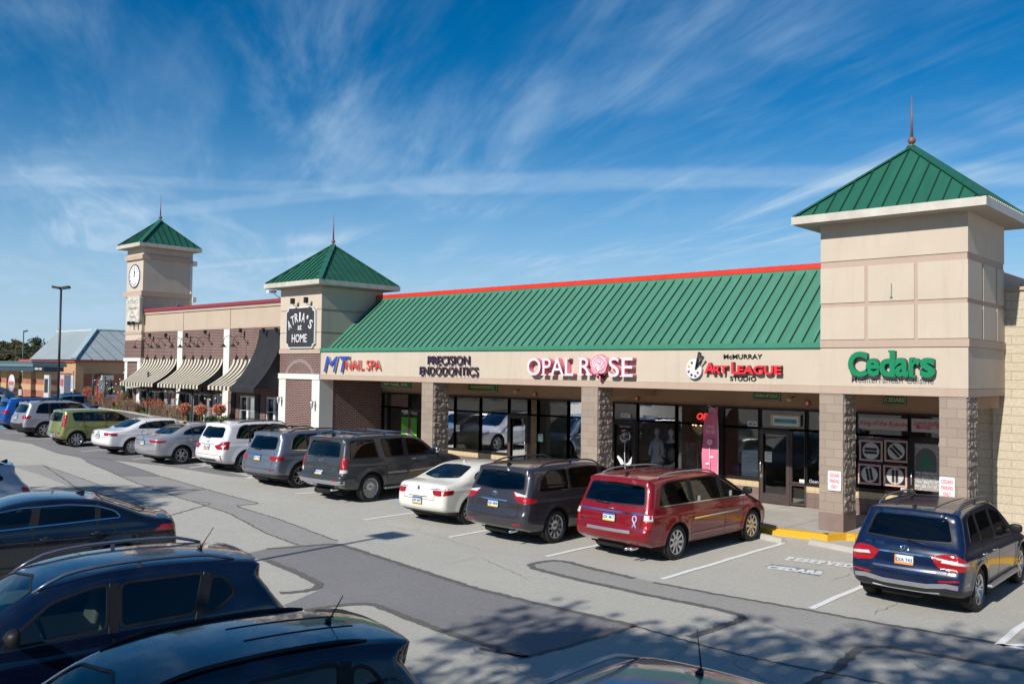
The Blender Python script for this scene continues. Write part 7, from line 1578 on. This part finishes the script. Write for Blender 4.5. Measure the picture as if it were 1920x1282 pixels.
def run_cars():
    # navy SUV with satin skid plate
    sp = suv(scale=.93, L=4.80, W=1.94, H=1.76, wb=2.915, ro=.98, paint=P_NAVY, res=.05, tumble=17, belt=(1.10, .99), plate=(.88, 'EXA 743', 'or'), plate_chrome=False, emblem=(1.06, .06, .06, 'star'), wiper=(-.02, 1.20, -.45, 1.13), rails=(.75, 2.85, .075, plain('satin rail', (.20, .21, .23), .3, .7)), chrome_belt='low', handle_mat=M_CHROME,
      sil=[(.12,.36),(.03,.44),(.0,.56),(.0,.70),(.05,.80),(.05,.98),(.10,1.10),(.18,1.17),(.36,1.48),(.46,1.62),(.36,1.665),(.44,1.695),(.9,1.745),(1.7,1.76),(2.4,1.74),(2.8,1.66),(3.2,1.42),(3.55,1.17),(3.75,1.09),(4.2,1.02),(4.6,.90),(4.77,.68),(4.8,.52),(4.75,.36),(4.6,.27),(.4,.28)],
      dlo=[(.62,1.19),(3.2,1.05),(2.78,1.50),(2.3,1.62),(1.0,1.62),(.80,1.56)], pillars=[((2.18,1.0),(2.12,1.76),.09),((1.28,1.0),(1.25,1.76),.06)], rearwin=[(0,1.20),(.72,1.22),(.60,1.585),(0,1.60)],
      tail=[([(.58,.905),(1.16,.865),(1.16,.905),(.60,.955)], M_CLEAR, 'reverse_light'), ([(.42,.985),(.47,.90),(.55,.81),(.80,.775),(1.22,.80),(1.18,.90),(.80,1.05),(.60,1.04)], M_RED, 'taillight')], strips=[('rear', [(-.52,.735),(.52,.735)], .045, plain('dark satin plate', (.12, .14, .19), .3, .6)), ('rear', [(-.42,.985),(.42,.985)], .035, M_CHROME), ('refl', [(.55,.60),(.86,.63)], .035, M_RED), ('rear', [(-.84,.52),(-.66,.535),(-.35,.49),(.35,.49),(.66,.535),(.84,.52)], .085, M_SILVER), ('rear', [(-.55,.385),(-.3,.36),(.3,.36),(.55,.385)], .05, M_SILVER), ('top', [(.62,-.32),(2.3,-.34)], .012, M_TRIM), ('top', [(.62,.32),(2.3,.34)], .012, M_TRIM)],
      badges=[('350 ML', -.0, 0, 0, M_CHROME)][:0]+[('ML 350', .52, 1.10, .085, M_CHROME)], clad=[(0,.46),(.5,.44),(5,.42)], clad_mat=M_BLACK, step=M_SILVER, seat_mat=M_SEATG, spokes=(5, True), antenna=(.62, .05, 0), stop=None, wheel_r=.375)
    build_car(sp, 'navy SUV with silver skid plate and EXA 743 number plate', place(1826, 1144, sp, R(91)), R(91), 'SUV', ROW)
    # deep red minivan
    VAN = lambda L, H: [(.12,.40),(.03,.46),(.0,.58),(.01,.68),(.06,.74),(.07,.95),(.14,1.12),(.30,H-.30),(.36,H-.12),(.28,H-.09),(.40,H-.05),(.95,H-.01),(1.8,H),(2.7,H-.03),(L-1.95,H-.14),(L-1.35,H-.45),(L-.95,1.12),(L-.65,1.02),(L-.28,.88),(L-.04,.68),(L,.5),(L-.05,.34),(L-.2,.26),(.4,.28)]
    sp = suv(L=5.15, W=1.99, H=1.735, wb=3.08, ro=1.10, paint=P_RED, res=.05, sil=VAN(5.15, 1.735), belt=(1.08, 1.02), tumble=15, wheel_r=.365, spokes=(9, False), plate=(.88, 'JGK 4811', 'pa'), emblem=(1.075, .15, .04, 'bar'), wiper=(.05, 1.155, .42, 1.15), rails=(.75, 3.0, .05, M_SILVER),
      dlo=[(.50,1.14),(3.95,1.09),(3.55,1.34),(3.1,1.56),(2.6,1.61),(.95,1.60),(.70,1.52)], pillars=[((2.95,1.0),(2.88,1.8),.11),((1.72,1.0),(1.70,1.8),.13)], wr=.06, rearwin=[(0,1.16),(.78,1.17),(.68,1.545),(0,1.575)], windshield=[(0,1.12),(.74,1.12),(.58,1.58),(0,1.62)], rw_x=1.4,
      tail=[([(.80,.70),(1.13,.72),(1.16,1.10),(.86,1.08)], M_RED, 'taillight'), ], strips=[('rear', [(-.82,1.0),(.82,1.0)], .04, M_CHROME), ('rear', [(-.55,.635),(.55,.635)], .07, M_SILVER), ('side', [(1.7,.80),(3.55,.80)], .035, M_CHROME), ('refl', [(.82,.94),(.955,.94)], .13, M_CLEAR), ('top', [(1.0,-.25),(2.9,-.27)], .01, M_TRIM), ('top', [(1.0,.25),(2.9,.27)], .01, M_TRIM)],
      seams=[[(2.92,1.06),(2.95,.9),(2.95,.32)], [(1.66,1.10),(1.68,.9),(1.60,.62),(1.66,.32)], [(3.78,1.08),(3.74,.7),(3.66,.34)], [(1.66,.34),(3.66,.34)], [(1.5,.50),(3.7,.50)]], handles=[(3.12,.97),(2.72,.97)], chrome_belt='low', clear_from=1, exhaust=[(-.55,.30),(-.42,.29)], seat_mat=M_SEATG, rear_seams=[[(-.70,.66),(.70,.66)], [(-.74,.66),(-.78,1.1)], [(.74,.66),(.78,1.1)]], clad=[(0,.30),(6,.30)], rows=[(3.2,.9),(2.3,.9),(1.4,.9)], antenna=(.7, .05, 0))
    mv, sh = build_car(sp, 'deep red minivan with chrome strip and ribbon sticker', place(1262, 1048, sp, R(88.5)), R(88.5), 'minivan', ROW)
    P = sh.end([(-.62, .84), (-.62, .90)], -1); fr_ = frame(Vector(P[0])+Vector((-.01, 0, 0)), (0, -1, 0), Vector(P[1]-P[0])); rb_ = MB()
    rb_.tube([fr_ @ Vector(q) for q in ((-.045, -.11, 0), (.0, -.03, .002), (.05, .05, 0), (.035, .11, 0), (0, .125, 0), (-.035, .11, 0), (-.05, .05, 0), (.0, -.03, -.002), (.045, -.11, 0))], .016, 6); rb_.build('ribbon_sticker', plain('lilac ribbon', (.45, .45, .68), .5), mv)
    for t_, y_, z_, s_ in (('BraunAbility', .62, .80, .055), ('XT', .78, .73, .045), ('Touring', -.72, .70, .05)): 
        P = sh.end([(y_, z_-.03), (y_, z_+.03), (y_, z_), (y_-.08, z_), (y_+.08, z_)], -1); text_obj('badge_letters', t_ if t_ != 'BraunAbility' else 'Ability', s_, M_CHROME, mv, frame(Vector(P[2])+Vector((-.008, 0, 0)), Vector(P[3]-P[4]), Vector(P[1]-P[0])), .003, 1.2, 1.1)
    P = sh.side([(1.98, 1.16), (3.28, 1.16)], -1); 
    for q in P: s2 = MB(); s2.box(q[0]-.05, q[0]+.05, q[1]-.004, q[1]-.001, 1.10, 1.24); s2.build('window_sticker', POSTER, mv)
    # plum grey minivan
    V2 = lambda L, H: [(.12,.38),(.04,.44),(.0,.56),(.0,.70),(.06,.80),(.07,1.0),(.14,1.15),(.30,H-.32),(.38,H-.14),(.26,H-.10),(.38,H-.055),(.95,H-.015),(1.8,H),(2.7,H-.03),(L-1.95,H-.14),(L-1.35,H-.45),(L-.95,1.12),(L-.65,1.02),(L-.28,.88),(L-.04,.68),(L,.5),(L-.05,.34),(L-.2,.26),(.4,.28)]
    sp = suv(L=5.09, W=1.98, H=1.76, wb=3.03, ro=1.10, paint=P_PLUM, res=.05, sil=V2(5.09, 1.76), belt=(1.12, 1.02), tumble=15, wheel_r=.375, spokes=(10, False), rim='silver', plate=(.90, 'KJB 4808', 'pa'), emblem=(1.13, .085, .055, 'ell'), rails=(.8, 3.0, .06, plain('dark navy rail', (.02, .025, .05), .3)),
      dlo=[(.55,1.19),(3.9,1.10),(3.5,1.36),(3.0,1.58),(2.5,1.63),(.98,1.62),(.66,1.42)], pillars=[((2.9,1.0),(2.84,1.8),.10),((1.66,1.0),(1.64,1.8),.05)], wr=.10, rearwin=[(0,1.20),(.76,1.24),(.66,1.575),(0,1.605)], windshield=[(0,1.12),(.74,1.12),(.58,1.58),(0,1.63)], rw_x=1.4,
      tail=[([(.52,1.20),(.62,1.04),(.72,.965),(1.30,.96),(1.28,1.04),(.98,1.09)], M_RED, 'taillight'), ([(.58,1.185),(.64,1.10),(.96,1.10),(.95,1.13)], M_CLEAR, 'reverse_light')][::-1], strips=[('rear', [(-.4,.985),(.4,.985)], .03, M_CHROME), ('refl', [(.58,.49),(.82,.50)], .035, M_RED)], seams=[[(2.87,1.08),(2.9,.9),(2.9,.32)], [(1.62,1.14),(1.64,.9),(1.58,.62),(1.66,.32)], [(3.72,1.08),(3.7,.7),(3.62,.34)], [(.98,1.02),(2.87,1.0)], [(1.66,.34),(3.62,.34)]], handles=[(3.08,.98),(2.68,.98)], seat_mat=M_SEATG, badges=[('SE', -.72, .70, .05, M_CHROME)], chrome_belt='low', exhaust=[(-.5,.33)], rows=[(3.2,.9),(2.3,.9),(1.4,.9)], clad=[(0,.30),(6,.30)], rear_seams=[[(-.66,.64),(.66,.64)], [(-.70,.64),(-.72,1.0)], [(.70,.64),(.72,1.0)]])
    build_car(sp, 'plum grey minivan between the red minivan and the cream sedan', place(1036, 1017, sp, R(90)), R(90), 'minivan', ROW)
    # cream sedan
    sp = sedan(L=4.67, W=1.815, H=1.475, wb=2.685, ro=.98, paint=P_CREAM, res=.05, tz=1.06, t0=.55, wheel_r=.34, spokes=(10, False), plate=(.62, 'LBV 6057', 'pa'), emblem=(.93, .035, .045, 'slash'), tail=[([(.46,.90),(.50,.79),(.62,.76),(1.12,.80),(1.16,.90)], M_RED, 'taillight')], strips=[('refl', [(.40,.925),(.84,.93)], .022, M_CHROME), ('rear', [(-.32,.73),(.32,.73)], .022, M_CHROME)], chrome_belt='low', seat_mat=M_SEATB, antenna=(1.75,.05,0), ant_mat=P_CREAM, clad=[(0,.38),(.8,.34),(1.2,.25),(6,.25)], rear_seams=[[(-.52,.66),(.52,.66)], [(-.52,.66),(-.60,1.02)], [(.52,.66),(.60,1.02)]])
    build_car(sp, 'cream white sedan next to the plum grey minivan', place(876, 982, sp, R(92)), R(92), 'sedan', ROW)
    # slate grey full size SUV
    sp = suv(L=5.25, W=2.01, H=1.89, wb=3.13, ro=1.16, paint=P_DGREY, res=.06, belt=(1.20, 1.12), tumble=12, wheel_r=.40, spokes=(12, True), k=.09,
      sil=[(.12,.52),(.02,.56),(.0,.66),(.0,.80),(.10,.84),(.12,1.1),(.16,1.25),(.26,1.60),(.30,1.76),(.22,1.79),(.35,1.84),(.9,1.88),(1.8,1.89),(2.6,1.87),(3.15,1.78),(3.55,1.52),(3.85,1.30),(4.1,1.24),(4.8,1.16),(5.12,1.04),(5.22,.8),(5.25,.6),(5.2,.42),(5.0,.34),(.4,.36)],
      dlo=[(.42,1.27),(3.72,1.22),(3.3,1.52),(2.95,1.71),(2.4,1.755),(.75,1.745),(.48,1.74)], pillars=[((2.55,1.1),(2.48,1.9),.12),((1.62,1.1),(1.42,1.9),.26)], rearwin=[(0,1.30),(.72,1.30),(.64,1.70),(0,1.72)], windshield=[(0,1.30),(.76,1.30),(.62,1.72),(0,1.76)], plate=(.86, 'GNE 2318', 'pa'), emblem=(1.20,.055,.055,'oval'), wiper=(.02,1.30,.35,1.27), stop=(1.775,.16), rails=(.55, 3.1, .075, plain('blue grey rail', (.10,.16,.26), .35,.5)), cross=True,
      tail=[([(.84,.86),(1.16,.88),(1.16,.965),(.86,.965)], M_CLEAR, 'reverse_light'), ([(.86,.88),(1.12,.90),(1.14,1.30),(.90,1.30)], M_RED, 'taillight')], strips=[('refl', [(.62,.66),(.82,.67)], .045, M_RED), ('side', [(1.75,.78),(2.5,.78)], .05, M_SILVER), ('side', [(2.62,.78),(3.6,.80)], .05, M_SILVER), ('rear', [(-.95,.60),(.95,.60)], .12, M_SILVER)], handles=[(2.82,1.13)], handle_mat=M_CHROME, mirror_mat=M_CHROME, step=M_SILVER, badges=[('ARMADA', .60, 1.06, .07, M_CHROME), ('PLATINUM', -.52, .96, .05, M_CHROME)][:0]+[('SV', -.60, .96, .06, M_CHROME)], clad=[(0,.58),(.5,.56),(1,.5),(6,.48)], clad_mat=P_DGREY, seat_mat=M_SEATG, exhaust=[(-.55,.40)], rear_seams=[[(-.74,.86),(.74,.86)], [(-.78,.86),(-.80,1.7)], [(.78,.86),(.80,1.7)]], seams=[[(2.5,1.2),(2.52,.6)], [(1.55,1.25),(1.72,1.0),(1.78,.6)], [(3.62,1.2),(3.58,.6)]], flare=.035)
    build_car(sp, 'large slate grey SUV with blue roof rails before the first stone pillar', place(691, 940, sp, R(92)), R(92), 'SUV', ROW)
    # blue silver SUV
    sp = suv(L=4.82, W=1.94, H=1.76, wb=2.915, ro=.98, paint=P_BSILVER, res=.06, wheel_r=.385, spokes=(5, True), rim='silver', plate=(.93,'KZT 1922','pa'), emblem=(1.09,.03,.02,'oval'), tail=[([(.55,1.0),(.58,.90),(.70,.87),(1.15,.89),(1.20,.99)], M_RED, 'taillight')], strips=[('refl', [(.62,.58),(.80,.60)], .045, M_RED), ('rear', [(-.5,1.02),(.5,1.02)], .02, M_CHROME)], chrome_belt='all', rails=(.7,2.9,.05,M_BLACK), clad=[(0,.46),(1,.42),(6,.40)], flare=.04, seat_mat=M_SEATG, res_=0, wiper=(0,1.17,.35,1.16))
    build_car(sp, 'blue silver SUV with black roof rails left of the slate grey SUV', place(560, 914, sp, R(93)), R(93), 'SUV', ROW)
    sp = suv(L=4.69, W=1.885, H=1.72, wb=2.70, ro=.99, paint=P_WHITE, res=.06, wheel_r=.365, spokes=(5, True), tumble=15, plate=(.86,'HXD 5090','or'), emblem=(1.05,.06,.035,'oval'), tail=[([(.76,.89),(.98,.90),(.99,.96),(.78,.95)], M_CLEAR, 'reverse_light'), ([(.42,.93),(.60,.80),(1.12,.82),(1.14,1.08),(.86,1.07),(.62,.97)], M_RED, 'taillight')], strips=[('rear', [(-.5,.44),(.5,.44)], .10, M_BLACK), ('refl', [(.80,.44),(.80,.62)], .05, M_RED), ('rear', [(-.42,.965),(.42,.965)], .02, M_CHROME)], rails=(.8,2.8,.035,M_BLACK), clad=[(0,.34),(6,.34)], clad_mat=M_SILVER, wiper=(0,1.17,.35,1.16), seat_mat=M_SEATG)
    build_car(sp, 'white SUV with a black roof panel between silver sedan and blue silver SUV', place(458, 885, sp, R(91)), R(91), 'SUV', ROW)
    sp = sedan(L=4.84, W=1.83, H=1.455, wb=2.795, ro=1.06, paint=P_SILVER, res=.06, tz=1.01, t0=.50, spokes=(5, True), plate=(.78,'HRC 2271','pa'), emblem=(.93,.05,.03,'oval'), tail=[([(.42,.90),(.48,.81),(1.18,.80),(1.24,.87)], M_RED, 'taillight')], strips=[('rear', [(-.42,.885),(.42,.885)], .018, M_CHROME), ('refl', [(.35,.52),(.84,.54)], .018, M_RED)], chrome_belt='low', clad=[(0,.36),(.9,.32),(1.3,.24),(6,.24)], seat_mat=M_SEATG)
    build_car(sp, 'silver sedan between the white sedan and the white SUV', place(338, 870, sp, R(90)), R(90), 'sedan', ROW)
    sp = sedan(L=4.70, W=1.826, H=1.425, wb=2.81, ro=1.0, paint=P_WHITE, res=.06, tz=1.0, t0=.62, spokes=(10, True), plate=(.75,'KPR 6631','pa'), emblem=(.90,.05,.03,'rings'), tail=[([(.44,.90),(.46,.79),(1.14,.78),(1.16,.88)], M_RED, 'taillight')], clad=[(0,.40),(.9,.34),(1.3,.24),(6,.24)], seat_mat=M_SEATG, antenna=(1.55,.05,0), ant_mat=P_WHITE)
    build_car(sp, 'white sedan right of the olive green hatchback', place(246, 853, sp, R(90)), R(90), 'sedan', ROW)
    # boxy olive hatchback
    sp = suv(L=4.12, W=1.785, H=1.61, wb=2.55, ro=.72, paint=P_OLIVE, res=.06, wheel_r=.335, spokes=(8, False), belt=(1.06,.98), tumble=12, sil=[(.10,.40),(.02,.46),(.0,.56),(.04,.66),(.08,.9),(.12,1.08),(.20,1.38),(.26,1.52),(.20,1.56),(.5,1.60),(1.2,1.61),(1.9,1.59),(2.5,1.50),(2.95,1.26),(3.2,1.08),(3.4,1.03),(3.8,.95),(4.06,.78),(4.12,.55),(4.07,.36),(3.9,.27),(.35,.28)], dlo=[(.62,1.13),(3.02,1.05),(2.6,1.36),(2.25,1.465),(.85,1.475),(.55,1.45)], pillars=[((1.98,1.0),(1.94,1.7),.09),((1.02,1.0),(1.06,1.7),.05)], rearwin=[(0,1.10),(.58,1.11),(.54,1.46),(0,1.47)], windshield=[(0,1.08),(.66,1.08),(.56,1.45),(0,1.49)], tail=[([(.74,.88),(.98,.86),(1.0,1.36),(.78,1.38)], M_RED, 'taillight')], strips=[('refl', [(.50,.60),(.74,.61)], .06, M_RED), ('rear', [(-.40,.52),(.40,.52)], .16, M_SILVER)], plate=(.52,'HWK 3316','pa'), emblem=(.92,.045,.03,'oval'), rails=None, handles=[(1.84,.93),(.96,.95)], mirror=(2.75,1.12), clad=[(0,.36),(6,.34)], clear_from=2, seat_mat=M_SEATG, rear_seams=[[(-.66,.64),(.66,.64)], [(-.66,.64),(-.68,1.0)], [(.66,.64),(.68,1.0)]], seams=[[(1.95,1.03),(1.97,.36)], [(.98,1.1),(1.1,.7),(1.18,.36)], [(2.98,1.0),(2.9,.4)]], strips_=0, antenna=(.4,.28,.5))
    build_car(sp, 'boxy olive green hatchback with tall red taillights', place(142, 838, sp, R(89)), R(89), 'hatchback', ROW)
    sp = suv(L=4.79, W=1.91, H=1.74, wb=2.79, ro=1.02, paint=P_SILVER, res=.07, wheel_r=.365, spokes=(7, False), plate=(.96,'GYW 7045','pa'), emblem=(1.10,.06,.04,'ell'), tail=[([(.58,1.05),(.64,.90),(1.16,.92),(1.20,1.05)], M_RED, 'taillight')], strips=[('rear', [(-.8,.60),(.8,.60)], .16, M_BLACK), ('refl', [(.55,.70),(.78,.71)], .05, M_RED)], rails=(.8,2.9,.05,M_BLACK), clad=[(0,.52),(.9,.50),(1.6,.36),(6,.34)], badges=[])
    build_car(sp, 'silver SUV with black lower bumper left of the olive hatchback', place(82, 820, sp, R(90)), R(90), 'SUV', ROW)
    # left edge: blue cars and those behind
    tl = [([(.50,1.0),(.56,.84),(1.08,.86),(1.12,1.02)], M_RED, 'taillight')]
    sp = suv(L=4.45, W=1.79, H=1.62, wb=2.62, ro=.85, paint=P_BLUE, res=.08, wheel_r=.34, spokes=(5, False), tail=tl, rails=(.7,2.5,.03,M_BLACK), plate=(.8,'JXN 4417','pa'))
    p = G(42, 806); build_car(sp, 'bright blue hatchback at the left edge behind the silver SUV', (p[0]-.75, p[1]-1.0, gz(p[0])), R(88), 'hatchback', ROW)
    p = G(20, 818); sp2 = dict(sp); sp2['paint'] = paint_mat('light blue paint', (.06, .20, .42), .3, .3, flake=.1)
    q = far(36, 806, 50); build_car(sp2, 'light blue car facing out with its headlight beside the blue hatchback', (float(q[0])+.2, float(q[1])+4.3, gz(q[0])), R(-92), 'hatchback', None)
    sp = suv(L=4.75, W=1.9, H=1.78, wb=2.8, ro=1.0, paint=P_BLUE, res=.08, wheel_r=.37, tail=tl, rails=(.9,2.9,.05,M_BLACK))
    q = atz(196, 771, 1.0); q = far(190, 772, 46); build_car(sp, 'bright blue SUV parked crossways behind the olive hatchback', (float(q[0])+.4, float(q[1])+1.6, gz(q[0])), R(178), 'SUV', None)
    sp = suv(L=4.9, W=1.95, H=1.80, wb=2.9, ro=1.0, paint=P_NAVY2, res=.09, wheel_r=.37, tail=tl)
    q = far(30, 768, 58); build_car(sp, 'dark blue SUV behind the white roofed car at the far left', (float(q[0])-2.5, float(q[1])-3.0, gz(q[0])+.1), R(48), 'SUV', None)
    sp = sedan(L=4.7, W=1.8, H=1.46, wb=2.7, ro=1.0, paint=P_SILVER, res=.09, tail=tl)
    q = far(8, 790, 54); build_car(sp, 'silver roofed car between two blue cars at the far left', (float(q[0])-1.5, float(q[1])-2.6, gz(q[0])), R(70), 'sedan', None)
    # near row, tails towards the lane
    sp = sedan(scale=1.0, L=4.93, W=1.85, H=1.475, wb=2.80, ro=1.08, paint=P_NAVY2, res=.05, tz=1.05, t0=.40, chrome_belt='all', tail=[([(.55,.92),(.62,.80),(1.28,.84),(1.10,.93)], M_RED, 'taillight')], seat_mat=M_SEATD, plate=(.8,'GRT 5512','pa'), antenna=(1.6,.03,0))
    build_car(sp, 'dark blue sedan with chrome window trim in the near row', (-16.1, -12.05, 0), R(-105), 'sedan', NEAR)
    CU_ = [(.10,.40),(.02,.48),(.0,.62),(.05,.78),(.10,.98),(.22,1.12),(.42,1.36),(.50,1.48),(.30,1.545),(.46,1.585),(1.0,1.64),(1.7,1.66),(2.3,1.63),(2.75,1.52),(3.15,1.28),(3.5,1.08),(3.8,1.0),(4.25,.90),(4.55,.74),(4.62,.55),(4.57,.36),(4.4,.26),(.35,.28)]
    sp = suv(scale=1.0, L=4.62, W=1.81, H=1.66, wb=2.69, ro=.92, paint=P_NAVY3, res=.045, sil=CU_, belt=(1.10,.98), tumble=20, wheel_r=.355, spokes=(5, False), dlo=[(.78,1.28),(1.0,1.13),(3.05,1.05),(2.6,1.40),(2.2,1.50),(1.2,1.51),(.9,1.44)], pillars=[((2.05,1.0),(2.0,1.7),.12),((1.22,1.0),(1.02,1.7),.10)], wr=.08, rearwin=[(0,1.16),(.58,1.20),(.52,1.44),(0,1.46)], windshield=[(0,1.06),(.70,1.06),(.56,1.48),(0,1.54)], tail=[([(.66,1.02),(.72,.90),(1.10,.92),(1.02,1.06)], M_RED, 'taillight')], rails=(.75,2.75,.06,plain('grey blue rail', (.16,.18,.24), .3,.6)), seat_mat=M_SEATB, antenna=(.95,.28,.62), clear_from=1, plate=(.8,'KDM 2087','pa'))
    build_car(sp, 'deep blue crossover with roof rails and a tan seat inside', (-9.5, -14.05, 0), R(-101), 'crossover', NEAR)
    sp = suv(scale=.95, L=4.6, W=1.82, H=1.70, wb=2.66, ro=.9, paint=P_NAVY3, res=.045, sil=[(x, z+.04 if z > 1 else z) for x, z in CU_], belt=(1.12,1.0), tumble=18, wheel_r=.36, dlo=[(.72,1.30),(.95,1.17),(3.0,1.08),(2.6,1.42),(2.2,1.53),(1.2,1.54),(.85,1.47)], pillars=[((2.0,1.0),(1.95,1.7),.12),((1.15,1.0),(1.02,1.7),.12)], wr=.08, rearwin=[(0,1.18),(.60,1.22),(.54,1.48),(0,1.50)], windshield=[(0,1.06),(.70,1.06),(.56,1.52),(0,1.58)], tail=tl, rails=(.8,2.6,.015,M_TRIM), strips=[('top', [(.7,-.18),(1.7,-.20)], .02, M_TRIM), ('top', [(.7,.18),(1.7,.20)], .02, M_TRIM)], antenna=(.85,.26,.62), seat_mat=M_SEATD, plate=(.8,'HLB 9940','pa'))
    build_car(sp, 'deep blue SUV nearest the camera with a short roof aerial', (-6.2, -14.82, 0), R(-99), 'SUV', NEAR)
    sp = suv(scale=.95, L=4.5, W=1.8, H=1.62, wb=2.6, ro=.9, paint=P_SILVER, res=.06, sil=[(x*4.5/4.62, z-.04 if z > 1 else z) for x, z in CU_], belt=(1.08,.98), tumble=20, tail=tl, dlo=[(.74,1.24),(1.0,1.11),(3.0,1.03),(2.6,1.36),(2.2,1.46),(1.2,1.47),(.9,1.40)], rearwin=[(0,1.14),(.58,1.18),(.52,1.40),(0,1.42)], windshield=[(0,1.06),(.68,1.06),(.54,1.44),(0,1.50)], pillars=[((2.05,1.0),(2.0,1.7),.12),((1.22,1.0),(1.02,1.7),.10)])
    build_car(sp, 'pale silver hatchback cut by the left edge behind the dark blue sedan', (-22.5, -12.3, 0), R(-97), 'hatchback', NEAR)
    sp = suv(scale=.95, L=4.7, W=1.84, H=1.72, wb=2.7, ro=.9, paint=P_BSILVER, res=.05, rails=(.5,2.8,.07,M_SILVER), antenna=(.62,.34,-.12), tail=tl)
    build_car(sp, 'grey car at the bottom edge showing only its roof, rails and aerial', (-3.38, -14.0, 0), R(-87), 'SUV', NEAR)
run_cars()
